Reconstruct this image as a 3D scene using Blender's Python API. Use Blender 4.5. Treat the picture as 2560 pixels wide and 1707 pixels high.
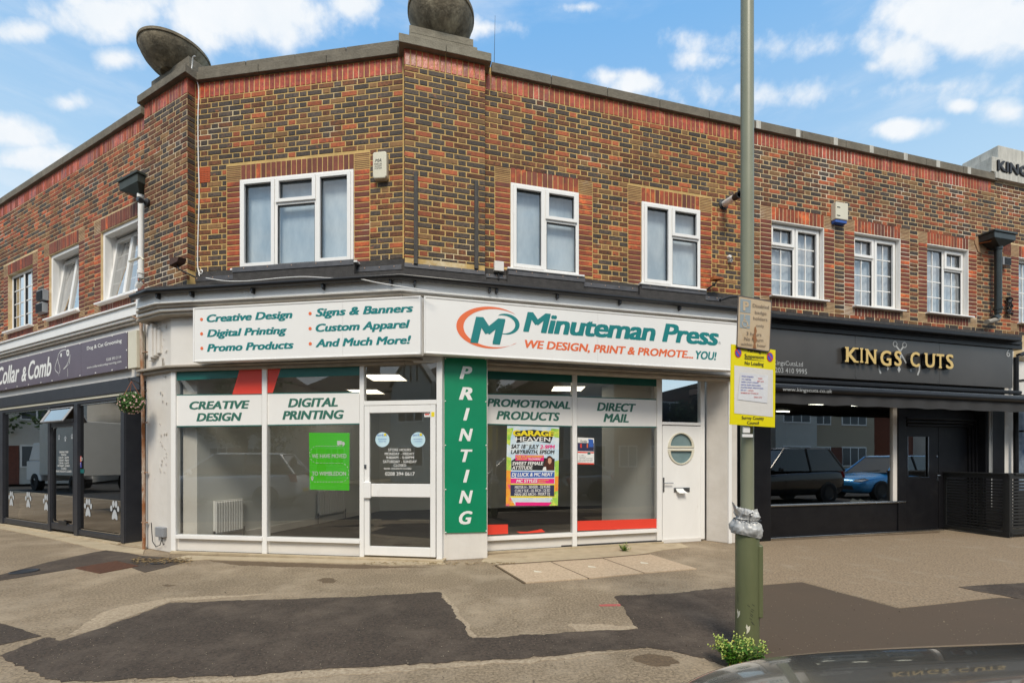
import bpy, bmesh, math, random
from mathutils import Vector, Matrix, noise
random.seed(7)
R = math.radians
# measurements: photo 2560 x 1707, focal length in px, principal column, horizon row, eye height
F, CX, HY, H = 1130.0, 1280.0, 1148.0, 1.35
sc = bpy.context.scene
for o in list(bpy.data.objects): bpy.data.objects.remove(o)
# ---------------------------------------------------------------- camera
cam = bpy.data.cameras.new('camera'); cam_o = bpy.data.objects.new('camera', cam)
sc.collection.objects.link(cam_o); sc.camera = cam_o
cam.sensor_width = 36; cam.lens = 36*F/2560; cam.clip_end = 2000; cam.clip_start = .05
cam.shift_y = (HY-853.5)/2560
cam_o.location = (0, 0, H); cam_o.rotation_euler = (R(90), 0, 0)
# ---------------------------------------------------------------- world
SUN_EL, SUN_AZ = 50, 178      # azimuth clockwise from +Y
w = bpy.data.worlds.new('World'); sc.world = w; w.use_nodes = True
nt = w.node_tree; N = nt.nodes; Lk = nt.links; N.clear()
def nn(t, **k):
    n = N.new(t)
    for a, b in k.items(): setattr(n, a, b)
    return n
def wm(op, a, b=None, c=None, clamp=False):
    n = nn('ShaderNodeMath', operation=op, use_clamp=clamp)
    for i, v in enumerate((a, b, c)):
        if v is None: continue
        if isinstance(v, (int, float)): n.inputs[i].default_value = v
        else: Lk.new(v, n.inputs[i])
    return n.outputs[0]
out = nn('ShaderNodeOutputWorld'); bg = nn('ShaderNodeBackground'); bg.inputs[1].default_value = 0.092
sky = nn('ShaderNodeTexSky', sky_type='NISHITA', sun_disc=False, sun_elevation=R(SUN_EL), sun_rotation=R(SUN_AZ))
sky.air_density = 1.2; sky.dust_density = 1.0; sky.ozone_density = 2.0
tc = nn('ShaderNodeTexCoord'); sp = nn('ShaderNodeSeparateXYZ'); Lk.new(tc.outputs['Generated'], sp.inputs[0])
az = wm('ARCTAN2', sp.outputs[0], sp.outputs[1]); el = wm('ARCSINE', sp.outputs[2])
# domain-warped direction for ragged cloud edges
n1 = nn('ShaderNodeTexNoise'); n1.inputs['Scale'].default_value = 8; n1.inputs['Detail'].default_value = 9; n1.inputs['Roughness'].default_value = .62
Lk.new(tc.outputs['Generated'], n1.inputs['Vector'])
n2 = nn('ShaderNodeTexNoise'); n2.inputs['Scale'].default_value = 22; n2.inputs['Detail'].default_value = 6
mp = nn('ShaderNodeMapping'); mp.inputs['Scale'].default_value = (1, 1, 4.5); mp.inputs['Rotation'].default_value = (0, R(-7), 0)
Lk.new(tc.outputs['Generated'], mp.inputs[0]); 
n3 = nn('ShaderNodeTexNoise'); n3.inputs['Scale'].default_value = 2.6; n3.inputs['Detail'].default_value = 8; n3.inputs['Roughness'].default_value = .6
Lk.new(mp.outputs[0], n3.inputs['Vector']); Lk.new(tc.outputs['Generated'], n2.inputs['Vector'])
CLOUDS = [  # centre px, radius px, weight
 (640, 30, 215, 115, 1.1), (590, -40, 260, 90, 1.0), (255, 35, 150, 62, .95), (60, 78, 80, 34, .85), (190, 5, 60, 40, .7),
 (900, 8, 85, 50, .9), (45, 335, 95, 52, .95), (60, 395, 120, 40, .9), (175, 255, 50, 26, .6), (300, 150, 60, 24, .55),
 (2420, 50, 260, 95, 1.15), (2250, 135, 120, 70, 1.0), (2560, 90, 160, 60, 1.0), (2180, 165, 55, 30, .7), (2450, 110, 190, 60, .9),
 (1590, 203, 60, 30, .85), (1530, 190, 60, 20, .5), (2245, 322, 95, 26, .85), (2405, 265, 38, 20, .75), (2510, 278, 62, 34, .85),
 (1450, 18, 60, 14, .45), (1200, 70, 90, 16, .35), (1900, 118, 190, 34, .42), (1790, 150, 120, 22, .4), (1950, 235, 260, 40, .42), (2350, 215, 200, 36, .4)]
acc = None
for (px, py, rx, ry, wt) in CLOUDS:
    dv = lambda x, y: Vector(((x-CX)/F, 1, (HY-y)/F)).normalized()
    d0 = dv(px, py); r_ = dv(px+rx, py)-d0; u_ = dv(px, py-ry)-d0; M3 = Matrix((r_, u_, d0)).transposed().inverted()
    dif = nn('ShaderNodeVectorMath', operation='SUBTRACT'); Lk.new(tc.outputs['Generated'], dif.inputs[0]); dif.inputs[1].default_value = d0
    qs = []
    for row in range(2):
        dt = nn('ShaderNodeVectorMath', operation='DOT_PRODUCT'); Lk.new(dif.outputs[0], dt.inputs[0]); dt.inputs[1].default_value = M3[row]; qs.append(dt.outputs['Value'])
    ln = nn('ShaderNodeVectorMath', operation='LENGTH'); Lk.new(dif.outputs[0], ln.inputs[0])
    q = wm('SQRT', wm('ADD', wm('ADD', wm('MULTIPLY', qs[0], qs[0]), wm('MULTIPLY', qs[1], qs[1])), wm('MULTIPLY', wm('POWER', ln.outputs['Value'], 4), 8)))
    v = wm('MULTIPLY', wm('SUBTRACT', 1.25, q), wt)
    acc = v if acc is None else wm('MAXIMUM', acc, v)
ragged = wm('MULTIPLY', wm('SUBTRACT', n1.outputs[0], .5), 2.6)
ragged = wm('ADD', ragged, wm('MULTIPLY', wm('SUBTRACT', n2.outputs[0], .5), 1.5))
shape = wm('ADD', acc, ragged)
m1 = nn('ShaderNodeMapRange', interpolation_type='SMOOTHSTEP'); m1.inputs[1].default_value = -.16; m1.inputs[2].default_value = .80; Lk.new(shape, m1.inputs[0])
# clouds of the rest of the sky (behind and above the camera)
far_sky = nn('ShaderNodeMapRange', interpolation_type='SMOOTHSTEP'); far_sky.inputs[1].default_value = .36; far_sky.inputs[2].default_value = .62
Lk.new(n3.outputs[0], far_sky.inputs[0])
back = nn('ShaderNodeMapRange'); back.inputs[1].default_value = .35; back.inputs[2].default_value = -.1; Lk.new(sp.outputs[1], back.inputs[0])
wisp = nn('ShaderNodeMapRange', interpolation_type='SMOOTHSTEP'); wisp.inputs[1].default_value = .46; wisp.inputs[2].default_value = .78; wisp.inputs[4].default_value = .5
Lk.new(n3.outputs[0], wisp.inputs[0])
rest = wm('MULTIPLY', far_sky.outputs[0], back.outputs[0])
mask = wm('MAXIMUM', wm('MAXIMUM', m1.outputs[0], rest), wisp.outputs[0])
# low haze whitening towards the horizon
hz = nn('ShaderNodeMapRange', interpolation_type='SMOOTHSTEP'); hz.inputs[1].default_value = .62; hz.inputs[2].default_value = .0; hz.inputs[3].default_value = 0; hz.inputs[4].default_value = .62
Lk.new(el, hz.inputs[0])
hs = nn('ShaderNodeHueSaturation'); hs.inputs['Saturation'].default_value = 1.12; hs.inputs['Value'].default_value = 1.55; Lk.new(sky.outputs[0], hs.inputs['Color'])
gr = nn('ShaderNodeMapRange', interpolation_type='SMOOTHSTEP'); gr.inputs[1].default_value = .25; gr.inputs[2].default_value = .92; Lk.new(el, gr.inputs[0])
gc = nn('ShaderNodeMixRGB'); Lk.new(gr.outputs[0], gc.inputs[0]); gc.inputs[1].default_value = (3.6, 5.1, 6.3, 1); gc.inputs[2].default_value = (1.15, 3.2, 6.1, 1)
gm = nn('ShaderNodeMixRGB'); gm.inputs[0].default_value = .85; Lk.new(hs.outputs[0], gm.inputs[1]); Lk.new(gc.outputs[0], gm.inputs[2])
mixh = nn('ShaderNodeMixRGB'); Lk.new(hz.outputs[0], mixh.inputs[0]); Lk.new(gm.outputs[0], mixh.inputs[1]); mixh.inputs[2].default_value = (4.6, 5.9, 6.7, 1)
shade = nn('ShaderNodeMapRange'); shade.inputs[1].default_value = .35; shade.inputs[2].default_value = 1.15; Lk.new(shape, shade.inputs[0])
cc = nn('ShaderNodeMixRGB'); Lk.new(n1.outputs[0], cc.inputs[0]); cc.inputs[1].default_value = (5.0, 5.7, 6.4, 1); cc.inputs[2].default_value = (7.4, 7.3, 7.2, 1)
mixc = nn('ShaderNodeMixRGB'); Lk.new(mask, mixc.inputs[0]); Lk.new(mixh.outputs[0], mixc.inputs[1]); Lk.new(cc.outputs[0], mixc.inputs[2])
Lk.new(mixc.outputs[0], bg.inputs[0]); Lk.new(bg.outputs[0], out.inputs[0])
# ---------------------------------------------------------------- sun (hazy)
sl = bpy.data.lights.new('sun', 'SUN'); sl.energy = 1.95; sl.angle = R(20); sl.color = (1, .91, .76)
so = bpy.data.objects.new('sun', sl); sc.collection.objects.link(so)
sd = Vector((math.sin(R(SUN_AZ))*math.cos(R(SUN_EL)), math.cos(R(SUN_AZ))*math.cos(R(SUN_EL)), math.sin(R(SUN_EL))))
so.rotation_euler = sd.to_track_quat('Z', 'Y').to_euler(); so.location = sd*60
vs = sc.view_settings; sc.display_settings.display_device = 'sRGB'; vs.view_transform = 'Standard'; vs.look = 'None'; vs.exposure = 0.66; vs.gamma = 1; vs.use_curve_mapping = False
sc.cycles.use_denoising = True; sc.cycles.max_bounces = 8; sc.cycles.transparent_max_bounces = 12; sc.cycles.glossy_bounces = 4; sc.cycles.caustics_reflective = False; sc.cycles.caustics_refractive = False; sc.cycles.sample_clamp_indirect = 6

# ================================================================ helpers
class Plane:
    """a vertical plane through (x, y) whose horizontal direction is turned ang degrees towards +Y"""
    def __init__(s, x, y, ang):
        s.o = Vector((x, y, 0)); a = R(ang); s.ang = a
        s.d = Vector((math.cos(a), math.sin(a), 0)); s.n = Vector((math.sin(a), -math.cos(a), 0))
    def shifted(s, off):
        p = Plane(0, 0, 0); p.o = s.o+s.n*off; p.d = s.d; p.n = s.n; p.ang = s.ang; return p
    def s(s_, px, off=0):
        r = (px-CX)/F; p = s_.o+s_.n*off
        return (r*p.y-p.x)/(s_.d.x-r*s_.d.y)
    def z(s_, px, py, off=0):
        t = s_.s(px, off); p = s_.o+s_.n*off+s_.d*t
        return H+(HY-py)/F*p.y
    def w(s_, s, y, z): return s_.o+s_.d*s-s_.n*y+Vector((0, 0, z))
    def px(s_, s, off=0):
        p = s_.o+s_.n*off+s_.d*s; return CX+F*p.x/p.y
WP = Plane(0, 0, 0)
def G(px, py, z=0):
    k = (H-z)/(py-HY); return Vector(((px-CX)*k, F*k, z))
mats = {}
class MB:
    def __init__(s, pl=WP): s.v = []; s.f = []; s.m = []; s.pl = pl; s.cuts = []
    def add(s, vs_, fs, m=0, pl=None):
        pl = pl or s.pl; b = len(s.v)
        s.v += [pl.w(*p) for p in vs_]; s.f += [tuple(i+b for i in f) for f in fs]; s.m += [m]*len(fs); return s
    def raw(s, vs_, fs, m=0):
        b = len(s.v); s.v += [Vector(p) for p in vs_]; s.f += [tuple(i+b for i in f) for f in fs]; s.m += [m]*len(fs); return s
    def box(s, a0, a1, y0, y1, z0, z1, m=0, pl=None):
        if a0 > a1: a0, a1 = a1, a0
        if y0 > y1: y0, y1 = y1, y0
        if z0 > z1: z0, z1 = z1, z0
        return s.add([(a0, y0, z0), (a1, y0, z0), (a1, y1, z0), (a0, y1, z0), (a0, y0, z1), (a1, y0, z1), (a1, y1, z1), (a0, y1, z1)],
              [(0, 1, 5, 4), (1, 2, 6, 5), (2, 3, 7, 6), (3, 0, 4, 7), (4, 5, 6, 7), (3, 2, 1, 0)], m, pl)
    def slant(s, q, y0, y1, m=0, pl=None):
        """prism from a polygon in (s, z), from y0 to y1 deep"""
        n = len(q); ar = sum(q[i][0]*q[(i+1) % n][1]-q[(i+1) % n][0]*q[i][1] for i in range(n))
        if ar < 0: q = q[::-1]
        return s.add([(a, y0, z) for a, z in q]+[(a, y1, z) for a, z in q], [tuple(range(n)), tuple(range(2*n-1, n-1, -1))]+[(j, i, i+n, j+n) for i, j in ((i, (i+1) % n) for i in range(n))], m, pl)
    def prismz(s, q, z0, z1, m=0):
        """prism from a ground polygon of world (x, y)"""
        n = len(q); ar = sum(q[i][0]*q[(i+1) % n][1]-q[(i+1) % n][0]*q[i][1] for i in range(n))
        if ar < 0: q = q[::-1]
        return s.raw([(p[0], p[1], z0) for p in q]+[(p[0], p[1], z1) for p in q], [tuple(range(n-1, -1, -1)), tuple(range(n, 2*n))]+[(i, j, j+n, i+n) for i, j in ((i, (i+1) % n) for i in range(n))], m)
    def tube(s, pts, r, n=8, m=0, r1=None, pl=None, cap=True):
        pl = pl or s.pl; P = [pl.w(*p) for p in pts]; b = len(s.v); k = len(P)
        for i, p in enumerate(P):
            t = (P[min(i+1, k-1)]-P[max(i-1, 0)]).normalized(); u = t.cross(Vector((0, 0, 1)))
            if u.length < .05: u = t.cross(Vector((1, 0, 0)))
            u.normalize(); v = t.cross(u); rr = r if r1 is None else r+(r1-r)*i/(k-1)
            s.v += [p+(u*math.cos(2*math.pi*j/n)+v*math.sin(2*math.pi*j/n))*rr for j in range(n)]
        for i in range(k-1):
            for j in range(n):
                s.f.append((b+i*n+j, b+i*n+(j+1) % n, b+(i+1)*n+(j+1) % n, b+(i+1)*n+j)); s.m.append(m)
        if cap: s.f += [tuple(b+j for j in range(n-1, -1, -1)), tuple(b+(k-1)*n+j for j in range(n))]; s.m += [m, m]
        return s
    def lathe(s, c, prof, n=24, m=0, axis=(0, 0, 1)):
        """prof: (radius, height) pairs turned about axis through c (world)"""
        ax = Vector(axis).normalized(); u = ax.orthogonal().normalized(); v = ax.cross(u); b = len(s.v); c = Vector(c)
        for (r, h) in prof: s.v += [c+ax*h+(u*math.cos(2*math.pi*j/n)+v*math.sin(2*math.pi*j/n))*max(r, 1e-4) for j in range(n)]
        for i in range(len(prof)-1):
            for j in range(n): s.f.append((b+i*n+j, b+i*n+(j+1) % n, b+(i+1)*n+(j+1) % n, b+(i+1)*n+j)); s.m.append(m)
        return s
def mesh(mb, ms, org=Vector((0, 0, 0)), smooth=False, name='mesh'):
    me = bpy.data.meshes.new(name); me.from_pydata([v-org for v in mb.v], [], mb.f)
    for m in (ms if isinstance(ms, (list, tuple)) else [ms]): me.materials.append(m)
    if any(mb.m): me.polygons.foreach_set('material_index', mb.m)
    if smooth: me.polygons.foreach_set('use_smooth', [True]*len(me.polygons))
    me.update(); return me
def fix_normals(me):
    b = bmesh.new(); b.from_mesh(me); bmesh.ops.recalc_face_normals(b, faces=b.faces); b.to_mesh(me); b.free()
ROOT_ORG = {}
def tag(o, label=None, cat=None, group=None, kind=None):
    if label: o['label'] = label
    if cat: o['category'] = cat
    if group: o['group'] = group
    if kind: o['kind'] = kind
    return o
def thing(name, label, cat, loc, group=None):
    o = bpy.data.objects.new(name, None); o.empty_display_size = .1; o.location = loc; sc.collection.objects.link(o)
    ROOT_ORG[o] = Vector(loc); return tag(o, label, cat, group)
def split_cuts(mb):
    out_ = []; cuts = sorted(mb.cuts); last = 0
    for (v0, v1, f0, f1) in cuts:
        q = MB(mb.pl); q.v = mb.v[v0:v1]; q.f = [tuple(i-v0 for i in f) for f in mb.f[f0:f1]]; q.m = mb.m[f0:f1]; out_.append(q)
    used = set(); 
    for c in cuts: used |= set(range(c[2], c[3]))
    rest = [i for i in range(len(mb.f)) if i not in used]
    if rest:
        ids = {}; q = MB(mb.pl)
        for i in rest:
            g_ = []
            for j in mb.f[i]:
                if j not in ids: ids[j] = len(q.v); q.v.append(mb.v[j])
                g_.append(ids[j])
            q.f.append(tuple(g_)); q.m.append(mb.m[i])
        out_.append(q)
    return out_
def part(name, mb, ms, parent, bevel=0, smooth=False, kind=None, label=None):
    if len(getattr(mb, 'cuts', ())) > 0:
        L_ = split_cuts(mb)
        if len(L_) > 1:
            for q in L_: r_ = part(name, q, ms, parent, bevel, smooth, kind, label)
            return r_
    org = ROOT_ORG[parent]; me = mesh(mb, ms, org, smooth, name); o = bpy.data.objects.new(name, me); o.parent = parent
    ROOT_ORG[o] = org; sc.collection.objects.link(o); fix_normals(me)
    if bevel:
        b = o.modifiers.new('bevel', 'BEVEL'); b.width = bevel; b.segments = 2; b.limit_method = 'ANGLE'; b.angle_limit = R(40)
    if smooth:
        try: me.set_sharp_from_angle(angle=R(38))
        except Exception: pass
    return tag(o, label=label, kind=kind)
def single(name, mb, ms, label=None, cat=None, group=None, kind=None, bevel=0, smooth=False, org=None):
    if org is None:
        xs = [v.x for v in mb.v]; ys = [v.y for v in mb.v]; zs = [v.z for v in mb.v]
        org = Vector(((min(xs)+max(xs))/2, (min(ys)+max(ys))/2, min(zs)))
    if len(getattr(mb, 'cuts', ())) > 1:
        t_ = thing(name, label, cat, org, group)
        for q in split_cuts(mb): part('lettering', q, ms, t_)
        return t_
    me = mesh(mb, ms, org, smooth, name); fix_normals(me); o = bpy.data.objects.new(name, me); o.location = org; ROOT_ORG[o] = org; sc.collection.objects.link(o)
    if bevel:
        b = o.modifiers.new('bevel', 'BEVEL'); b.width = bevel; b.segments = 2; b.limit_method = 'ANGLE'; b.angle_limit = R(40)
    if smooth:
        try: me.set_sharp_from_angle(angle=R(38))
        except Exception: pass
    return tag(o, label, cat, group, kind)
def copy_tree(src, loc, rz=None, label=None, group=None):
    r = src.copy(); sc.collection.objects.link(r); r.location = loc; ROOT_ORG[r] = Vector(loc)
    if rz is not None: r.rotation_euler = (0, 0, rz)
    if label: r['label'] = label
    if group: r['group'] = group
    for c in list(src.children):
        a = c.copy(); sc.collection.objects.link(a); a.parent = r
        for d in list(c.children):
            e = d.copy(); sc.collection.objects.link(e); e.parent = a
    return r
# ---------------------------------------------------------------- materials
def pm(name, c1=None, c2=None, scale=3, rough=.6, metal=0, bump=0, bscale=60, spec=.5, c3=None, t3=(.55, .75), s3=1.2, detail=5, vary=0, coat=0, stretch=None, bdist=.01, emit=0, r2=None, drift=0):
    """noise-mottled principled material on world position; c3 is a second layer (stain, peel) over a threshold"""
    if name in mats: return mats[name]
    m = bpy.data.materials.new(name); m.use_nodes = True; t = m.node_tree; n = t.nodes; L = t.links; b = n['Principled BSDF']
    b.inputs['Roughness'].default_value = rough; b.inputs['Metallic'].default_value = metal; b.inputs['Specular IOR Level'].default_value = spec
    b.inputs['Coat Weight'].default_value = coat; b.inputs['Coat Roughness'].default_value = .04
    g = n.new('ShaderNodeNewGeometry'); vec = g.outputs['Position']
    if stretch:
        mpn = n.new('ShaderNodeMapping'); mpn.inputs['Scale'].default_value = stretch; L.new(vec, mpn.inputs[0]); vec2 = mpn.outputs[0]
    else: vec2 = vec
    col = None
    if c2 is not None:
        no = n.new('ShaderNodeTexNoise'); no.inputs['Scale'].default_value = scale; no.inputs['Detail'].default_value = detail; no.inputs['Roughness'].default_value = .65; L.new(vec2, no.inputs['Vector'])
        mr = n.new('ShaderNodeMapRange'); mr.inputs[1].default_value = .32; mr.inputs[2].default_value = .68; L.new(no.outputs[0], mr.inputs[0])
        mx = n.new('ShaderNodeMixRGB'); mx.inputs[1].default_value = (*c1, 1); mx.inputs[2].default_value = (*c2, 1); L.new(mr.outputs[0], mx.inputs[0]); col = mx.outputs[0]
    if c3 is not None:
        no = n.new('ShaderNodeTexNoise'); no.inputs['Scale'].default_value = s3; no.inputs['Detail'].default_value = 9; no.inputs['Roughness'].default_value = .7; L.new(vec2, no.inputs['Vector'])
        mr = n.new('ShaderNodeMapRange'); mr.inputs[1].default_value = t3[0]; mr.inputs[2].default_value = t3[1]; L.new(no.outputs[0], mr.inputs[0])
        mx = n.new('ShaderNodeMixRGB'); L.new(mr.outputs[0], mx.inputs[0])
        if col: L.new(col, mx.inputs[1])
        else: mx.inputs[1].default_value = (*c1, 1)
        mx.inputs[2].default_value = (*c3, 1); col = mx.outputs[0]
        if r2 is not None:
            mq = n.new('ShaderNodeMapRange'); mq.inputs[3].default_value = rough; mq.inputs[4].default_value = r2; L.new(mr.outputs[0], mq.inputs[0]); L.new(mq.outputs[0], b.inputs['Roughness'])
    if vary:
        oi = n.new('ShaderNodeObjectInfo'); ad = n.new('ShaderNodeMath'); ad.operation = 'ADD'; L.new(oi.outputs['Random'], ad.inputs[0]); L.new(g.outputs['Random Per Island'], ad.inputs[1])
        fr = n.new('ShaderNodeMath'); fr.operation = 'FRACT'; L.new(ad.outputs[0], fr.inputs[0])
        mr = n.new('ShaderNodeMapRange'); mr.inputs[3].default_value = 1-vary; mr.inputs[4].default_value = 1+vary; L.new(fr.outputs[0], mr.inputs[0])
        h = n.new('ShaderNodeHueSaturation'); L.new(mr.outputs[0], h.inputs['Value'])
        if col: L.new(col, h.inputs['Color'])
        else: h.inputs['Color'].default_value = (*c1, 1)
        col = h.outputs[0]
    if drift:
        no = n.new('ShaderNodeTexNoise'); no.inputs['Scale'].default_value = .9; no.inputs['Detail'].default_value = 7; no.inputs['Roughness'].default_value = .62; mpd = n.new('ShaderNodeMapping'); mpd.inputs['Scale'].default_value = (1.3, 1.3, .7); L.new(vec, mpd.inputs[0]); L.new(mpd.outputs[0], no.inputs['Vector'])
        mr = n.new('ShaderNodeMapRange'); mr.inputs[1].default_value = .3; mr.inputs[2].default_value = .7; mr.inputs[3].default_value = 1-drift; mr.inputs[4].default_value = 1+drift; L.new(no.outputs[0], mr.inputs[0])
        h = n.new('ShaderNodeHueSaturation'); L.new(mr.outputs[0], h.inputs['Value'])
        if col: L.new(col, h.inputs['Color'])
        else: h.inputs['Color'].default_value = (*c1, 1)
        col = h.outputs[0]
    if col: L.new(col, b.inputs['Base Color'])
    else: b.inputs['Base Color'].default_value = (*c1, 1)
    if bump:
        no = n.new('ShaderNodeTexNoise'); no.inputs['Scale'].default_value = bscale; no.inputs['Detail'].default_value = 6; L.new(vec, no.inputs['Vector'])
        bp = n.new('ShaderNodeBump'); bp.inputs['Strength'].default_value = bump; bp.inputs['Distance'].default_value = bdist; L.new(no.outputs[0], bp.inputs['Height']); L.new(bp.outputs[0], b.inputs['Normal'])
    if emit: b.inputs['Emission Color'].default_value = (*c1, 1); b.inputs['Emission Strength'].default_value = emit
    mats[name] = m; return m
def glass(name, tint=(.9, .93, .92), ior=1.5, rough=.0, gain=1.0, wav=.0):
    if name in mats: return mats[name]
    m = bpy.data.materials.new(name); m.use_nodes = True; t = m.node_tree; n = t.nodes; L = t.links; n.clear()
    o = n.new('ShaderNodeOutputMaterial'); tr = n.new('ShaderNodeBsdfTransparent'); tr.inputs[0].default_value = (*tint, 1)
    gl = n.new('ShaderNodeBsdfGlossy'); gl.inputs['Roughness'].default_value = rough; fr = n.new('ShaderNodeFresnel'); fr.inputs[0].default_value = ior
    gb = n.new('ShaderNodeNewGeometry'); io = n.new('ShaderNodeMapRange'); io.inputs[3].default_value = ior; io.inputs[4].default_value = 1/ior; L.new(gb.outputs['Backfacing'], io.inputs[0]); L.new(io.outputs[0], fr.inputs[0])
    mu = n.new('ShaderNodeMath'); mu.operation = 'MULTIPLY'; mu.use_clamp = True; mu.inputs[1].default_value = gain; L.new(fr.outputs[0], mu.inputs[0])
    mx = n.new('ShaderNodeMixShader'); L.new(mu.outputs[0], mx.inputs[0]); L.new(tr.outputs[0], mx.inputs[1]); L.new(gl.outputs[0], mx.inputs[2]); L.new(mx.outputs[0], o.inputs[0])
    if wav:
        g = n.new('ShaderNodeNewGeometry'); no = n.new('ShaderNodeTexNoise'); no.inputs['Scale'].default_value = 1.3; L.new(g.outputs['Position'], no.inputs['Vector'])
        bp = n.new('ShaderNodeBump'); bp.inputs['Strength'].default_value = wav; bp.inputs['Distance'].default_value = .02; L.new(no.outputs[0], bp.inputs['Height']); L.new(bp.outputs[0], gl.inputs['Normal']); L.new(bp.outputs[0], fr.inputs['Normal'])
    mats[name] = m; return m
M_dark = pm('brick_dark', (.022, .018, .017), (.100, .066, .046), 34, .7, bump=.6, bscale=90, vary=.4, c3=(.24, .085, .038), t3=(.60, .70), s3=8, drift=.28)
M_brown = pm('brick_brown', (.075, .030, .016), (.225, .080, .030), 30, .8, bump=.6, bscale=90, vary=.32, c3=(.040, .034, .034), t3=(.57, .68), s3=13, drift=.28)
M_red = pm('brick_red', (.44, .108, .032), (.25, .060, .026), 24, .75, bump=.5, bscale=90, vary=.3, c3=(.055, .038, .034), t3=(.60, .70), s3=12, drift=.28)
M_tan = pm('brick_tan', (.27, .14, .055), (.17, .09, .036), 28, .8, bump=.5, bscale=90, vary=.25, drift=.28)
M_jamb = pm('brick_rubbed_red', (.42, .075, .022), (.20, .045, .020), 9, .7, bump=.35, bscale=70, vary=.35, c3=(.62, .135, .032), t3=(.52, .62), s3=4)
M_jambd = pm('brick_oxblood', (.13, .032, .019), (.20, .052, .026), 9, .7, bump=.35, bscale=70, vary=.3, c3=(.44, .10, .03), t3=(.62, .70), s3=6)
M_sold = pm('brick_glazed_red', (.52, .088, .030), (.22, .034, .018), 16, .35, bump=.3, bscale=50, vary=.35, c3=(.68, .25, .16), t3=(.58, .70), s3=11)
M_sold2 = pm('brick_soldier_matt', (.42, .082, .032), (.22, .045, .022), 14, .7, bump=.3, bscale=50, vary=.35)
M_mort_y = pm('mortar_yellow', (.66, .45, .17), (.47, .315, .12), 7, .9, bump=.3, bscale=120, c3=(.72, .60, .40), t3=(.57, .66), s3=1.1, drift=.15)
M_mort_c = pm('mortar_cream', (.70, .53, .30), (.50, .37, .21), 7, .9, bump=.3, bscale=120, c3=(.78, .69, .55), t3=(.52, .62), s3=1.1, drift=.15)
M_tile = pm('creasing_tile', (.26, .12, .055), (.17, .075, .04), 20, .8, bump=.3, vary=.2)
M_stone = pm('coping_stone', (.20, .175, .135), (.12, .105, .08), 6, .9, bump=.8, bscale=40, c3=(.26, .235, .18), t3=(.55, .8), s3=3)
M_stone2 = pm('plinth_stone', (.27, .245, .19), (.18, .16, .12), 5, .9, bump=.7, bscale=45, c3=(.12, .105, .08), t3=(.58, .8), s3=4)
M_disc = pm('disc_stone', (.10, .082, .055), (.26, .215, .145), 7, .85, bump=.9, bscale=30, c3=(.46, .40, .28), t3=(.50, .68), s3=2.2, stretch=(1.6, 1.6, .55))
M_kstone = pm('white_stone', (.62, .60, .54), (.40, .39, .35), 5, .85, bump=.5, c3=(.16, .15, .13), t3=(.58, .8), s3=2.5, stretch=(3, 3, .5))
M_upvc = pm('white_upvc', (.87, .86, .84), (.83, .82, .80), 2, .32, c3=(.58, .54, .47), t3=(.62, .84), s3=5, stretch=(2.5, 2.5, .6))
M_paint = pm('white_paint', (.78, .75, .71), (.71, .68, .64), 2, .5, bump=.15, bscale=30, c3=(.45, .40, .34), t3=(.66, .82), s3=2)
M_peel = pm('peeling_paint', (.74, .705, .66), (.68, .645, .60), 3, .6, bump=.5, bscale=9, bdist=.008, c3=(.30, .26, .21), t3=(.645, .66), s3=3.6, stretch=(1.6, 1.6, .55))
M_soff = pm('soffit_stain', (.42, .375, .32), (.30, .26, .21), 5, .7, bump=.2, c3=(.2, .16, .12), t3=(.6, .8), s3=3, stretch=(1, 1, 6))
M_felt = pm('roof_felt', (.045, .042, .042), (.075, .07, .068), 12, .9, bump=.8, bscale=200)
M_lead = pm('lead_flashing', (.12, .12, .13), (.075, .075, .082), 8, .5, metal=.3, bump=.2)
M_black = pm('black_plastic', (.012, .012, .014), (.02, .02, .022), 6, .3)
M_copper = pm('copper_nail', (.6, .38, .26), rough=.4)
M_glass = glass('shop_glass', (.95, .96, .94), 1.52, gain=3.4, wav=.012)
M_glass2 = glass('upper_glass', (.93, .96, .98), 1.52, gain=4.0, wav=.012)
M_glassd = glass('dark_shop_glass', (.5, .48, .43), 1.52, gain=2.9, wav=.012)
M_glassk = glass('barber_glass', (.62, .66, .64), 1.52, gain=6.5, wav=.01)
M_sign = pm('sign_white', (.85, .84, .82), (.82, .805, .785), 1, .35)
M_teal = pm('teal_vinyl', (.0, .20, .205), rough=.45); M_tealw = pm('teal_strip', (.012, .145, .125), (.01, .12, .105), 1, .4); M_tgrn = pm('dark_green_letters', (.035, .155, .115), rough=.5)
M_orange = pm('orange_vinyl', (.80, .155, .045), rough=.45)
M_redv = pm('red_vinyl', (.80, .062, .035), (.74, .055, .032), 1, .4)
M_green = pm('green_panel', (.0, .25, .115), (.0, .22, .10), 2, .4)
M_lime = pm('lime_poster', (.10, .72, .02), (.085, .66, .02), 2, .45)
M_white = pm('white_print', (.82, .82, .80), rough=.5); M_ink = pm('black_print', (.02, .02, .022), rough=.5)
M_grey = pm('grey_plastic', (.27, .28, .30), rough=.5); M_lens = pm('grey_print', (.42, .43, .43), rough=.5)
M_cream = pm('cream_plastic', (.70, .665, .54), (.64, .6, .48), 3, .5)
M_dbl = pm('dog_black_frame', (.022, .024, .032), (.032, .034, .042), 5, .45, bump=.1)
M_kbl = pm('barber_black', (.006, .006, .008), (.011, .011, .013), 5, .38, bump=.08, bscale=20, spec=.3, c3=(.028, .026, .024), t3=(.6, .85), s3=2.5)
M_ksign = pm('barber_sign_panel', (.088, .082, .078), (.070, .066, .063), 1, .26, metal=.3)
M_dsign = pm('groomer_banner', (.135, .108, .142), (.115, .092, .122), 1.5, .45)
M_gold = pm('gold_letters', (.66, .47, .17), rough=.35)
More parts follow.
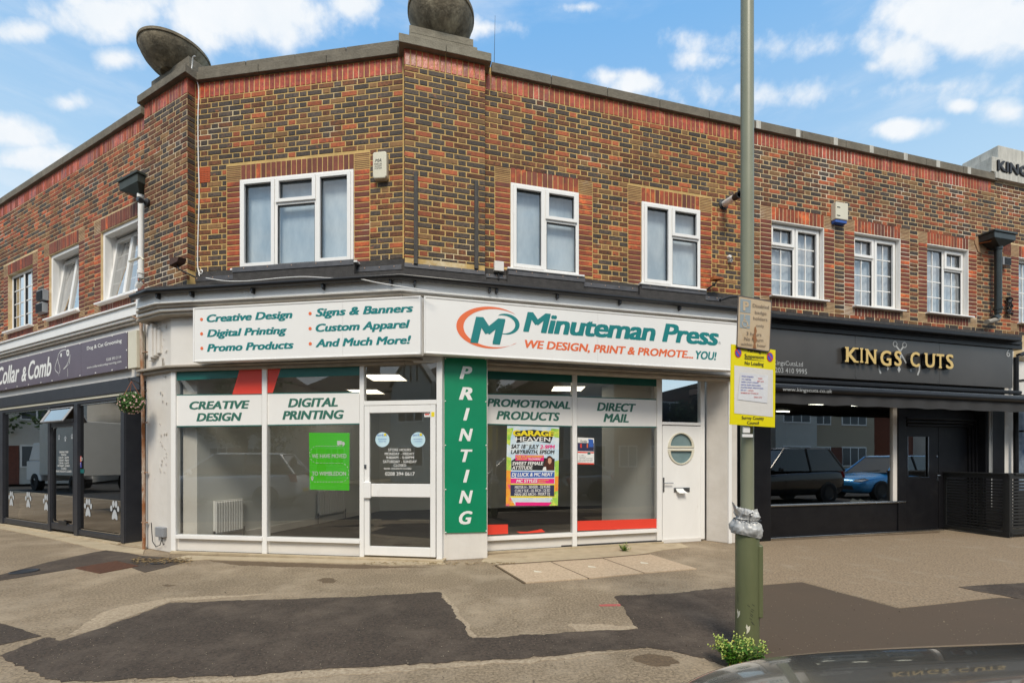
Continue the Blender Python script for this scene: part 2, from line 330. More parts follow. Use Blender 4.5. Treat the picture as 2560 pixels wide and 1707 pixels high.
M_chrome = pm('brushed_metal', (.55, .56, .57), (.45, .46, .47), 8, .25, metal=1)
M_iron = pm('iron_black', (.02, .02, .022), rough=.5)
M_rust = pm('rusty_pipe', (.50, .45, .38), (.30, .12, .04), 12, .75, bump=.4, c3=(.28, .10, .03), t3=(.48, .6), s3=7, stretch=(1, 1, .35))
# ================================================================ planes of the terrace
def at(px, Y): return ((px-CX)/F*Y, Y)
PD = Plane(*at(1215.5, 6.30), 14.25)          # long right-hand front
PC = PD.shifted(.125)                         # corner pier
PB = Plane(*at(1004.6, 6.035), -8.14)         # middle front
PAP = Plane(*at(468, 6.36), -26.5)            # left pier
PA = PAP.shifted(-.11)                        # left front
PS = Plane(-.345, 6.50, 16.0)                 # recessed shopfront right of the printing pillar
PK = PD.shifted(-.16)                         # barber shopfront
Z_S0 = H+5.15; Z_S1 = Z_S0+.225               # soldier course
def sq(pl, x0, x1, off=0): return pl.s(x0, off), pl.s(x1, off)
# ---------------------------------------------------------------- text
def text_geo(s, bold=0, shear=0, res=3, gap=1.0):
    c = bpy.data.curves.new('t', 'FONT'); c.body = s; c.offset = 0
    c.shear = shear; c.resolution_u = res; c.fill_mode = 'FRONT'; c.space_character = gap
    o = bpy.data.objects.new('t', c); sc.collection.objects.link(o); bpy.context.view_layer.update()
    me = bpy.data.meshes.new_from_object(o.evaluated_get(bpy.context.evaluated_depsgraph_get()))
    v = [tuple(x.co) for x in me.vertices]; f = [tuple(p.vertices) for p in me.polygons]
    bpy.data.objects.remove(o); bpy.data.curves.remove(c); bpy.data.meshes.remove(me); return v, f
CAP = {}
def lettering(mb, pl, s, x0, x1, ytop, ybase, off, at='l', m=0, bold=.012, shear=0, ext=0, gap=1.0, res=3):
    """word(s) whose ink spans photo columns x0..x1 on the plane, capitals from ytop to ybase (rows at the left, middle or right end)"""
    c_v, c_f = len(mb.v), len(mb.f); key = (s, shear, res, gap)
    if key not in TG: TG[key] = text_geo(s, 0, shear, res, gap)
    v, f = TG[key]
    if 'H' not in CAP: h, _ = text_geo('H'); CAP['H'] = (min(p[1] for p in h), max(p[1] for p in h))
    B_ = bold*.85; c0, c1 = CAP['H'][0]-B_*.6, CAP['H'][1]+B_*.6; s0, s1 = pl.s(x0, off), pl.s(x1, off); xr = {'l': x0, 'm': (x0+x1)/2, 'r': x1}[at]
    zt, zb = pl.z(xr, ytop, off), pl.z(xr, ybase, off); a, b = min(p[0] for p in v)-B_, max(p[0] for p in v)+B_; k = (zt-zb)/(c1-c0)
    # heavier weights: the same word stacked a hair apart, each copy 0.15 mm in front of the last
    sh = [(0, 0)] if bold < .008 else [(-B_, 0), (B_, 0), (0, 0)] if bold < .025 else [(-B_, -B_*.5), (B_, -B_*.5), (-B_, B_*.5), (B_, B_*.5), (0, 0)]
    for i_, (dx, dz) in enumerate(sh):
        e_ = .00015*i_
        P = [(s0+(p[0]+dx-a)/(b-a)*(s1-s0), -off-e_, zb+(p[1]+dz-c0)*k) for p in v]
        if ext:
            from collections import Counter
            n = len(P); back = [(q[0], q[1]+ext-e_, q[2]) for q in P]; cnt = Counter()
            for p in f:
                for i in range(len(p)): cnt[frozenset((p[i], p[(i+1) % len(p)]))] += 1
            F2 = list(f)
            for p in f:
                for i in range(len(p)):
                    e = (p[i], p[(i+1) % len(p)])
                    if cnt[frozenset(e)] == 1: F2.append((e[1], e[0], e[0]+n, e[1]+n))
            mb.add(P+back, F2, m, pl)
        else: mb.add(P, f, m, pl)
    mb.cuts.append((c_v, len(mb.v), c_f, len(mb.f)))
TG = {}
def disc_on(mb, pl, s, z, r, off, n=20, m=0, rz=None, a0=0, a1=360, r_in=0):
    rz = rz or r; q = [(s+r*math.cos(R(a0+(a1-a0)*i/n)), -off, z+rz*math.sin(R(a0+(a1-a0)*i/n))) for i in range(n+1)]
    if r_in:
        q2 = [(s+r*r_in*math.cos(R(a0+(a1-a0)*i/n)), -off, z+rz*r_in*math.sin(R(a0+(a1-a0)*i/n))) for i in range(n+1)]
        mb.add(q+q2, [(i, i+1, i+n+2, i+n+1) for i in range(n)], m, pl)
    else: mb.add(q, [tuple(range(n+1))] if a1-a0 < 360 else [tuple(range(n))], m, pl)
def poly_on(mb, pl, q, off, m=0):
    """flat polygon given as photo (x, y) points on the plane"""
    P = [(pl.s(x, off), -off, pl.z(x, y, off)) for x, y in q]; mb.add(P, [tuple(range(len(P)))], m, pl)
def panel(mb, pl, x0, x1, yt, yb, off, th=.004, m=0, at='l'):
    xr = {'l': x0, 'm': (x0+x1)/2, 'r': x1}[at]
    mb.box(pl.s(x0, off), pl.s(x1, off), -off, -off+th, pl.z(xr, yt, off), pl.z(xr, yb, off), m, pl)
# ---------------------------------------------------------------- bricks
BR = {}     # building -> list of bricks
def brick(bl, pl, off, a, b, z0, z1, m):
    if b-a < .02 or z1-z0 < .018: return
    BR.setdefault(bl, []).append((pl, off, a, b, z0, z1, m))
PAL_DARK = [(M_dark, .56), (M_brown, .26), (M_red, .11), (M_tan, .07)]
PAL_RED = [(M_dark, .27), (M_brown, .33), (M_red, .27), (M_tan, .05), (M_jamb, .08)]
def pick(p):
    x = random.random()*sum(q[1] for q in p)
    for m, wt in p:
        x -= wt
        if x <= 0: return m
    return p[0][0]
J = .0145
def lay(bl, pl, off, s0, s1, z0, z1, holes=(), pal=PAL_DARK, phase=0., ztop=Z_S0):
    """Flemish bond in courses counted down from ztop, cut round the holes (a, b, za, zb)"""
    i = 0
    while True:
        t = ztop-i*.075; b_ = t-.075; i += 1
        if b_ < z0-.07: break
        if b_ > z1-.01: continue
        ct, cb = min(t, z1), max(b_, z0)
        if ct-cb < .02: continue
        ivs = [(s0, s1)]
        for (a, b, za, zb) in holes:
            if za < (ct+cb)/2 < zb:
                ivs = [q for (u, v) in ivs for q in ((u, min(v, a)), (max(u, b), v)) if q[1]-q[0] > .015]
        x = math.floor(s0/.34)*.34-.34+phase+(.17 if i % 2 else 0); k = 0; row = {}
        while x < s1:
            wdt = .225 if k % 2 == 0 else .115; k += 1; a, b = x+random.uniform(-.002, .002), x+wdt-J; x += wdt
            m = pick(pal if wdt > .2 else [(q[0], q[1]*(.75 if q[0] is M_dark else 1.2)) for q in pal])
            for (u, v) in ivs:
                aa, bb = max(a, u+(J*.4 if u > s0 else 0)), min(b, v-(J*.4 if v < s1 else 0))
                if bb-aa > .003: row.setdefault((u, v), []).append([aa, bb, m])
        for L_ in row.values():
            if len(L_) > 1 and L_[0][1]-L_[0][0] < .06: L_[1][0] = L_[0][0]; L_.pop(0)
            if len(L_) > 1 and L_[-1][1]-L_[-1][0] < .06: L_[-2][1] = L_[-1][1]; L_.pop()
            for (aa, bb, m) in L_: brick(bl, pl, off, aa, bb, cb+J/2, ct-J/2, m)
def soldiers(bl, pl, off, s0, s1, z0, z1, m, pitch=.078):
    n = max(1, round((s1-s0)/pitch)); p = (s1-s0)/n
    for i in range(n): brick(bl, pl, off, s0+i*p+J*.45, s0+(i+1)*p-J*.45, z0+J/2, z1-J/2, m[random.randrange(len(m))] if isinstance(m, list) else m)
TL = {}
def tiles(bl, pl, off, s0, s1, z0, z1):
    n = max(3, round((z1-z0)/.024)); p = (z1-z0)/n
    for i in range(n): TL.setdefault(bl, []).append((pl, off, s0+.004, s1-.004, z0+i*p+.006, z0+(i+1)*p-.006))
def surround(bl, pl, off, o, holes, jm, lm, below=0, jw=.225, sold=.225):
    """lintel soldiers, creasing tile blocks and rubbed jambs round an opening o = (a, b, z0, z1)"""
    a, b, z0, z1 = o; zb = z0-.15 if not below else z0-below
    holes += [(a-jw, b+jw, zb, z1+sold)]
    soldiers(bl, pl, off, a, b, z1, z1+sold, lm)
    for (u, v) in ((a-jw, a), (b, b+jw)):
        tiles(bl, pl, off, u, v, z1, z1+sold); tiles(bl, pl, off, u, v, zb, zb+.15 if not below else z0-.02)
        zz = z1
        lo = zb+.15 if not below else z0-.02
        while zz > lo+.02:
            c = max(zz-.075, lo); brick(bl, pl, off, u+J*.5, v-J*.5, c+J/2, zz-J/2, jm[random.randrange(len(jm))]); zz -= .075
    if below: soldiers(bl, pl, off, a, b, zb, z0-.03, jm[0])
def mortar(mb, pl, off, s0, s1, z0, z1, holes, d0=.0012, d1=.2, m=0):
    ss = sorted({s0, s1, *[min(max(h[0], s0), s1) for h in holes], *[min(max(h[1], s0), s1) for h in holes]})
    zs = sorted({z0, z1, *[min(max(h[2], z0), z1) for h in holes], *[min(max(h[3], z0), z1) for h in holes]})
    for i in range(len(ss)-1):
        if ss[i+1]-ss[i] < 1e-4: continue
        run = None
        for j in range(len(zs)-1):
            if zs[j+1]-zs[j] < 1e-4: continue
            c = ((ss[i]+ss[i+1])/2, (zs[j]+zs[j+1])/2); inside = any(h[0] < c[0] < h[1] and h[2] < c[1] < h[3] for h in holes)
            if inside:
                if run is not None: mb.box(ss[i], ss[i+1], -off+d0, -off+d1, run, zs[j], m, pl); run = None
            elif run is None: run = zs[j]
        if run is not None: mb.box(ss[i], ss[i+1], -off+d0, -off+d1, run, zs[-1], m, pl)
# ---------------------------------------------------------------- windows
def upvc(bl, pl, off, s0, s1, z0, z1, lights, fw=.05, label=None, deep=.07, sw=.05, pane_m=None, dark=False):
    """casement window; lights: (u0, u1, v0, v1, sash, bars_x, bars_z) as fractions from the left and from the top"""
    mb = MB(pl); y0, y1 = -off, -off+deep
    mb.box(s0, s0+fw, y0, y1, z0, z1); mb.box(s1-fw, s1, y0, y1, z0, z1); mb.box(s0+fw, s1-fw, y0, y1, z1-fw, z1); mb.box(s0+fw, s1-fw, y0, y1, z0, z0+fw)
    W_, H_ = s1-s0, z1-z0; us = sorted({l[0] for l in lights} | {l[1] for l in lights})
    for u in us[1:-1]: mb.box(s0+u*W_-fw*.55, s0+u*W_+fw*.55, y0, y1, z0+fw, z1-fw)
    for l in lights:
        if l[3] < 1: mb.box(s0+l[0]*W_+(fw if l[0] == 0 else fw*.55), s0+l[1]*W_-(fw if l[1] == 1 else fw*.55), y0, y1, z1-l[3]*H_-fw*.5, z1-l[3]*H_+fw*.5)
    w_ = part('window', mb, M_upvc, bl, bevel=.004, label=label)
    for l in lights:
        a, b = s0+l[0]*W_+(fw if l[0] == 0 else fw*.55), s0+l[1]*W_-(fw if l[1] == 1 else fw*.55)
        t, c = z1-l[2]*H_-(fw if l[2] == 0 else fw*.5), z1-l[3]*H_+(fw if l[3] == 1 else fw*.5)
        if l[4]:
            e = .018; q = MB(pl); aa, bb, tt, cc_ = a-e, b+e, t+e, c-e
            for (p0, p1, q0, q1) in ((aa, aa+sw, cc_, tt), (bb-sw, bb, cc_, tt), (aa+sw, bb-sw, tt-sw, tt), (aa+sw, bb-sw, cc_, cc_+sw)): q.box(p0, p1, y0-.022, y0+.03, q0, q1)
            part('sash', q, M_upvc, w_, bevel=.005); a, b, t, c = aa+sw, bb-sw, tt-sw, cc_+sw
        q = MB(pl); q.add([(a-.01, y0+.028, c-.01), (b+.01, y0+.028, c-.01), (b+.01, y0+.028, t+.01), (a-.01, y0+.028, t+.01)], [(0, 1, 2, 3)]); part('pane', q, pane_m or M_glass2, w_)
        q = MB(pl); g = .010
        for (p0, p1, q0, q1) in ((a, a+g, c, t), (b-g, b, c, t), (a+g, b-g, t-g, t), (a+g, b-g, c, c+g)): q.box(p0, p1, y0+.012, y0+.027, q0, q1)
        part('gasket', q, M_black, w_)
        if l[5] > 1 or l[6] > 1:
            q = MB(pl); g = .009
            for i in range(1, l[5]): x = a+(b-a)*i/l[5]; q.box(x-g, x+g, y0+.018, y0+.027, c, t)
            for i in range(1, l[6]): x = c+(t-c)*i/l[6]; q.box(a, b, y0+.019, y0+.026, x-g, x+g)
            part('glazing_bar', q, M_upvc, w_)
    return w_
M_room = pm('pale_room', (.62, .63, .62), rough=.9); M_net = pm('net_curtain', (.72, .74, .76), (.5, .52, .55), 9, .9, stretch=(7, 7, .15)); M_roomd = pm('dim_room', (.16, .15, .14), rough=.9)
M_curt = pm('green_curtain', (.16, .18, .14), (.07, .08, .065), 9, .9, stretch=(9, 9, .2))
def room(bl, pl, off, s0, s1, z0, z1, d=1.3, m=None, name='upstairs_room', y=.2):
    mb = MB(pl); a, b, c, t = s0-.3, s1+.3, z0-.25, z1+.12
    mb.box(a, b, y+d, y+d+.04, c, t); mb.box(a-.04, a, y, y+d+.04, c, t); mb.box(b, b+.04, y, y+d+.04, c, t); mb.box(a-.04, b+.04, y, y+d, t, t+.04); mb.box(a-.04, b+.04, y, y+d, c-.04, c)
    part(name, mb, m or M_room, bl)
def curtain(bl, pl, s0, s1, z0, z1, y, m, n=14, amp=.018):
    k = n*2; V = []; 
    for i in range(k+1):
        s = s0+(s1-s0)*i/k; yy = y+amp*math.sin(i*1.9)+random.uniform(-.004, .004); V += [(s, yy, z0), (s, yy, z1)]
    mb = MB(pl); mb.add(V, [(2*i, 2*i+2, 2*i+3, 2*i+1) for i in range(k)]); part('curtain', mb, m, bl, smooth=True)
# ================================================================ GROUND
M_asph = pm('old_asphalt', (.215, .175, .125), (.165, .135, .10), 1.3, .93, bump=1.0, bscale=170, c3=(.30, .25, .185), t3=(.50, .75), s3=.75, bdist=.006)
M_asph2 = pm('pavement_speckle', (.355, .27, .175), (.13, .098, .064), 48, .93, bump=.8, bscale=190, detail=3, c3=(.42, .335, .235), t3=(.47, .72), s3=.9, bdist=.005, drift=.16)
M_patch = pm('dark_patch_asphalt', (.088, .063, .045), (.030, .022, .016), 50, .93, bump=.9, bscale=150, detail=4, c3=(.15, .115, .085), t3=(.47, .80), s3=1.6, drift=.2, bdist=.006)
M_brownp = pm('brown_patch', (.096, .065, .042), (.084, .060, .039), .6, .9, bump=.25, bscale=150, bdist=.003)
M_gravel = pm('gravelly_pavement', (.38, .28, .18), (.15, .11, .07), 52, .95, bump=.6, bscale=120, detail=4, c3=(.36, .30, .22), t3=(.55, .8), s3=2.2, bdist=.008)
M_conc = pm('concrete', (.50, .41, .28), (.40, .32, .21), 5, .9, bump=.4, bscale=90, c3=(.24, .18, .11), t3=(.55, .8), s3=1.5)
M_slab = pm('paving_slab', (.60, .46, .32), (.40, .295, .195), 45, .9, bump=.5, bscale=120, detail=3, c3=(.26, .2, .13), t3=(.6, .8), s3=1.6)
M_road = pm('road_asphalt', (.055, .053, .05), (.04, .038, .037), 80, .9, bump=.5, bscale=100)
M_yell = pm('yellow_line', (.55, .42, .08), rough=.8)
g = MB(); kx0, kx1 = -90, 90; ky = lambda x: 1.78+(.25*x if x > 0 else -.2*x if x > -4 else .8+.45*(-4-x))
g.raw([(-200, -200, -.12), (200, -200, -.12), (200, 200, -.12), (-200, 200, -.12)], [(0, 1, 2, 3)]); single('road', g, M_road, kind='structure')
kb = [(kx0, ky(kx0)), (-4, ky(-4)), (0, ky(0)), (kx1, ky(kx1))]
g = MB(); g.prismz(kb+[(kx1, 190), (kx0, 190)], -.3, 0); single('pavement', g, M_asph2, kind='structure', org=Vector((0, 10, 0)))
g = MB()
for (p, q) in zip(kb, kb[1:]):
    d_ = (Vector(q)-Vector(p)).normalized(); n_ = int((Vector(q)-Vector(p)).length/.92)
    for i in range(n_):
        c0 = Vector(p)+d_*(.92*i if p is kb[2] else .92*i+((Vector(q)-Vector(p)).length-.92*n_)); c1 = c0+d_*.912; o_ = Vector((d_.y, -d_.x))
        if abs(c0.x) > 25: continue
        g.prismz([tuple(c0+o_*.004), tuple(c0+o_*.13), tuple(c1+o_*.13), tuple(c1+o_*.004)], -.3, .004)
single('kerb', g, M_conc, kind='structure', bevel=.01)
g = MB(); g.prismz([(-90, -90), (120, -90), (120, 14), (60, 3), (4.5, -9), (-22, -11), (-90, 10)], -.3, 0); single('far_pavement', g, M_asph2, kind='structure')
def ground_poly(name, pts, z, m, kind='structure', th=.05, wob=0, **k):
    P = [G(x, y, z) for x, y in pts]; Q = []
    for i, p in enumerate(P):
        q = P[(i+1) % len(P)]; n_ = max(1, int((q-p).length/.03)) if wob else 1
        for j in range(n_):
            c = p.lerp(q, j/n_)
            if wob and j: c = c+Vector((noise.noise(c*5), noise.noise(c*5+Vector((9, 3, 1))), 0))*wob+Vector((noise.noise(c*23), noise.noise(c*23+Vector((9, 3, 1))), 0))*wob*.7
            Q.append((c.x, c.y))
    mb = MB(); mb.prismz(Q, -th, z); return single(name, mb, m, kind=kind, **k)
ground_poly('dark_pavement_patch', [(0, 1638), (60, 1612), (115, 1592), (130, 1594), (149, 1601), (200, 1585), (321, 1545), (421, 1506.6), (628, 1499), (900, 1490), (1070, 1480), (1099, 1479), (1119, 1505),
  (1141, 1537.6), (1181.5, 1594.5), (1404, 1580), (1595, 1571), (1536, 1490), (1704, 1480), (1760, 1472), (1840, 1466), (1903, 1462.5), (1899, 1600), (1880, 1640), (1850, 1664), (1815, 1664), (1760, 1642), (1690, 1628), (1617, 1616), (1430, 1632), (1247, 1645), (900, 1666), (628, 1686.5), (400, 1692), (153, 1703.7), (70, 1672)], .004, M_patch, wob=.03)
ground_poly('dark_pavement_patch', [(-60, 1540), (0, 1556), (60, 1574), (104, 1588), (40, 1602), (-60, 1624)], .004, M_patch, wob=.01)
M_worn = pm('worn_asphalt', (.50, .40, .28), (.27, .20, .13), 40, .95, bump=.8, bscale=150, drift=.15); M_stn = pm('stained_asphalt', (.17, .115, .065), (.09, .062, .038), 40, .9, bump=.6, bscale=150)
for pts in ([(250, 1532), (300, 1515), (420, 1494), (560, 1487), (700, 1482), (560, 1493), (425, 1503), (330, 1538), (240, 1572), (170, 1590)], [(1106, 1480), (1126, 1500), (1150, 1535), (1192, 1590), (1250, 1590), (1186, 1596), (1160, 1568), (1120, 1508)], [(300, 1706), (640, 1690), (900, 1671), (1250, 1650), (1430, 1637), (1600, 1622), (1430, 1645), (1180, 1664), (900, 1684), (640, 1702)], [(1420, 1560), (1500, 1558), (1600, 1566), (1560, 1574), (1440, 1577)]):
    ground_poly('worn_pavement_edge', pts, .0022, M_worn, wob=.03)
for pts in ([(792, 1449), (806, 1444), (830, 1444), (844, 1450), (830, 1456), (806, 1456)], [(1585, 1640), (1620, 1632), (1680, 1640), (1700, 1656), (1640, 1664), (1590, 1652)], [(405, 1462), (420, 1459), (440, 1461), (424, 1465)], [(520, 1400), (600, 1402), (900, 1412), (1080, 1416), (900, 1420), (600, 1412)], [(1850, 1353), (1930, 1349), (2350, 1327), (2350, 1332), (1930, 1356), (1850, 1361)], [(1216, 1390), (1440, 1370), (1640, 1358), (1640, 1362), (1440, 1375), (1216, 1397)]):
    ground_poly('pavement_stain', pts, .0024, M_stn, wob=.03)
ground_poly('brown_pavement_patch', [(1901, 1462.5), (2003.5, 1454), (2248.5, 1520), (2500.7, 1492.6), (2640, 1502), (2640, 1760), (1885, 1760), (1840, 1706), (1835, 1680), (1862, 1650), (1890, 1615), (1899, 1580)], .006, M_brownp)
ground_poly('gravel_strip', [(1845, 1356), (1930, 1351.5), (2250, 1336), (2353, 1331), (2700, 1315), (2700, 1500), (2500, 1491), (2249, 1518), (2003, 1452), (1903, 1461), (1850, 1440)], .0035, M_gravel, wob=.008)
ground_poly('dark_pavement_patch', [(2396, 1466), (2420, 1464), (2480, 1460), (2640, 1452), (2640, 1500), (2560, 1498), (2500, 1486), (2450, 1478)], .0075, M_patch, wob=.006)
ground_poly('dark_pavement_patch', [(232, 1380), (282, 1372), (352, 1388), (486, 1397), (412, 1418), (362, 1430), (330, 1418), (346, 1414), (300, 1402), (188, 1420), (0, 1450), (-70, 1452), (0, 1436), (120, 1404)], .0038, M_patch, wob=.006)
# ================================================================ BUILDINGS (upper storey)
XSPLIT, XEND = 1884, 2477
print_b = thing('print_shop_building', 'brown brick corner building with the white printing shopfront and the stone disc over its pier', 'building', (-1.0, 6.6, 0))
barber_b = thing('barber_shop_building', 'brick terrace unit over the black barber shopfront with three small white windows', 'building', (4.5, 8.3, 0))
dog_b = thing('dog_groomer_building', 'brick terrace unit on the left with two tilted open windows above the dog groomer', 'building', (-7.5, 8.3, 0))
next_b = thing('neighbour_shop_building', 'brick building cut off at the right edge under a white stone name block', 'building', (9.8, 9.4, 0))
sB0, sB1 = PB.s(487.5), PB.s(1006.5)
sC0, sC1 = PC.s(1011), PC.s(1213)
sD0 = PD.s(1213)-.02; sD1 = PD.s(XSPLIT); sD2 = PD.s(XEND); sD3 = sD2+6
sAP0, sAP1 = PAP.s(361), PAP.s(468); sA0, sA1 = PA.s(361)-9, PA.s(361)
ZL = PB.z(744, 668, 0)                 # bottom of the brickwork over the canopy
# openings (s0, s1, z0, z1)
def opening(pl, x0, x1, yt, yb, xr=None): xr = xr or (x0+x1)/2; return (pl.s(x0), pl.s(x1), pl.z(xr, yb), pl.z(xr, yt))
oB = opening(PB, 602.5, 885.5, 439, 668)
oW1 = opening(PD, 1276, 1446, 471, 683); oW2 = opening(PD, 1603, 1749, 516, 719)
oK1 = opening(PD, 1929, 2060, 560, 746); oK2 = opening(PD, 2136, 2251, 589, 771); oK3 = opening(PD, 2318, 2421, 617, 787); oK4 = opening(PD, 2547, 2640, 650, 812)
oA1 = opening(PA, 20, 82, 675, 822); oA2 = opening(PA, 123, 197, 622, 788); oA3 = opening(PA, 252, 344, 560, 746)
oA0 = (oA1[0]-1.9, oA1[0]-.9, oA1[2], oA1[3])
J1 = [M_jambd, M_jambd, M_jamb]; J2 = [M_jambd, M_jamb]; J3 = [M_jambd]*3+[M_jamb]
hB = []; surround(print_b, PB, 0, oB, hB, [M_jamb, M_jamb, M_jambd], [M_jambd]*5+[M_jamb], jw=.225)
hD = []; 
for o in (oW1, oW2): surround(print_b, PD, 0, o, hD, J2, [M_jamb]*3+[M_jambd])
hK = []
for o in (oK1, oK2, oK3): surround(barber_b, PD, 0, o, hK, J3, [M_jamb]*4+[M_jambd], below=.18)
hN = []; surround(next_b, PD, 0, oK4, hN, J3, J1, below=.18)
hA = []
for o in (oA0, oA1, oA2, oA3): surround(dog_b, PA, 0, o, hA, [M_jambd, M_jambd, M_jamb], [M_jambd]*3+[M_jamb], below=.16)
ZA = PA.z(180, 820)-.1
lay(print_b, PB, 0, sB0, sB1, ZL, Z_S0, hB)
lay(print_b, PC, 0, sC0, sC1, ZL-.02, Z_S0, pal=PAL_DARK, phase=.05)
lay(print_b, PD, 0, sD0, sD1, ZL-.1, Z_S0, hD, pal=[(M_dark, .42), (M_brown, .34), (M_red, .16), (M_tan, .08)])
lay(barber_b, PD, 0, sD1, sD2, ZL-.2, Z_S0, hK, pal=[(M_dark, .40), (M_brown, .34), (M_red, .18), (M_tan, .08)])
lay(next_b, PD, 0, sD2, sD3, ZL-.2, Z_S1, hN, pal=[(M_dark, .30), (M_brown, .36), (M_red, .18), (M_tan, .16)], ztop=Z_S1)
lay(dog_b, PA, 0, sA0, sA1, ZA, Z_S0, hA, pal=PAL_RED)
lay(dog_b, PAP, 0, sAP0, sAP1, ZA+.05, Z_S0, pal=[(M_dark, .4), (M_brown, .35), (M_tan, .15), (M_red, .1)])
soldiers(print_b, PB, 0, sB0, sB1, Z_S0, Z_S1, M_sold); soldiers(print_b, PC, 0, sC0, sC1, Z_S0, Z_S1, M_sold)
soldiers(print_b, PD, 0, sD0+.02, sD1, Z_S0, Z_S1, [M_sold, M_sold2]); soldiers(barber_b, PD, 0, sD1, sD2, Z_S0, Z_S1, [M_sold2, M_sold2, M_sold])
soldiers(dog_b, PA, 0, sA0, sA1, Z_S0, Z_S1, [M_sold2, M_sold]); soldiers(dog_b, PAP, 0, sAP0, sAP1, Z_S0, Z_S1, [M_sold2, M_sold])
# side returns of the two piers
PCL = Plane(*(PC.w(sC0, 0, 0).xy), 14.25-90); PAR = Plane(*(PAP.w(sAP1, 0, 0).xy), -26.5+90)
for i in range(60):
    t = Z_S0-i*.075
    if t-.075 < ZL-.05: break
    brick(print_b, PCL, 0, -.112, -.004, t-.075+J/2, t-J/2, pick(PAL_DARK)); brick(print_b, PAR, 0, .004, .1, t-.075+J/2, t-J/2, pick(PAL_DARK))
brick(print_b, PCL, 0, -.112, -.004, Z_S0+J/2, Z_S1-J/2, M_sold2); brick(print_b, PAR, 0, .004, .1, Z_S0+J/2, Z_S1-J/2, M_sold2)
# ---- emit bricks: the 300 that show largest as parts, the rest as one part
BV = {}
def brick_mesh(wd, ht, m, var):
    k = (round(wd, 3), round(ht, 3), m.name, var)
    if k in BV: return BV[k]
    rnd = random.Random(hash((k[0], k[1], var))); c = .0035; d = .0; jt = lambda: rnd.uniform(-.0016, .0016)
    w2, h2 = wd/2, ht/2; V = []
    for (x, z) in ((-1, -1), (1, -1), (1, 1), (-1, 1)): V.append((x*(w2-c)+jt(), -.0038+jt()*.6, z*(h2-c)+jt()))
    for (x, z) in ((-1, -1), (1, -1), (1, 1), (-1, 1)): V.append((x*w2+jt(), -.0006, z*h2+jt()))
    for (x, z) in ((-1, -1), (1, -1), (1, 1), (-1, 1)): V.append((x*w2, .03, z*h2))
    Fc = [(0, 1, 2, 3)]+[(i, i+4, (i+1) % 4+4, (i+1) % 4) for i in range(4)]+[(i+4, i+8, (i+1) % 4+8, (i+1) % 4+4) for i in range(4)]
    BV[k] = (V, Fc); return BV[k]
BM = {}
def emit_bricks(bl):
    L_ = BR[bl]; sc_ = []
    for i, (pl, off, a, b, z0, z1, m) in enumerate(L_):
        c = pl.w((a+b)/2, -off, (z0+z1)/2)
        if c.y < .5: sc_.append((-1, i)); continue
        x, y = CX+F*c.x/c.y, HY-F*(c.z-H)/c.y
        vis = -20 < x < 2580 and -10 < y < 1720
        face = max(.05, abs((pl.n).dot((Vector((0, 0, H))-c).normalized())))
        sc_.append(((F/c.y)**2*(b-a)*(z1-z0)*face if vis else 0, i))
    sc_.sort(reverse=True); top = {i for _, i in sc_[:298]}; rest = MB(); ml = []; org = ROOT_ORG[bl]
    for i, (pl, off, a, b, z0, z1, m) in enumerate(L_):
        wd, ht = b-a, z1-z0
        if i in top: wd, ht = round(wd/.004)*.004, round(ht/.003)*.003
        var = random.randrange(3); V, Fc = brick_mesh(wd, ht, m, var); c = pl.w((a+b)/2, -off+random.uniform(-.0012, .0012), (z0+z1)/2)
        if i in top:
            k = (round(wd, 3), round(ht, 3), m.name, var)
            if k not in BM:
                me = bpy.data.meshes.new('brick'); me.from_pydata([(v[0], v[1], v[2]) for v in V], [], Fc); me.materials.append(m); fix_normals_out(me); BM[k] = me
            o = bpy.data.objects.new('brick', BM[k]); sc.collection.objects.link(o); o.parent = bl; o.location = c-org; o.rotation_euler = (0, 0, pl.ang)
        else:
            if m not in ml: ml.append(m)
            rest.raw([c+pl.d*v[0]-pl.n*v[1]+Vector((0, 0, v[2])) for v in V], [f[::-1] for f in Fc], ml.index(m))
    me = mesh(rest, ml, org, name='brick'); o = bpy.data.objects.new('brick', me); o.parent = bl; sc.collection.objects.link(o); ROOT_ORG[o] = org; o['kind'] = 'stuff'; fix_normals_out(me, True)
def fix_normals_out(me, chk=False):
    # bricks are open at the back, so their winding is checked by the front face
    p = me.polygons[0]
    if not chk and p.normal.y > 0: me.flip_normals()
for bl in (print_b, barber_b, dog_b, next_b): emit_bricks(bl)
for bl, L_ in TL.items():
    mb = MB()
    for (pl, off, a, b, z0, z1) in L_: mb.box(a, b, -off-.001+random.uniform(-.001, .001), -off+.01, z0, z1, 0, pl)
    part('creasing_tile', mb, M_tile, bl, kind='stuff')
# mortar bodies
H_ = lambda *o: list(o)
mb = MB(PB); mortar(mb, PB, 0, sB0, sB1+.02, ZL-.25, Z_S1+.1, H_(oB)); mortar(mb, PC, 0, sC0+.006, sC1-.004, ZL-.25, Z_S1+.1, [], d1=.3); mortar(mb, PD, 0, sD0, sD1, ZL-.5, Z_S1+.1, H_(oW1, oW2)); 
mb.add([(-.112, .0045, ZL-.25), (-.004, .0045, ZL-.25), (-.004, .0045, Z_S1+.1), (-.112, .0045, Z_S1+.1)], [(0, 1, 2, 3)], 0, PCL); mb.add([(.004, .0045, ZL-.25), (.12, .0045, ZL-.25), (.12, .0045, Z_S1+.1), (.004, .0045, Z_S1+.1)], [(0, 1, 2, 3)], 0, PAR)
part('wall', mb, M_mort_y, print_b)
mb = MB(PD); mortar(mb, PD, 0, sD1, sD2, ZL-.7, Z_S1+.1, H_(oK1, oK2, oK3)); part('wall', mb, M_mort_c, barber_b)
mb = MB(PD); mortar(mb, PD, 0, sD2, sD3, ZL-.7, Z_S1+.1, H_(oK4)); part('wall', mb, M_mort_c, next_b)
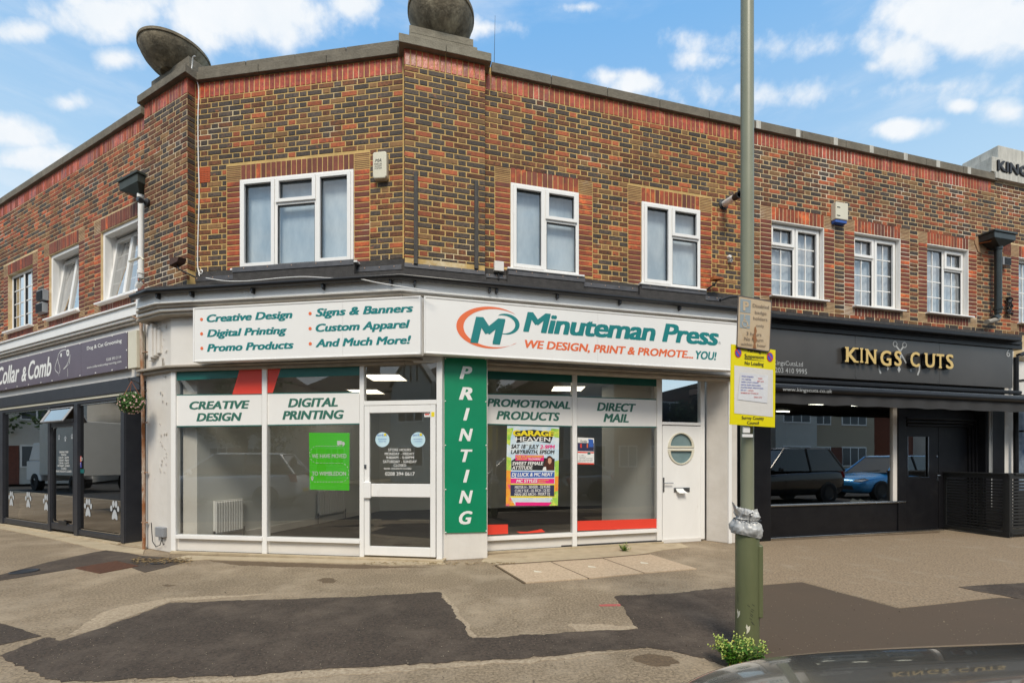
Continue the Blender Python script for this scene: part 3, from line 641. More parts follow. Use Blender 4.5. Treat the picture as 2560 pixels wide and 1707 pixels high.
mb = MB(PA); mortar(mb, PA, 0, sA0, sA1+.1, ZA-.4, Z_S1+.1, H_(oA0, oA1, oA2, oA3), d1=.32); mortar(mb, PAP, 0, sAP0, sAP1-.005, ZL-.45, Z_S1+.1, [], d1=.11); part('wall', mb, M_mort_c, dog_b)
# flat roofs closing the buildings
mb = MB(PB); mb.box(sB0, sB1+.4, .2, 5.0, Z_S0-.32, Z_S0-.22); mb.box(sD0+.3, sD1, .2, 5.0, Z_S0-.45, Z_S0-.35, 0, PD); part('roof', mb, M_felt, print_b)
mb = MB(PD); mb.box(sD1, sD2, .2, 5, Z_S0-.32, Z_S0-.22); part('roof', mb, M_felt, barber_b)
mb = MB(PD); mb.box(sD2, sD3, .2, 5, Z_S0-.28, Z_S0-.18); part('roof', mb, M_felt, next_b)
mb = MB(PA); mb.box(sA0, sA1, .32, 5, Z_S0-.28, Z_S0-.18); part('roof', mb, M_felt, dog_b)
# ---------------------------------------------------------------- coping stones
def coping(bl, pl, s0, s1, z0, z1, over, m, step=.92, j=.007, d=.30, bev=.006, name='coping_stone', y1=None):
    n = max(1, round((s1-s0)/step)); p = (s1-s0)/n
    for i in range(n):
        mb = MB(pl); e = random.uniform(-.004, .004); mb.box(s0+i*p+j/2, s0+(i+1)*p-j/2, -over+e, d, z0+e*.5, z1+e); part(name, mb, m, bl, bevel=bev)
zc = Z_S1
coping(print_b, PB, sB0+.02, sB1-.05, zc, zc+.115, .055, M_stone, 1.05); coping(print_b, PB, sB0+.06, sB1-.05, zc+.116, zc+.215, .015, M_stone, .78)
coping(print_b, PC, sC0-.075, sC1+.075, zc, zc+.115, .075, M_stone2, .75, d=.34)
coping(print_b, PC, sC0+.06, sC1-.10, zc+.117, zc+.245, -.03, M_stone2, 5, d=.34); coping(print_b, PC, sC0+.06, sC1-.155, zc+.246, zc+.345, -.031, M_stone2, 5, d=.33)
coping(print_b, PD, sD0+.1, sD1, zc, zc+.135, .05, M_stone, .93); coping(barber_b, PD, sD1, sD2+.12, zc, zc+.135, .05, M_stone, .93)
for k in range(7):
    s = sD1+.05+k*(sD2-sD1)/6.9; mb = MB(PD); mb.box(s-.045, s+.045, -.0535, .1, zc+.004, zc+.1365); part('mortar_joint', mb, M_kstone, barber_b, bevel=.004)
coping(dog_b, PA, sA0, sA1+.02, zc, zc+.13, .05, M_stone, .93)
coping(dog_b, PAP, sAP0-.07, sAP1+.075, zc, zc+.11, .07, M_stone, 5, d=.30); coping(dog_b, PAP, sAP0+.05, sAP1-.01, zc+.111, zc+.235, -.03, M_stone, 5, d=.30); coping(dog_b, PAP, sAP0+.12, sAP1-.02, zc+.236, zc+.335, -.031, M_stone, 5, d=.29)
def stone_bowl(bl, c, r, zb, zt):
    h = zt-zb; prof = [(0, .0), (.40, .0), (.42, .03), (.56, .12), (.72, .28), (.85, .47), (.93, .66), (.965, .80), (.965, .84), (1.0, .86), (1.0, .97), (.97, 1.0), (.90, 1.0), (.6, .93), (0, .9)]
    mb = MB(); mb.lathe((c[0], c[1], zb), [(r*a, h*b) for a, b in prof], 60); return part('stone_bowl', mb, M_disc, bl, smooth=True)
stone_bowl(print_b, at(1103, 6.26), .455, zc+.335, 1.35+1112*6.26/F)
stone_bowl(dog_b, at(438.5, 6.74), .45, zc+.325, 1.35+1013*6.74/F)
# white name block over the neighbour
zq = lambda x, y, off=0: PD.z(x, y, off)
mb = MB(PD); a = PD.s(2496, .03); mb.box(a, a+3.2, -.03, .55, zq(2496, 396, .03), zq(2496, 363, .03)); part('name_stone', mb, M_kstone, next_b, bevel=.008)
mb = MB(PD); a = PD.s(2480, .05); mb.box(a, a+3.5, -.05, .6, zq(2480, 428, .05), zq(2480, 390.5, .05)); part('name_stone', mb, M_kstone, next_b, bevel=.008)
mb = MB(PD); a = PD.s(2490, .07); 
for k in range(5): mb = MB(PD); mb.box(a+k*.62, a+k*.62+.614, -.07, .3, zq(2490, 444.5, .07), zq(2490, 428, .07)-.004); part('coping_stone', mb, M_kstone, next_b, bevel=.006)
mb = MB(PD); lettering(mb, PD, 'KING', 2495.5, 2572, 399, 425, .075, 'l', ext=.03, bold=.03); part('letters', mb, M_iron, next_b)
# air wire rod
mb = MB(PD); mb.tube([(PD.s(1249)-.02, .3, zc+.1), (PD.s(1249), .3, PD.z(1249, 42, -.3))], .006, 6, r1=.002); single('aerial_rod', mb, M_iron, 'thin black aerial rod standing on the parapet beside the stone disc', 'aerial')
# ================================================================ upper windows
def fr(a, b, x, o, pl): return (pl.s(x)-o[0])/(o[1]-o[0])
u1, u2 = fr(0, 0, 692, oB, PB), fr(0, 0, 794, oB, PB)
upvc(print_b, PB, .025, *oB, [(0, u1, 0, 1, 1, 1, 1), (u1, u2, 0, .30, 1, 1, 1), (u1, u2, .30, 1, 0, 1, 1), (u2, 1, 0, 1, 1, 1, 1)], label='wide white window with three lights over the services sign')
upvc(print_b, PD, .02, *oW1, [(0, .49, 0, 1, 1, 1, 1), (.49, 1, 0, .38, 1, 1, 1), (.49, 1, .38, 1, 0, 1, 1)])
upvc(print_b, PD, .02, *oW2, [(0, .49, 0, 1, 1, 1, 1), (.49, 1, 0, .38, 1, 1, 1), (.49, 1, .38, 1, 0, 1, 1)])
M_skytone = pm('sky_tone', (.40, .50, .58), (.78, .85, .89), 1.0, .9, stretch=(2.2, 2.2, .8))  # pale blue mottle standing in for sky brightness in the upper panes
def sky_sheet(bl, pl, o, y=.10): mb = MB(pl); mb.box(o[0]-.1, o[1]+.1, y, y+.01, o[2]-.1, o[3]+.1); part('sky_tone_sheet', mb, M_skytone, bl)  # added sheet behind the glass, coloured like panes reflecting the sky
for o in (oB,): room(print_b, PB, 0, *o, d=1.0); sky_sheet(print_b, PB, o)
for o in (oW1, oW2): room(print_b, PD, 0, *o, d=1.0); sky_sheet(print_b, PD, o)
M_blu = pm('blue_card', (.06, .09, .17), rough=.6)
for (pl, x0, x1, yt, yb) in ((PB, 724, 763, 629, 658), (PB, 663, 682, 647, 652), (PB, 826, 852, 635, 641)):
    mb = MB(pl); mb.box(pl.s(x0, -.16), pl.s(x1, -.16), .15, .17, pl.z(x0, yb+6, -.16), pl.z(x0, yt, -.16)); part('card', mb, M_blu, print_b)
mb = MB(PD); mb.slant([(PD.s(1391, -.2), PD.z(1391, 690, -.2)), (PD.s(1399, -.2), PD.z(1391, 662, -.2)), (PD.s(1416, -.2), PD.z(1391, 667, -.2)), (PD.s(1410, -.2), PD.z(1391, 692, -.2))], .19, .21); part('card', mb, M_tan, print_b)
def inset(o, e=0, dz=.0): return (o[0]+e, o[1]-e, o[2]+dz, o[3]-e)
def reveal(bl, pl, o, d=.07):
    a, b, z0, z1 = o; mb = MB(pl); mb.box(b-.012, b, .0, d, z0, z1); mb.box(a, b, .0, d, z1-.012, z1); part('reveal_lining', mb, M_upvc, bl)
for o, mir in ((oK1, 0), (oK2, 0), (oK3, 1), (oK4, 1)):
    bl = next_b if o is oK4 else barber_b; reveal(bl, PD, o, .075); q = (o[0]+.003, o[1]-.013, o[2], o[3]-.013)
    L_ = [(0, .5, 0, .30, 1, 2, 1), (0, .5, .30, 1, 0, 2, 3), (.5, 1, 0, 1, 1, 2, 4)] if not mir else [(0, .5, 0, 1, 0, 2, 4), (.5, 1, 0, .30, 1, 2, 1), (.5, 1, .30, 1, 0, 2, 3)]
    upvc(bl, PD, -.078, *q, L_); room(bl, PD, 0, *o, d=1.0, m=M_roomd); curtain(bl, PD, o[0]-.02, o[1]+.02, o[2]-.1, o[3]+.05, .175, M_net)
for o in (oA0, oA1, oA2, oA3):
    a, b, z0, z1 = o; room(dog_b, PA, 0, *o, d=1.3, m=M_roomd, y=.33)
    if o in (oA0, oA1):
        upvc(dog_b, PA, -.06, *o, [(0, .5, 0, 1, 0, 2, 4), (.5, 1, 0, 1, 0, 2, 4)]); curtain(dog_b, PA, a-.2, b+.05, z0, z1, .16, M_net)
    else:
        mb = MB(PA); fw = .06; y0, y1 = .03, .13
        for q in ((a, a+fw, z0, z1), (b-fw, b, z0, z1), (a+fw, b-fw, z1-fw, z1), (a+fw, b-fw, z0, z0+fw)): mb.box(q[0], q[1], y0, y1, q[2], q[3])
        w_ = part('window', mb, M_upvc, dog_b, bevel=.005, label='white window with its sash tilted open')
        # sash tilted inwards about its bottom edge
        tl = R(7); A_, B_, C_, T_ = a+fw*.8, b-fw*.8, z0+fw*.9, z1-fw*.9
        def tw(s, dy, h): return (s, .06+dy*math.cos(tl)+h*math.sin(tl), C_+h*math.cos(tl)-dy*math.sin(tl))
        def tbox(mb, s0, s1, d0, d1, h0, h1): mb.add([tw(*p) for p in ((s0, d0, h0), (s1, d0, h0), (s1, d1, h0), (s0, d1, h0), (s0, d0, h1), (s1, d0, h1), (s1, d1, h1), (s0, d1, h1))], [(0, 1, 5, 4), (1, 2, 6, 5), (2, 3, 7, 6), (3, 0, 4, 7), (4, 5, 6, 7), (3, 2, 1, 0)])
        hh = T_-C_; ss = MB(PA); sw = .065; mid = (A_+B_)/2
        for q in ((A_, A_+sw, 0, hh), (B_-sw, B_, 0, hh), (mid-.04, mid+.04, 0, hh), (A_+sw, B_-sw, 0, sw), (A_+sw, B_-sw, hh-sw, hh)): tbox(ss, q[0], q[1], 0, .06, q[2], q[3])
        part('sash', ss, M_upvc, w_, bevel=.004)
        for (p0, p1) in ((A_+sw, mid-.04), (mid+.04, B_-sw)):
            pn = MB(PA); pn.add([tw(p0, .03, sw), tw(p1, .03, sw), tw(p1, .03, hh-sw), tw(p0, .03, hh-sw)], [(0, 1, 2, 3)]); part('pane', pn, M_glass2, w_)
            gb = MB(PA); tbox(gb, (p0+p1)/2-.009, (p0+p1)/2+.009, .032, .04, sw, hh-sw)
            for i in (1, 2, 3): tbox(gb, p0, p1, .033, .039, sw+(hh-2*sw)*i/4-.009, sw+(hh-2*sw)*i/4+.009)
            part('glazing_bar', gb, M_upvc, w_)
        curtain(dog_b, PA, a+.02, mid+.02, z0-.1, z1, .5, M_curt); curtain(dog_b, PA, mid+.04, b, z0-.1, z1, .48, M_net)
        mb = MB(PA); mb.box(a+.002, a+fw*.8, .13, .32, z0, z1); mb.box(a, b, .13, .34, z1-.012, z1); part('reveal_lining', mb, M_upvc, dog_b)
# sills
def sill(bl, pl, o, out, ext=.05, h=.028, m=None): mb = MB(pl); mb.box(o[0]-ext, o[1]+ext, -out, .06, o[2]-h, o[2]-.001); part('sill', mb, m or M_upvc, bl, bevel=.005)
sill(print_b, PB, oB, .10, .09); sill(print_b, PD, oW1, .09, .06); sill(print_b, PD, oW2, .09, .06)
for o in (oK1, oK2, oK3): sill(barber_b, PD, o, .075)
sill(next_b, PD, oK4, .075)
for o in (oA0, oA1, oA2, oA3): sill(dog_b, PA, o, .08)
# ================================================================ CANOPY of the printing shop: flashing, felt, gutter, fascia
def xz(pl, x, y, off): return pl.z(x, y, off)
def corner(p1, o1, p2, o2):
    a = p1.shifted(o1); b = p2.shifted(o2); d = a.d.x*b.d.y-a.d.y*b.d.x; e = b.o-a.o
    return (e.x*b.d.y-e.y*b.d.x)/d, (e.x*a.d.y-e.y*a.d.x)/d
def run3(bl, name, m, z0, z1, off, th, bevel=.003, ends=(PA, None), **k):
    """a straight board along the middle front and the long front, mitred at the corner"""
    a, b = corner(PB, off, PD, off); mb = MB(); sL = corner(PAP, off, PB, off)[1]
    if name != 'fascia_wall':
        p0, p1 = corner(PAP, off, PB, off), corner(PAP, off-th, PB, off-th); s_ = PAP.s(339, off); P_ = [PAP.w(s_, -off, 0), PAP.w(p0[0], -off, 0), PAP.w(p1[0], -off+th, 0), PAP.w(s_, -off+th, 0)]
        mb.prismz([(p.x, p.y) for p in P_], z0, z1)
    for (pl, s0, s1, m0, m1) in ((PB, sL, a, 1, 1), (PD, b, sD1+.06, 1, 0)):
        P0, P1 = pl.w(s0, -off, 0), pl.w(s1, -off, 0)
        ib = corner(PB, off-th, PD, off-th); il = corner(PAP, off-th, PB, off-th)
        Q0 = PB.w(il[1], -off+th, 0) if pl is PB else PB.w(ib[0], -off+th, 0)
        Q1 = PB.w(ib[0], -off+th, 0) if pl is PB else pl.w(s1, -off+th, 0)
        mb.prismz([(P0.x, P0.y), (P1.x, P1.y), (Q1.x, Q1.y), (Q0.x, Q0.y)], z0, z1)
    return part(name, mb, m, bl, bevel=bevel, **k)
cz = lambda y, off: PB.z(744, y, off)
# lead flashing strips with copper nails against the brickwork
def flash(pl, x0, x1, yt, yb, xr, off=.012, nails=3):
    s0, s1 = pl.s(x0), pl.s(x1); z0, z1 = pl.z(xr, yb), pl.z(xr, yt); mb = MB(pl); mb.box(s0, s1, -off-.004, .01, z0, z1)
    for i in range(nails): s = s0+(s1-s0)*(i+.5)/nails; mb.box(s-.006, s+.006, -off-.009, -off, (z0+z1)/2+.006, (z0+z1)/2+.018, 1)
    part('flashing', mb, [M_lead, M_copper], print_b, bevel=.002)
flash(PB, 475, 594, 695, 706, 475); flash(PB, 895, 1005, 669, 681, 900); flash(PB, 594, 893, 666, 679, 744, .10, 5)
flash(PC, 1011, 1212, 657, 668, 1011, .012, 5); flash(PD, 1214, 1267, 685, 694, 1214); flash(PD, 1268, 1458, 677, 691, 1268, .07, 5)
flash(PD, 1459, 1597, 706, 717, 1459, nails=4); flash(PD, 1598, 1759, 713, 725, 1598, .07, 4); flash(PD, 1760, 1801, 740, 750, 1760, nails=2)
zf1, zf0 = cz(695, .16), cz(709, .22)
mb = MB(PB); mb.box(sB0+.02, sB1+.05, -.010, .02, ZL-.30, ZL+.02); mb.box(oB[0]-.05, oB[1]+.05, -.095, .02, ZL-.30, oB[2]-.03); mb.box(sC0-.01, sC1+.01, -.008, .02, ZL-.3, PC.z(1011, 667), 0, PC)
for o in (oW1, oW2): mb.box(o[0]-.06, o[1]+.06, -.065, .02, ZL-.40, o[2]-.03, 0, PD)
mb.box(sD0, sD1, -.008, .02, ZL-.45, ZL+.0, 0, PD); part('felt_upstand', mb, M_felt, print_b)
OG = .30
zg1 = cz(696, OG); zg0 = cz(706, OG)
# felt roof sheet sloping from the wall to the drip edge
a, b = corner(PB, OG-.02, PD, OG-.02); al = corner(PAP, OG-.02, PB, OG-.02)[1]
mb = MB(); P = [PB.w(al, -OG+.02, zg1), PB.w(a, -OG+.02, zg1), PD.w(sD1+.04, -OG+.02, zg1)]; Q = [PB.w(sB0, .0, zg1+.10), PB.w(corner(PB, 0, PD, 0)[0], 0, zg1+.10), PD.w(sD1+.04, 0, zg1+.08)]
mb.raw(P+Q+[v-Vector((0, 0, .02)) for v in P+Q], [(0, 1, 4, 3), (1, 2, 5, 4), (6, 9, 10, 7), (7, 10, 11, 8), (0, 6, 7, 1), (1, 7, 8, 2)]); part('felt_roof', mb, M_felt, print_b)
run3(print_b, 'felt_edge', M_felt, zg0, zg1+.012, OG, .03)
# black half-round gutter
def gutter(bl, P, r, m, n=8):
    mb = MB(); V = []
    for i, p in enumerate(P):
        d0 = (P[i]-P[i-1]).normalized() if i else (P[1]-P[0]).normalized(); d1 = (P[i+1]-P[i]).normalized() if i < len(P)-1 else d0
        u = (d0+d1).normalized(); nrm = Vector((u.y, -u.x, 0))
        for j in range(n+1): a = math.pi*j/n; V.append(p+nrm*(math.cos(a)*r)+Vector((0, 0, -math.sin(a)*r)))
    k = n+1; mb.raw(V, [(i*k+j, (i+1)*k+j, (i+1)*k+j+1, i*k+j+1) for i in range(len(P)-1) for j in range(n)])
    o = part('gutter', mb, m, bl, smooth=True); s = o.modifiers.new('thick', 'SOLIDIFY'); s.thickness = .004; return o
og = OG+.005; a, b = corner(PB, og, PD, og); al = corner(PAP, og, PB, og)
zg = zg0+.012
gutter(print_b, [PAP.w(al[0]-.45, -og, zg-.012), PB.w(al[1], -og, zg-.004), PB.w(a, -og, zg), PD.w(sD1+.03, -og, zg-.01)], .05, M_black)
def bracket(pl, x, off=OG):
    s = pl.s(x, off); mb = MB(pl); mb.slant([(s-.016, zg-.04), (s+.016, zg-.04), (s+.014, zg-.10), (s-.002, zg-.115), (s-.014, zg-.09)], -off+.0, -off+.085); part('gutter_bracket', mb, M_black, print_b, bevel=.004)
for x in (390, 475, 628, 805, 975): bracket(PB, x)
for x in (1037, 1225, 1243, 1395, 1552, 1702): bracket(PD, x)
ZF1, ZF0 = cz(708, .24), cz(738, .24)
run3(print_b, 'fascia_board', M_upvc, ZF0, ZF1, .24, .02, .004); run3(print_b, 'fascia_trim', M_upvc, ZF0-.012, ZF0+.006, .25, .05, .004)
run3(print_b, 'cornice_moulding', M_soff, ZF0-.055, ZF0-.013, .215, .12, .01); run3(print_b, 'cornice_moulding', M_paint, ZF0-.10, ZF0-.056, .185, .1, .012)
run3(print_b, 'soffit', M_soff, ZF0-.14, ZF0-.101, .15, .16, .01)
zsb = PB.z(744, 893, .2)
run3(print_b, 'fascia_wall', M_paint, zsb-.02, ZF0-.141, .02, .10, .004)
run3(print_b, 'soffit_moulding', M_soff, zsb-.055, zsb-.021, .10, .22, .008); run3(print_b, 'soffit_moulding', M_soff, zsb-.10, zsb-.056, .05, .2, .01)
# ---------------------------------------------------------------- sign boxes
def signbox(name, label, pl, x0, x1, yt, yb, at_, off, mface, frame=.022, depth=.12, seams=(), group=None, org=None):
    xr = {'l': x0, 'r': x1, 'm': (x0+x1)/2}[at_]; s0, s1 = pl.s(x0, off), pl.s(x1, off); z0, z1 = pl.z(xr, yb, off), pl.z(xr, yt, off)
    t = thing(name, label, 'sign', pl.w((s0+s1)/2, -off, z0), group); mb = MB(pl); y = -off
    e = frame
    for q in ((s0, s0+e, z0, z1), (s1-e, s1, z0, z1), (s0+e, s1-e, z1-e, z1), (s0+e, s1-e, z0, z0+e)): mb.box(q[0], q[1], y, y+depth, q[2], q[3])
    part('frame', mb, M_upvc, t, bevel=.006)
    xs = [s0+e]+[pl.s(x, off) for x in seams]+[s1-e]
    for i in range(len(xs)-1): mb = MB(pl); mb.box(xs[i]+.001, xs[i+1]-.001, y+.008, y+.03, z0+e, z1-e); part('face_panel', mb, mface, t)
    return t
OSB, OSD = .26, .36
t = signbox('fascia_sign', 'long white sign listing creative design, digital printing, banners and custom apparel', PB, 482, 1051, 769, 905, 'l', OSB, M_sign, seams=(856,))
mb = MB(PB); k = dict(shear=.22, bold=.048)
for (s_, x0, x1, a_, b_) in (('Creative Design', 516.5, 731, 786.8, 805.6), ('Digital Printing', 517.5, 717, 824.1, 842.6), ('Promo Products', 517.5, 734, 860.1, 879.3),
        ('Signs & Banners', 789, 1033, 771.5, 791.5), ('Custom Apparel', 789, 1025, 809.8, 829.7), ('And Much More!', 789, 1027.7, 848, 868)):
    lettering(mb, PB, s_, x0, x1, a_, b_, OSB-.006, **k)
part('lettering', mb, M_teal, t)
mb = MB(PB)
for (x, y) in ((502.8, 798), (503, 834), (503.5, 870.3), (774.5, 783.3), (774.5, 821), (775, 858.8)): disc_on(mb, PB, PB.s(x, OSB), PB.z(x, y, OSB), .0225, OSB-.0055, 18)
part('bullet_dots', mb, M_orange, t)
t = signbox('fascia_sign', 'long white sign with the orange and teal press logo over the recessed windows', PD, 1060, 1850, 739, 883, 'l', OSD, M_sign, seams=(1495,))
zx = lambda X, Y: (1000+X/2.735, 380+Y/2.735)
mb = MB(PD); k = dict(shear=.2, bold=.042)
lettering(mb, PD, 'Minuteman Press', 1308, 1797, 778.5, 829, OSD-.006, gap=.95, **k); lettering(mb, PD, 'M', 1176, 1263.5, 790, 857, OSD-.0045, shear=.2, bold=.05)
lettering(mb, PD, 'YOU!', 1739, 1791.6, 876.5, 897, OSD-.006, **k)
V = []; n = 26
for i in range(n+1):
    a = R(112-215*i/n); V.append((1000+(722+96*math.cos(a))/2.735, 380+(1176-71*math.sin(a)+.06*96*math.cos(a))/2.735))
for i in range(n, -1, -1):
    a = R(112-215*i/n); V.append((1000+(702+86*math.cos(a))/2.735, 380+(1178-62*math.sin(a)+.06*86*math.cos(a))/2.735))
for i in range(n):
    poly_on(mb, PD, [V[i], V[i+1], V[2*n-i], V[2*n+1-i]], OSD-.0055)
part('lettering', mb, M_teal, t)
mb = MB(PD); lettering(mb, PD, 'WE DESIGN, PRINT & PROMOTE...', 1312, 1733, 849, 869.4, OSD-.006, **k); n = 40
def ell(cx, cy, rx, ry, a): return (1000+(cx+rx*math.cos(a))/2.735, 380+(cy-ry*math.sin(a)+.05*rx*math.cos(a))/2.735)
for i in range(n):
    a0, a1 = R(48+266*i/n), R(48+266*(i+1)/n)
    poly_on(mb, PD, [ell(618, 1200, 233, 143, a0), ell(618, 1200, 233, 143, a1), ell(650, 1204, 216, 130, a1), ell(650, 1204, 216, 130, a0)], OSD-.0062)
part('lettering', mb, M_orange, t)
mb = MB(PD); disc_on(mb, PD, PD.s(1799.5, OSD), PD.z(1799.5, 857, OSD), .021, OSD-.006, 18, r_in=.86); lettering(mb, PD, 'R', 1797, 1802, 854, 860, OSD-.006, bold=0); part('registered_mark', mb, M_lens, t)
# ================================================================ PRINT SHOP front (middle)
def pane(bl, pl, x0, x1, yt, yb, off, m, xr=None, parent=None, name='pane'):
    xr = x0 if xr is None else xr; s0, s1 = pl.s(x0, off), pl.s(x1, off); z0, z1 = pl.z(xr, yb, off), pl.z(xr, yt, off)
    mb = MB(pl); mb.add([(s0, -off, z0), (s1, -off, z0), (s1, -off, z1), (s0, -off, z1)], [(0, 1, 2, 3)]); return part(name, mb, m, parent or bl)
def bar(bl, pl, x0, x1, z0, z1, off, depth, m, name, bevel=.005, parent=None):
    mb = MB(pl); mb.box(pl.s(x0, off), pl.s(x1, off), -off, -off+depth, z0, z1); return part(name, mb, m, parent or bl, bevel=bevel)
PG = -.02
zh = PB.z(670, 918, 0); zhd = zh; zsil1 = PB.z(655, 1341, .01); zsil0 = PB.z(655, 1351, .01); zb0 = .035
zp0 = PB.z(655, 1386, .0)
bar(print_b, PB, 427, 1104, zh-.0, zh+.09, .005, .08, M_upvc, 'frame_head')
for (x0, x1) in ((427, 438.5), (654.5, 666.5), (898.5, 909.5), (1091, 1105)): bar(print_b, PB, x0, x1, zb0, zh, .012, .085, M_upvc, 'mullion')
for (x0, x1) in ((438.5, 654.5), (666.5, 898.5)):
    bar(print_b, PB, x0, x1, zsil0, zsil1, .03, .10, M_upvc, 'window_sill'); bar(print_b, PB, x0, x1, zp0, zsil0, -.03, .03, M_paint, 'stall_board'); bar(print_b, PB, x0, x1, zb0, zp0, .004, .07, M_upvc, 'bottom_rail')
bar(print_b, PB, 424, 1108, 0, zb0, .06, .3, M_conc, 'threshold')
pane(print_b, PB, 438, 655, 924, 1342, PG, M_glass); pane(print_b, PB, 666, 899, 918, 1352, PG, M_glass)
# door
zt0 = PB.z(1000, 880+370/2.8, 0); zt1 = PB.z(1000, 880+338/2.8, 0)
bar(print_b, PB, 909.5, 1091, zt0, zt1, .01, .08, M_upvc, 'transom_bar'); pane(print_b, PB, 909, 1092, 905, 1006, PG, M_glass)
zd0 = .06; dl0, dl1 = 911.5, 1089.5; zz_ = lambda y: PB.z(1000, 880+y/2.8, 0)
mb = MB(PB); f_ = lambda a, b, c, d: mb.box(PB.s(a), PB.s(b), -.012, .035, c, d)
f_(dl0, 924.5, zd0, zt0-.006); f_(1076, dl1, zd0, zt0-.006); f_(924.5, 1076, zz_(424), zt0-.006); f_(924.5, 1076, zz_(1013), zz_(921)); f_(924.5, 1076, zd0, zz_(1362))
door = part('door', mb, M_upvc, print_b, bevel=.006)
for (y0, y1) in ((424, 921), (1013, 1363)): mb = MB(PB); mb.box(PB.s(924), PB.s(1077), .01, .014, zz_(y1), zz_(y0)); part('pane', mb, M_glass, door)
mb = MB(PB); mb.box(PB.s(912), PB.s(930), -.05, -.0125, zz_(1023), zz_(908)); part('handle', mb, M_upvc, door, bevel=.01)
mb = MB(PB); mb.box(PB.s(912.5), PB.s(917.5), -.024, -.0125, zz_(815), zz_(787)); mb.box(PB.s(914.3), PB.s(915.8), -.026, -.02, zz_(806), zz_(800), 1); part('lock', mb, [M_chrome, M_black], door, bevel=.002)
# vinyl on the glass: each band a thing of its own
def vinyl(name, label, pl, quads, off, cat='window sign', group=None, words=(), wm=None, **kw):
    P = [(pl.s(x, off), pl.z(x, y, off)) for q, m in quads for x, y in q]
    t = thing(name, label, cat, pl.w(sum(p[0] for p in P)/len(P), -off, min(p[1] for p in P)), group)
    for q, m in quads: mb = MB(pl); poly_on(mb, pl, q, off); part('vinyl', mb, m, t)
    if words:
        mb = MB(pl)
        for (s_, x0, x1, a_, b_) in words: lettering(mb, pl, s_, x0, x1, a_, b_, off+.0025, **kw)
        part('lettering', mb, wm or M_tgrn, t)
    return t
def band(pl, x0, x1, y0l, y1l, y0r, y1r, e=3): return [([(x0, y0l), (x1, y0r), (x1, y1r), (x0, y1l)], M_tealw), ]
VO = -.012
def bandsign(label, pl, x0, x1, tl, bl_, tr, br, words):
    vinyl('window_band', label, pl, [([(x0, tl), (x1, tr), (x1, tr+2.6), (x0, tl+2.6)], M_tealw), ([(x0, tl+2.6), (x1, tr+2.6), (x1, br-2.6), (x0, bl_-2.6)], M_sign), ([(x0, bl_-2.6), (x1, br-2.6), (x1, br), (x0, bl_)], M_tealw)], VO, words=words, shear=.22, bold=.048, group='white word bands across the shop windows')
bandsign('white band reading creative design across the first shop window', PB, 439, 654.5, 986, 1067, 984, 1064.5, [('CREATIVE', 473.3, 624, 1003.5, 1023.5), ('DESIGN', 491, 604.7, 1032.5, 1053)])
bandsign('white band reading digital printing above the lime green poster', PB, 666.5, 898.5, 982, 1064, 979.6, 1060.5, [('DIGITAL', 720, 844.6, 996, 1018), ('PRINTING', 706, 859.8, 1027, 1048.8)])
def z7(X, Y): return (1100+X/2.752, 850+Y/2.752)
bandsign('white band reading promotional products above the garage music poster', PS, 1213, 1431, 983, 1061, 987.5, 1067, [('PROMOTIONAL', 1217, 1426, 995.5, 1015.5), ('PRODUCTS', 1241, 1399.7, 1026.5, 1048)])
bandsign('white band reading direct mail in the window beside the white door', PS, 1443, 1642.6, 990, 1067, 997.5, 1068.5, [('DIRECT', 1492.4, 1590, 1005.5, 1026.5), ('MAIL', 1508.6, 1572, 1033, 1054.5)])
vinyl('teal_strip', 'teal and red vinyl along the top of the first shop window', PB, [([(439, 926), (599, 923.3), (592, 944.5), (439, 951)], M_tealw), ([(599, 923.3), (654.5, 922.4), (654.5, 984), (580.5, 985.8)], M_redv)], VO, group='coloured strips at the tops of the shop windows')
vinyl('teal_strip', 'teal strip with a red corner over the digital printing band', PB, [([(701.5, 921), (898.5, 914.5), (898.5, 938), (694, 944)], M_tealw), ([(666.5, 921.5), (701.5, 921), (682, 981.5), (666.5, 982)], M_redv)], VO, group='coloured strips at the tops of the shop windows')
vinyl('teal_strip', 'plain teal strip over the promotional products band', PS, [([(1213, 916), (1431, 927), (1431, 956), (1213, 947)], M_tealw)], VO, group='coloured strips at the tops of the shop windows')
vinyl('teal_strip', 'plain teal strip over the direct mail band', PS, [([(1443, 927.5), (1642.6, 937.5), (1642.6, 966), (1443, 956)], M_tealw)], VO, group='coloured strips at the tops of the shop windows')
vinyl('red_strip', 'red strip along the bottom of the window beside the white door', PS, [([(1443.5, 1301.5), (1642.6, 1296), (1642.6, 1319), (1443.5, 1326)], M_redv)], VO)
vinyl('red_strip', 'torn square of red vinyl in the window corner by the green pillar', PS, [([(1216, 1311), (1269.8, 1310), (1270, 1333.5), (1216, 1336)], M_redv)], VO)
vinyl('red_strip', 'torn sliver of red vinyl at the sill under the garage music poster', PS, [([(1291, 1328), (1318, 1328.5), (1340, 1324.5), (1354, 1321.5), (1363, 1329), (1330, 1331.5), (1300, 1332.5)], M_redv)], VO)
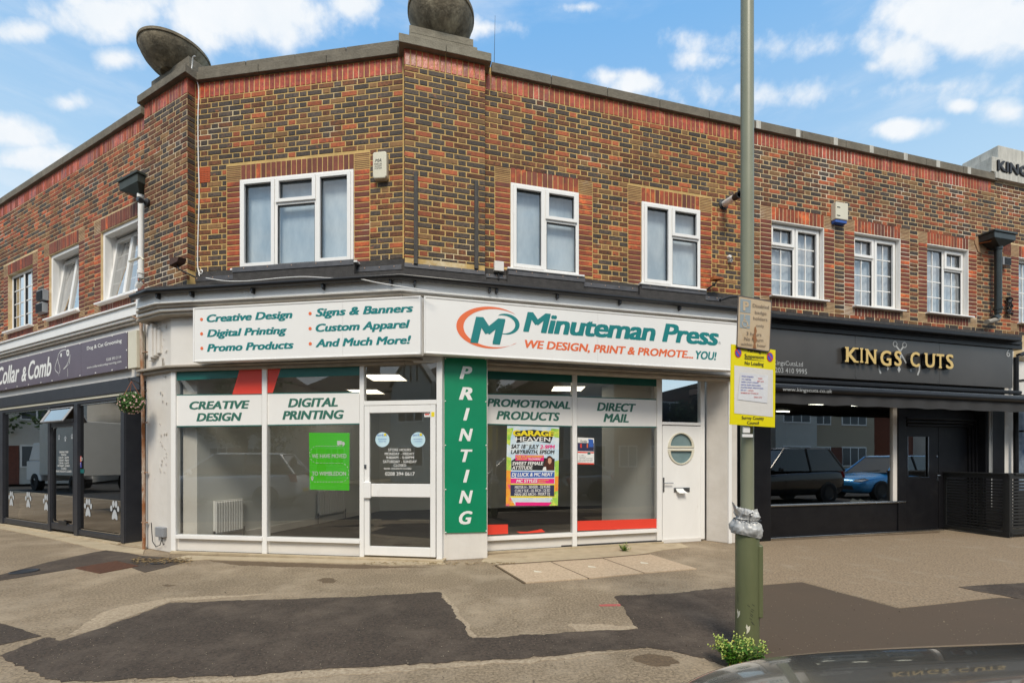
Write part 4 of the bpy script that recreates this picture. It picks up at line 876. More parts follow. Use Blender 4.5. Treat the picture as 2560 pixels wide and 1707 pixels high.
# door lettering
mb = MB(PB)
for (s_, x0, x1, a_, b_) in (('STORE HOURS', 1597, 1757, 674, 692), ('MONDAY - FRIDAY', 1573, 1780, 702, 720), ('9:00AM - 5:00PM', 1583, 1777, 728, 746), ('SATURDAY - SUNDAY', 1561, 1797, 756, 775), ('CLOSED', 1635, 1723, 783, 800), ('BANK HOLIDAYS CLOSED', 1569, 1760, 808, 820), ('0208 394 0617', 1577, 1783, 838, 863)):
    lettering(mb, PB, s_, 400+x0/2.8, 400+x1/2.8, 880+a_/2.8, 880+b_/2.8, -.006, bold=.012)
single('opening_hours', mb, M_white, 'white store hours lettering on the glass of the shop door', 'lettering')
M_lblue = pm('pale_blue', (.45, .68, .78), (.62, .78, .84), 12, .5); M_blue = pm('blue_print', (.04, .12, .45), rough=.5); M_pink = pm('pink_print', (.80, .02, .22), rough=.5); M_yel = pm('yellow_print', (.85, .68, .02), rough=.5)
for k, (x, lab) in enumerate(((955.4, 'round pale blue award sticker on the door glass nearer the handle'), (1044.6, 'round pale blue award sticker on the door glass nearer the green pillar'))):
    t = thing('round_sticker', lab, 'sticker', PB.w(PB.s(x), .006, PB.z(x, 1117)), 'round award stickers on the shop door'); z = PB.z(x, 1098.6)
    mb = MB(PB); disc_on(mb, PB, PB.s(x), z, .1, -.0075, 28); part('vinyl', mb, M_lblue, t)
    mb = MB(PB); lettering(mb, PB, 'Epsom & Ewell', x-12, x+12, 1084, 1089.5, -.0055, bold=.0); 
    lettering(mb, PB, 'BEST NEW BUSINESS' if k == 0 else 'BEST BUSINESS FOR', x-10, x+11, 1096, 1098.5, -.0055, bold=.0); lettering(mb, PB, 'FINALIST 2020' if k == 0 else 'CUSTOMER SERVICE', x-8, x+9, 1102, 1104.3, -.0055, bold=.0); part('lettering', mb, M_blue, t)
    mb = MB(PB); disc_on(mb, PB, PB.s(x+7), PB.z(x, 1086), .018, -.005, 12); part('emblem', mb, M_yel, t)
mb = MB(PB); panel(mb, PB, 1060.5, 1075, 1032.5, 1042, -.006, .002); panel(mb, PB, 1062, 1073, 1034, 1037, -.004, .002, 1); panel(mb, PB, 1078, 1086, 1029.5, 1041, .015, .002, 2); single('small_sticker', mb, [M_white, M_redv, M_yel], 'small red and white card beside a yellow sticker at the shop door corner', 'sticker')
# lime green moved poster
def z6(X, Y): return (400+X/2.8, 880+Y/2.8)
t = thing('poster', 'lime green poster saying we have moved to Wimbledon inside the window', 'poster', PB.w(PB.s(823), .03, PB.z(823, 1225)))
mb = MB(PB); o_ = -.026; poly_on(mb, PB, [z6(1043, 563), z6(1327, 565), z6(1325, 968), z6(1048, 961)], o_); part('sheet', mb, M_lime, t)
mb = MB(PB); lettering(mb, PB, 'WE HAVE MOVED', *[400+v/2.8 for v in (1063, 1305)], 880+712/2.8, 880+741/2.8, o_+.003, bold=.02); lettering(mb, PB, 'TO WIMBLEDON', *[400+v/2.8 for v in (1063, 1302)], 880+834/2.8, 880+863/2.8, o_+.003, bold=.02)
def stroke(mb, pl, pts, wd, off, dash=0):
    P = [(pl.s(x, off), pl.z(x, y, off)) for x, y in pts]; acc_ = 0
    for (a, b) in zip(P, P[1:]):
        L_ = math.hypot(b[0]-a[0], b[1]-a[1]);
        if L_ < 1e-5: continue
        u = ((b[0]-a[0])/L_, (b[1]-a[1])/L_); n_ = (-u[1]*wd/2, u[0]*wd/2); k = max(1, round(L_/dash/2)) if dash else 1
        for i in range(k):
            t0, t1 = (i/k, (i+.55)/k) if dash and L_ > dash else (0, 1)
            p, q = (a[0]+u[0]*L_*t0, a[1]+u[1]*L_*t0), (a[0]+u[0]*L_*t1, a[1]+u[1]*L_*t1)
            mb.add([(p[0]+n_[0], -off, p[1]+n_[1]), (q[0]+n_[0], -off, q[1]+n_[1]), (q[0]-n_[0], -off, q[1]-n_[1]), (p[0]-n_[0], -off, p[1]-n_[1])], [(0, 1, 2, 3)], 0, pl)
arcL = [z6(1100-52*math.sin(R(a)), 716-59*math.cos(R(a))) for a in range(0, 181, 12)]; arcR = [z6(1270+52*math.sin(R(a)), 842-65*math.cos(R(a))) for a in range(0, 181, 12)]
stroke(mb, PB, [z6(1285, 657), z6(1100, 657)], .006, o_+.003, .022); stroke(mb, PB, [z6(1100, 775), z6(1270, 777)], .006, o_+.003, .022); stroke(mb, PB, [z6(1270, 907), z6(1070, 907)], .006, o_+.003, .022)
for A in (arcL, arcR):
    for i in range(0, len(A)-1, 2): stroke(mb, PB, A[i:i+2], .006, o_+.003)
poly_on(mb, PB, [z6(1240, 620), z6(1272, 620), z6(1272, 648), z6(1240, 648)], o_+.003); poly_on(mb, PB, [z6(1274, 627), z6(1287, 627), z6(1294, 637), z6(1294, 648), z6(1274, 648)], o_+.003)
for X in (1250, 1285): x, y = z6(X, 650); disc_on(mb, PB, PB.s(x, o_), PB.z(x, y, o_), .010, o_+.004, 12)
x, y = z6(1066, 877); disc_on(mb, PB, PB.s(x, o_), PB.z(x, y, o_), .019, o_+.003, 16, r_in=.45); poly_on(mb, PB, [z6(1056, 882), z6(1076, 882), z6(1066, 902)], o_+.003); part('lettering', mb, M_white, t)
# pillar with the green PRINTING board
zpt = PC.z(1130, 892, 0)
mb = MB(PC); mb.box(PC.s(1107), PC.s(1219), -.002, .5, .0, zpt+.02); part('pillar', mb, M_peel, print_b, bevel=.01)
t = thing('pillar_sign', 'tall green panel spelling printing downwards on the white pillar', 'sign', PC.w(PC.s(1165), -.03, PC.z(1165, 1332, .03)))
mb = MB(PC); o_ = .022; mb.slant([(PC.s(1110.7, o_), PC.z(1110.7, 894, o_)), (PC.s(1217, o_), PC.z(1217, 897.5, o_)), (PC.s(1217, o_), PC.z(1217, 1329.5, o_)), (PC.s(1112, o_), PC.z(1112, 1332, o_))], -o_, -o_+.006); part('board', mb, M_green, t, bevel=.002)
mb = MB(PC)
for (c, x0, x1, a_, b_) in (('P', 2097, 2185, 97, 187), ('R', 2093, 2187, 243, 333), ('I', 2123, 2168, 390, 478), ('N', 2092, 2190, 533, 622), ('T', 2105, 2187, 680, 768), ('I', 2122, 2167, 822, 912), ('N', 2093, 2190, 968, 1058), ('G', 2093, 2187, 1113, 1205)):
    lettering(mb, PC, c, 400+x0/2.8, 400+x1/2.8, 880+a_/2.8, 880+b_/2.8, o_+.002, bold=.045, shear=.25)
part('lettering', mb, M_white, t)
mb = MB(PC)
for (X, Y) in ((1998, 45), (2280, 50), (1997, 343), (2281, 347), (1998, 652), (2282, 652), (2000, 961), (2284, 955), (2000, 1260), (2284, 1250)):
    x, y = z6(X, Y); mb.lathe(PC.w(PC.s(x, o_), -o_, PC.z(x, y, o_)), [(.009, 0), (.009, .004), (.005, .008), (0, .009)], 8, 0, PC.n)
part('screw_cap', mb, M_white, t)
# ================================================================ recessed windows and white door
zdh = PS.z(1437, 924, 0)
bar(print_b, PS, 1205, 1843, zdh, zdh+.12, .01, .08, M_upvc, 'frame_head')
for (x0, x1) in ((1431.5, 1443), (1643, 1655.5)): bar(print_b, PS, x0, x1, .03, zdh, .012, .085, M_upvc, 'mullion')
zs1, zs0 = PS.z(1437, 1331, .02), PS.z(1437, 1340.5, .02); zpb = PS.z(1437, 1366, 0)
for (x0, x1) in ((1208, 1431.5), (1443, 1643)):
    bar(print_b, PS, x0, x1, zs0, zs1, .03, .10, M_upvc, 'window_sill'); bar(print_b, PS, x0, x1, zpb-.02, zs0, -.03, .03, M_paint, 'stall_board'); bar(print_b, PS, x0, x1, .03, zpb-.02, .004, .07, M_upvc, 'bottom_rail')
pane(print_b, PS, 1205, 1432, 905, 1345, PG, M_glass, 1437); pane(print_b, PS, 1443, 1644, 905, 1345, PG, M_glass, 1437)
bar(print_b, PS, 1205, 1660, 0, .03, .05, .3, M_conc, 'threshold')
z7p = lambda Y, X=1660: PS.z(1100+X/2.752, 850+Y/2.752, 0)
bar(print_b, PS, 1655.5, 1751.5, z7p(584), z7p(565), .008, .08, M_upvc, 'transom_bar'); bar(print_b, PS, 1752, 1762, .03, zdh, .008, .085, M_upvc, 'door_post'); pane(print_b, PS, 1655, 1753, 940, 1063, PG, M_glass, 1700)
bar(print_b, PS, 1655, 1753, 0, .06, .02, .2, M_paint, 'doorstep')
# door with a split round window
cs, czz = PS.s(1702.3), z7p(745); rr = PS.s(1702.3+35.3)-cs
zd1 = z7p(590); mb = MB(PS); d0, d1 = PS.s(1656.3), PS.s(1751.5)
n = 18; gap = .028; rh = rr*.80
def ring(sign): return [(cs+rh*math.cos(R(180*i/n))*1.0, czz+sign*(gap+math.sin(R(180*i/n))*(rh-.0))) for i in range(n+1)]
# door leaf as strips round the two half-moon openings
zt_, zb_ = zd1, .062; cols = [d0]+[cs+rh*math.cos(R(180-180*i/n)) for i in range(n+1)]+[d1]
for i in range(len(cols)-1):
    a, b = cols[i], cols[i+1]
    def hgt(s): v = 1-((s-cs)/rh)**2; return rh*math.sqrt(max(0, v))
    ha, hb = hgt(a), hgt(b)
    if i == 0 or i == len(cols)-2: mb.box(a, b, .0, .04, zb_, zt_)
    else:
        mb.slant([(a, czz+gap+ha), (b, czz+gap+hb), (b, zt_), (a, zt_)], 0, .04); mb.slant([(a, zb_), (b, zb_), (b, czz-gap-hb), (a, czz-gap-ha)], 0, .04); mb.box(a, b, 0, .04, czz-gap, czz+gap)
door2 = part('door', mb, M_upvc, print_b, label='white front door with a split round window')
for sg in (1, -1):
    mb = MB(PS); q = [(cs+rh*1.15*math.cos(R(180*i/n)), czz+sg*(gap-.016+math.sin(R(180*i/n))*rh*1.15)) for i in range(n+1)]; p = [(cs+rh*.93*math.cos(R(180*i/n)), czz+sg*(gap+.012+math.sin(R(180*i/n))*rh*.93)) for i in range(n+1)]
    for i in range(n): mb.slant([q[i], q[i+1], p[i+1], p[i]], -.016, .002)
    mb.slant([q[0], p[0], p[n], q[n]], -.016, .002); part('window_trim', mb, M_cream, door2, bevel=.004)
    mb = MB(PS); mb.add([(a, .018, b) for a, b in ring(sg)], [tuple(range(n+1))]); part('pane', mb, pm('frosted_glass', (.16, .24, .25), (.22, .30, .31), 3, .25), door2)
mb = MB(PS); mb.box(PS.s(1656.8), PS.s(1660), -.012, -.0005, z7p(1040), z7p(943)); mb.tube([(PS.s(1658.5), -.01, z7p(980)), (PS.s(1658.5), -.045, z7p(980)), (PS.s(1679), -.045, z7p(981))], .008, 8); part('handle', mb, M_chrome, door2, smooth=True)
mb = MB(PS); mb.box(PS.s(1684), PS.s(1723.5), -.012, -.0005, z7p(1045), z7p(1013)); part('letter_plate', mb, M_chrome, door2, bevel=.004)
t = thing('post', 'white folded letters sticking out of the letter plate of the white door', 'letters', PS.w(PS.s(1700), -.02, z7p(1056)))
for (x0, x1, ya, yb, k) in ((1688, 1706, 1020, 1043, .05), (1690, 1710, 1036, 1050, .08)):
    mb = MB(PS); s0, s1 = PS.s(x0), PS.s(x1); mb.add([(s0, -.011, z7p(ya)), (s1, -.011, z7p(ya)), (s1+.02, -k, z7p(yb)), (s0+.01, -k, z7p(yb)), (s0, -.014, z7p(ya)+.003), (s1, -.014, z7p(ya)+.003), (s1+.02, -k, z7p(yb)+.003), (s0+.01, -k, z7p(yb)+.003)], [(0, 1, 2, 3), (7, 6, 5, 4), (0, 4, 5, 1), (1, 5, 6, 2), (2, 6, 7, 3), (3, 7, 4, 0)]); part('letter', mb, M_white, t)
# white return wall and post to the right of the door
Pi = PS.w(PS.s(1766), -.0, 0); Po = PD.w(PD.s(1822), 0, 0); Pe = PD.w(PD.s(1843), 0, 0); Pb = PS.w(PS.s(1766)+.32, .0, 0)
mb = MB(); mb.prismz([(Pi.x, Pi.y), (Po.x, Po.y), (Pe.x, Pe.y), (Pe.x+.1, Pe.y+.55), (Pi.x+.03, Pi.y+.3)], 0, zsb-.06); part('return_wall', mb, pm('grubby_paint', (.68, .645, .60), (.60, .56, .51), 3, .6, bump=.5, bscale=11, bdist=.01, c3=(.40, .36, .30), t3=(.68, .72), s3=4), print_b, bevel=.008)
bar(print_b, PD, 1822, 1830, .0, zsb-.06, .012, .05, M_upvc, 'corner_post')
# soffit over the recess
S0, S1 = PC.w(PC.s(1105), .0, 0), PD.w(PD.s(1850), .0, 0); S2, S3 = PS.w(PS.s(1850), -.02, 0), PS.w(PS.s(1190), -.02, 0)
mb = MB(); mb.prismz([(S0.x, S0.y), (S1.x, S1.y), (S2.x, S2.y+.35), (S3.x, S3.y+.2)], zdh+.07, zdh+.12); part('soffit', mb, M_soff, print_b)
# left pillar between the shops
q0, q1, q2 = PAP.w(PAP.s(362), .01, 0), PAP.w(PAP.s(418), -.0, 0), PB.w(PB.s(429), -.01, 0); q3 = PB.w(PB.s(429), .45, 0); q4 = PAP.w(PAP.s(362), .5, 0)
zpl = PAP.z(390, 790, 0)
mb = MB(); mb.prismz([(q0.x, q0.y), (q1.x, q1.y), (q2.x, q2.y), (q3.x, q3.y), (q4.x, q4.y)], 0, zpl); part('pillar', mb, M_peel, print_b, bevel=.012, label='cracked white pillar with peeling paint')
mb = MB(PAP)
for (x0, x1, yt, yb, d) in ((376.5, 380, 826, 890, .03), (380, 387, 814, 902, .05), (387, 393, 812, 896, .07), (393, 398, 822, 892, .05), (398, 404, 828, 886, .03)): mb.box(PAP.s(x0), PAP.s(x1), -d, .02, PAP.z(390, yb), PAP.z(390, yt))
part('fluted_bracket', mb, M_peel, print_b, bevel=.006)
mb = MB(PAP)
rnd = random.Random(5)
for k in range(34):   # curling paint flakes along the arris of the pillar
    x, y = rnd.uniform(400, 417), rnd.uniform(800, 1180); s, z = PAP.s(x), PAP.z(x, y); a = rnd.uniform(.012, .035); mb.add([(s, -.004, z), (s+a, -.016, z+a*.3), (s+a*.8, -.022, z-a), (s-.004, -.003, z-a*1.3)], [(0, 1, 2, 3)]); 
part('paint_flake', mb, M_paint, print_b, kind='stuff')
# ================================================================ interior of the printing shop
M_iw = pm('interior_wall', (.80, .80, .77), (.74, .74, .71), 1, .85); M_ifl = pm('dark_carpet', (.035, .034, .036), (.05, .048, .05), 30, .95); M_icl = pm('ceiling_tiles', (.40, .40, .37), (.37, .37, .345), 2, .9)
A0 = PB.w(PB.s(440), .12, 0); A1 = Vector((A0.x+.19, A0.y+.02, 0)); A2 = Vector((-3.35, 11.4, 0)); A3 = Vector((4.1, 13.2, 0)); A4 = PS.w(PS.s(1655), .3, 0)
def wallseg(bl, name, a, b, z0, z1, th, m):
    d = (b-a).normalized(); n_ = Vector((-d.y, d.x, 0))*th; mb = MB(); mb.prismz([(a.x, a.y), (b.x, b.y), (b.x+n_.x, b.y+n_.y), (a.x+n_.x, a.y+n_.y)], z0, z1); return part(name, mb, m, bl)
zc_ = 2.76
wallseg(print_b, 'inner_wall', A0, A1, 0, zc_, .02, M_peel); wallseg(print_b, 'inner_wall', A1, A2, 0, zc_, .1, M_iw); wallseg(print_b, 'inner_wall', A2, A3, 0, zc_, .1, M_iw); 
A5 = Vector((1.75, 8.8, 0)); wallseg(print_b, 'inner_wall', A5, A4, 0, zc_, .1, M_iw); wallseg(print_b, 'inner_wall', A3, A5, 0, zc_, .1, M_iw)
fp = [(A0.x, A0.y), (A2.x-.2, A2.y), (A3.x, A3.y+.2), (A5.x+.2, A5.y), (A4.x+.1, A4.y-.3), (PS.w(0, .06, 0).x, PS.w(0, .06, 0).y), (-.9, 6.08)]
mb = MB(); mb.prismz(fp, .02, .05); part('floor', mb, M_ifl, print_b)
mb = MB(); mb.prismz(fp, zc_, zc_+.05)
part('ceiling', mb, M_icl, print_b)
d_ = (A2-A1).normalized(); nr = Vector((d_.y, -d_.x, 0))
mb = MB(); P0, P1 = A1+nr*.015, A2+nr*.015; mb.prismz([(A1.x, A1.y), (A2.x, A2.y), (P1.x, P1.y), (P0.x, P0.y)], .05, .17); part('skirting', mb, M_paint, print_b)
M_lamp = pm('light_panel', (1, .90, .70), rough=.5, emit=2.2)
clab = {(-2.15, 7.7): 'lit ceiling panel nearest the glass above the shop door', (-3.0, 9.3): 'lit ceiling panel further back, left of the shop door', (-.75, 8.1): 'lit ceiling panel behind the green printing pillar', (-.8, 10.4): 'lit ceiling panel deepest in the middle of the shop', (1.1, 8.9): 'lit ceiling panel seen over the direct mail band', (.3, 7.5): 'lit ceiling panel close to the glass over the promotional products band'}
for (x, y) in ((-2.15, 7.7), (-3.0, 9.3), (-.75, 8.1), (-.8, 10.4), (1.1, 8.9), (.3, 7.5)):
    t = thing('ceiling_light', clab[(x, y)], 'ceiling light', (x, y, zc_-.02), 'lit panels in the shop ceiling'); mb = MB(); mb.raw([(x-.3, y-.3, zc_-.012), (x+.3, y-.3, zc_-.012), (x+.3, y+.3, zc_-.012), (x-.3, y+.3, zc_-.012)], [(3, 2, 1, 0)]); part('diffuser', mb, M_lamp, t)
    mb = MB()
    for (a, b, c, d) in ((-.32, .32, -.32, -.3), (-.32, .32, .3, .32), (-.32, -.3, -.3, .3), (.3, .32, -.3, .3)): mb.prismz([(x+a, y+c), (x+b, y+c), (x+b, y+d), (x+a, y+d)], zc_-.025, zc_-.002)
    part('trim', mb, M_upvc, t)
PR = Plane(A1.x+nr.x*.06, A1.y+nr.y*.06, math.degrees(math.atan2(d_.y, d_.x)))
for k, (x0, x1, yb_, lab) in enumerate(((538, 607, 1317, 'white ribbed radiator on the side wall behind the first shop window'), (797, 862, 1280, 'white ribbed radiator further back behind the green poster'))):
    s0, s1 = PR.s(x0), PR.s(x1); z0, z1 = .20, .72; t = thing('radiator', lab, 'radiator', PR.w((s0+s1)/2, 0, .05), 'radiators on the shop side wall'); nf = 11
    for i in range(nf):
        a = s0+(s1-s0)*i/nf; b = s0+(s1-s0)*(i+1)/nf; mb = MB(PR); mb.slant([(a+.004, z0+.02), (b-.004, z0+.02), (b-.004, z1-.02), (a+.004, z1-.02)], -.018, .01); part('fin', mb, M_sign, t, bevel=.008)
    mb = MB(PR); mb.box(s0-.01, s1+.01, -.004, .03, z0, z1); part('panel', mb, M_sign, t, bevel=.006)
    for s in (s0-.02, s1+.02): mb = MB(PR); mb.tube([(s, .0, .05), (s, .0, .22)], .009, 6); mb.lathe(PR.w(s, 0, .2), [(.018, 0), (.018, .06), (0, .07)], 8); part('valve', mb, M_chrome, t)
# ================================================================ fittings on the walls
def bx(pl, x0, x1, yt, yb, off, d, xr=None): xr = xr or x0; return (pl.s(x0, off), pl.s(x1, off), -off, -off+d, pl.z(xr, yb, off), pl.z(xr, yt, off))
t = thing('alarm_box', 'tall cream alarm box on the brickwork right of the wide white window', 'alarm box', PB.w(PB.s(948), -.1, PB.z(948, 448)))
s0, s1, _, _, z0, z1 = bx(PB, 931, 965.5, 380, 447, .09, .09); mb = MB(PB); mb.slant([(s0, z0+.03), (s0+.02, z0+.005), (s1-.02, z0), (s1, z0+.03), (s1, z1-.02), (s1-.02, z1), (s0+.02, z1), (s0, z1-.02)], -.085, -.001); part('cover', mb, M_cream, t, bevel=.012)
mb = MB(PB); lettering(mb, PB, 'MA', 937, 953.5, 398, 406, .088, shear=.3, bold=0); lettering(mb, PB, 'MERLIN', 936, 954, 409, 413, .088, bold=.0); lettering(mb, PB, 'ALARM', 936.5, 953.5, 414.5, 418, .088, bold=0); lettering(mb, PB, 'SYSTEM', 936.5, 954, 420, 423.5, .088, bold=0); part('lettering', mb, M_iron, t)
t = thing('alarm_box', 'small cream alarm box with a blue base between the barber windows', 'alarm box', PD.w(PD.s(2105), -.1, PD.z(2105, 560)))
s0, s1, _, _, z0, z1 = bx(PD, 2090, 2121, 506, 556, .1, .1, 2105); mb = MB(PD); mb.slant([(s0, z0+.05), (s1, z0+.05), (s1, z1), (s0, z1)], -.10, -.001); part('cover', mb, M_cream, t, bevel=.012); mb = MB(PD); mb.box(s0+.01, s1-.01, -.085, -.002, z0, z0+.049); part('base', mb, M_blue, t, bevel=.01)
mb = MB(PD); 
for z in (z0+.10, z1-.10): mb.box(s0+.02, s0+.09, -.103, -.0995, z, z+.014)
part('slot', mb, M_iron, t)
for (x0, x1, yt, yb, lab) in ((1034.7, 1044.6, 429, 658.6, 'weathered dark timber batten on the corner pier nearer the wide window'), (1186.5, 1196.5, 451, 671, 'weathered dark timber batten on the corner pier nearer the junction box')):
    q = bx(PC, x0, x1, yt, yb, .035, .034); single('batten', MB(PC).box(*q), pm('weathered_timber', (.085, .08, .075), (.05, .046, .042), 5, .85, bump=.6, stretch=(8, 8, 1), c3=(.3, .29, .27), t3=(.7, .8), s3=6), lab, 'batten', 'timber battens on the corner pier', bevel=.003)
t = thing('junction_box', 'square pale grey junction box low on the wall beside the corner pier', 'junction box', PD.w(PD.s(1248), -.08, PD.z(1248, 678)))
q = bx(PD, 1236, 1260, 651, 676, .07, .069); mb = MB(PD).box(*q); part('cover', mb, M_paint, t, bevel=.006)
mb = MB(PD).tube([((q[0]+q[1])/2, -.03, q[4]), ((q[0]+q[1])/2, -.03, q[4]-.1)], .012, 8); part('conduit', mb, M_iron, t)
t = thing('boiler_flue', 'white boiler flue pipe with a black tip poking from the brick wall', 'flue', PD.w(PD.s(1808), 0, PD.z(1808, 530)))
c = PD.w(PD.s(1808), 0, PD.z(1808, 512)); ax = (PD.n*1.0+Vector((.05, 0, .33))).normalized(); 
mb = MB(); mb.lathe(c, [(.085, -.0), (.085, .012), (.06, .02), (.06, .03)], 24, 0, PD.n); part('wall_collar', mb, M_iron, t, smooth=True)
ax = (PD.w(PD.s(1846, .38), -.38, PD.z(1846, 488, .38))-c).normalized(); mb = MB(); mb.lathe(c, [(.05, 0), (.05, .30)], 20, 0, ax); part('pipe', mb, M_upvc, t, smooth=True); mb = MB(); mb.lathe(c, [(.045, .301), (.052, .302), (.052, .42), (.04, .42), (.038, .31)], 20, 0, ax); part('tip', mb, M_iron, t, smooth=True)
def floodlight(lab, pl, x0, x1, yt, yb, out, mtop, arm):
    t = thing('security_light', lab, 'light', pl.w(pl.s((x0+x1)/2), -out, pl.z(x0, yb)), 'small floodlights on the brick walls'); s0, s1, _, _, z0, z1 = bx(pl, x0, x1, yt, yb, out, .1)
    mb = MB(pl); mb.slant([(s0, z0), (s1-.02, z0+.02), (s1+.02, z1-.02), (s0+.01, z1)], -out-.05, -out+.05); part('lamp_head', mb, mtop, t, bevel=.006); mb = MB(pl); mb.tube([((s0+s1)/2, -out, z0+.01), ((s0+s1)/2+arm*.2, -out, z0-.05), ((s0+s1)/2+arm, -.0, z0-.12)], .012, 8); part('arm', mb, M_iron, t, smooth=True); return t
M_rusty = pm('rusted_orange', (.42, .12, .02), (.25, .07, .02), 14, .7); M_rustb = pm('rusted_brown', (.10, .045, .03), (.05, .03, .025), 14, .8)
floodlight('rusty brown floodlight on the brick pier over the cracked white pillar', PAP, 433, 455, 649, 668, .16, M_rustb, .12); floodlight('rusty orange floodlight right of the second white window', PD, 1779, 1804, 691, 701, .14, M_rusty, -.12)
def airbrick(lab, pl, x0, x1, yt, yb, m, nx=7, nz=8):
    t = thing('air_brick', lab, 'air brick', pl.w(pl.s((x0+x1)/2), 0, pl.z(x0, yb))); s0, s1, _, _, z0, z1 = bx(pl, x0, x1, yt, yb, 0, .02); w_ = (s1-s0)/nx; h_ = (z1-z0)/nz; mb = MB(pl)
    for i in range(nx+1): mb.box(s0+i*w_-w_*.24, s0+i*w_+w_*.24, -.006, .003, z0, z1)
    for i in range(nz+1): mb.box(s0, s1, -.0065, .003, z0+i*h_-h_*.22, z0+i*h_+h_*.22)
    part('grille', mb, m, t); mb = MB(pl); mb.box(s0, s1, -.0012, .003, z0, z1); part('backing', mb, M_jambd, t)
airbrick('orange red air brick at the left edge of the wide window wall', PB, 499.5, 525, 421, 457, pm('terracotta', (.48, .085, .02), rough=.7)); airbrick('brown air brick above the grey vent beside the black downpipe', PD, 2509, 2526, 611, 636, M_jambd)
for (x0, x1, yt, yb, lab) in ((90, 106, 727, 755, 'upper of the two grey louvre vents between the left windows'), (88.5, 104.5, 759, 785, 'lower of the two grey louvre vents between the left windows')):
    t = thing('louvre_vent', lab, 'vent', PA.w(PA.s((x0+x1)/2), -.1, PA.z(x0, yb)), 'grey louvre vents on the left wall'); s0, s1, _, _, z0, z1 = bx(PA, x0, x1, yt, yb, .09, .09)
    mb = MB(PA); mb.box(s0, s1, -.085, -.001, z0+.01, z1-.004); part('hood', mb, M_grey, t, bevel=.004); mb = MB(PA)
    for i in range(9): z = z0+.02+(z1-z0-.04)*i/9; mb.slant([(s0+.01, z), (s1-.01, z), (s1-.01, z+.008), (s0+.01, z+.008)], -.098, -.084)
    part('louvre', mb, M_iron, t)
t = thing('louvre_vent', 'grey louvre vent hood right of the black downpipe', 'vent', PD.w(PD.s(2518), -.1, PD.z(2518, 664))); s0, s1, _, _, z0, z1 = bx(PD, 2508, 2528, 641, 661, .11, .11); mb = MB(PD); mb.box(s0, s1, -.11, -.001, z0, z1); part('hood', mb, M_grey, t, bevel=.005)
mb = MB(PD)
for i in range(7): z = z0+.012+(z1-z0-.03)*i/6.5; mb.box(s0+.04, s1-.006, -.118, -.1105, z, z+.010)
part('louvre', mb, M_iron, t)
t = thing('flue_cowl', 'terracotta coloured flue cowl on a cement patch beside the rain hopper', 'cowl', PD.w(PD.s(2455), -.1, PD.z(2455, 630))); mb = MB(PD)
c = (PD.s(2452), PD.z(2452, 612)); mb.slant([(c[0]+.17*math.cos(a)*(1+.2*math.sin(3*a)), c[1]+.17*math.sin(a)) for a in [R(20*i) for i in range(18)]], -.012, -.001); part('cement_patch', mb, pm('cement_patch', (.40, .24, .13), (.33, .2, .11), 9, .9, bump=.5), t)
mb = MB(PD); q = [(-.075, .0), (-.06, .09), (-.02, .13), (.04, .12), (.09, .06), (.11, .0)]
for i in range(5): a, b = q[i], q[i+1]; mb.add([(c[0]+a[0], -.012, c[1]+a[1]), (c[0]+b[0], -.012, c[1]+b[1]), (c[0]+b[0]*.9+.05, -.17, c[1]+b[1]*.35-.03), (c[0]+a[0]*.9+.02, -.17, c[1]+a[1]*.35-.03)], [(0, 1, 2, 3)])
o = part('cowl_hood', mb, M_rusty, t, smooth=True); so_ = o.modifiers.new('thick', 'SOLIDIFY'); so_.thickness = .008
# white sensor and cables
t = thing('light_sensor', 'small round white sensor on the wall beside the lamp post', 'sensor', PD.w(PD.s(1822), -.05, PD.z(1822, 662))); mb = MB(); c = PD.w(PD.s(1821), 0, PD.z(1821, 644)); mb.lathe(c, [(.03, 0), (.032, .03), (.02, .05), (0, .052)], 16, 0, PD.n); part('sensor_body', mb, M_sign, t, smooth=True); mb = MB(); mb.lathe(c-Vector((-.01, 0, .07)), [(.026, 0), (.026, .05), (.016, .052), (.015, .0)], 14, 0, PD.n); part('sensor_eye', mb, M_lens, t, smooth=True)
def cable(name, lab, pl, pts, r, m, off=.012, cat='cable'):
    P = [(pl.s(x, off), -off-(p[2] if len(p) > 2 else 0), pl.z(x, y, off)) for p in pts for x, y in [p[:2]]]
    sm = []
    for i in range(len(P)-1):
        p0, p1, p2, p3 = [Vector(P[max(0, min(len(P)-1, j))]) for j in (i-1, i, i+1, i+2)]
        for k in range(5): u = k/5; sm.append(tuple(.5*((2*p1)+(p2-p0)*u+(2*p0-5*p1+4*p2-p3)*u*u+(3*p1-p0-3*p2+p3)*u**3)))
    sm.append(P[-1]); mb = MB(pl); mb.tube(sm, r, 6); return single(name, mb, m, lab, cat, smooth=True)
cable('wall_cable', 'white cable running down the brickwork beside the left pier', PB, [(505, 159, .12), (497, 160, .10), (491, 172, .07), (490, 192, .07), (496, 216), (495, 300), (496, 400), (498, 480), (496, 560), (494, 640), (495, 672), (500, 684), (506, 682), (504, 675), (497, 681), (499, 690)], .0075, M_upvc)
cable('roof_cable', 'white cable lying loosely along the felt canopy edge', PB, [(515, 695), (560, 702), (610, 703), (660, 699), (700, 695), (760, 692), (820, 695), (890, 696), (940, 706), (1000, 716), (1050, 724), (1085, 728)], .006, M_upvc, off=.335)
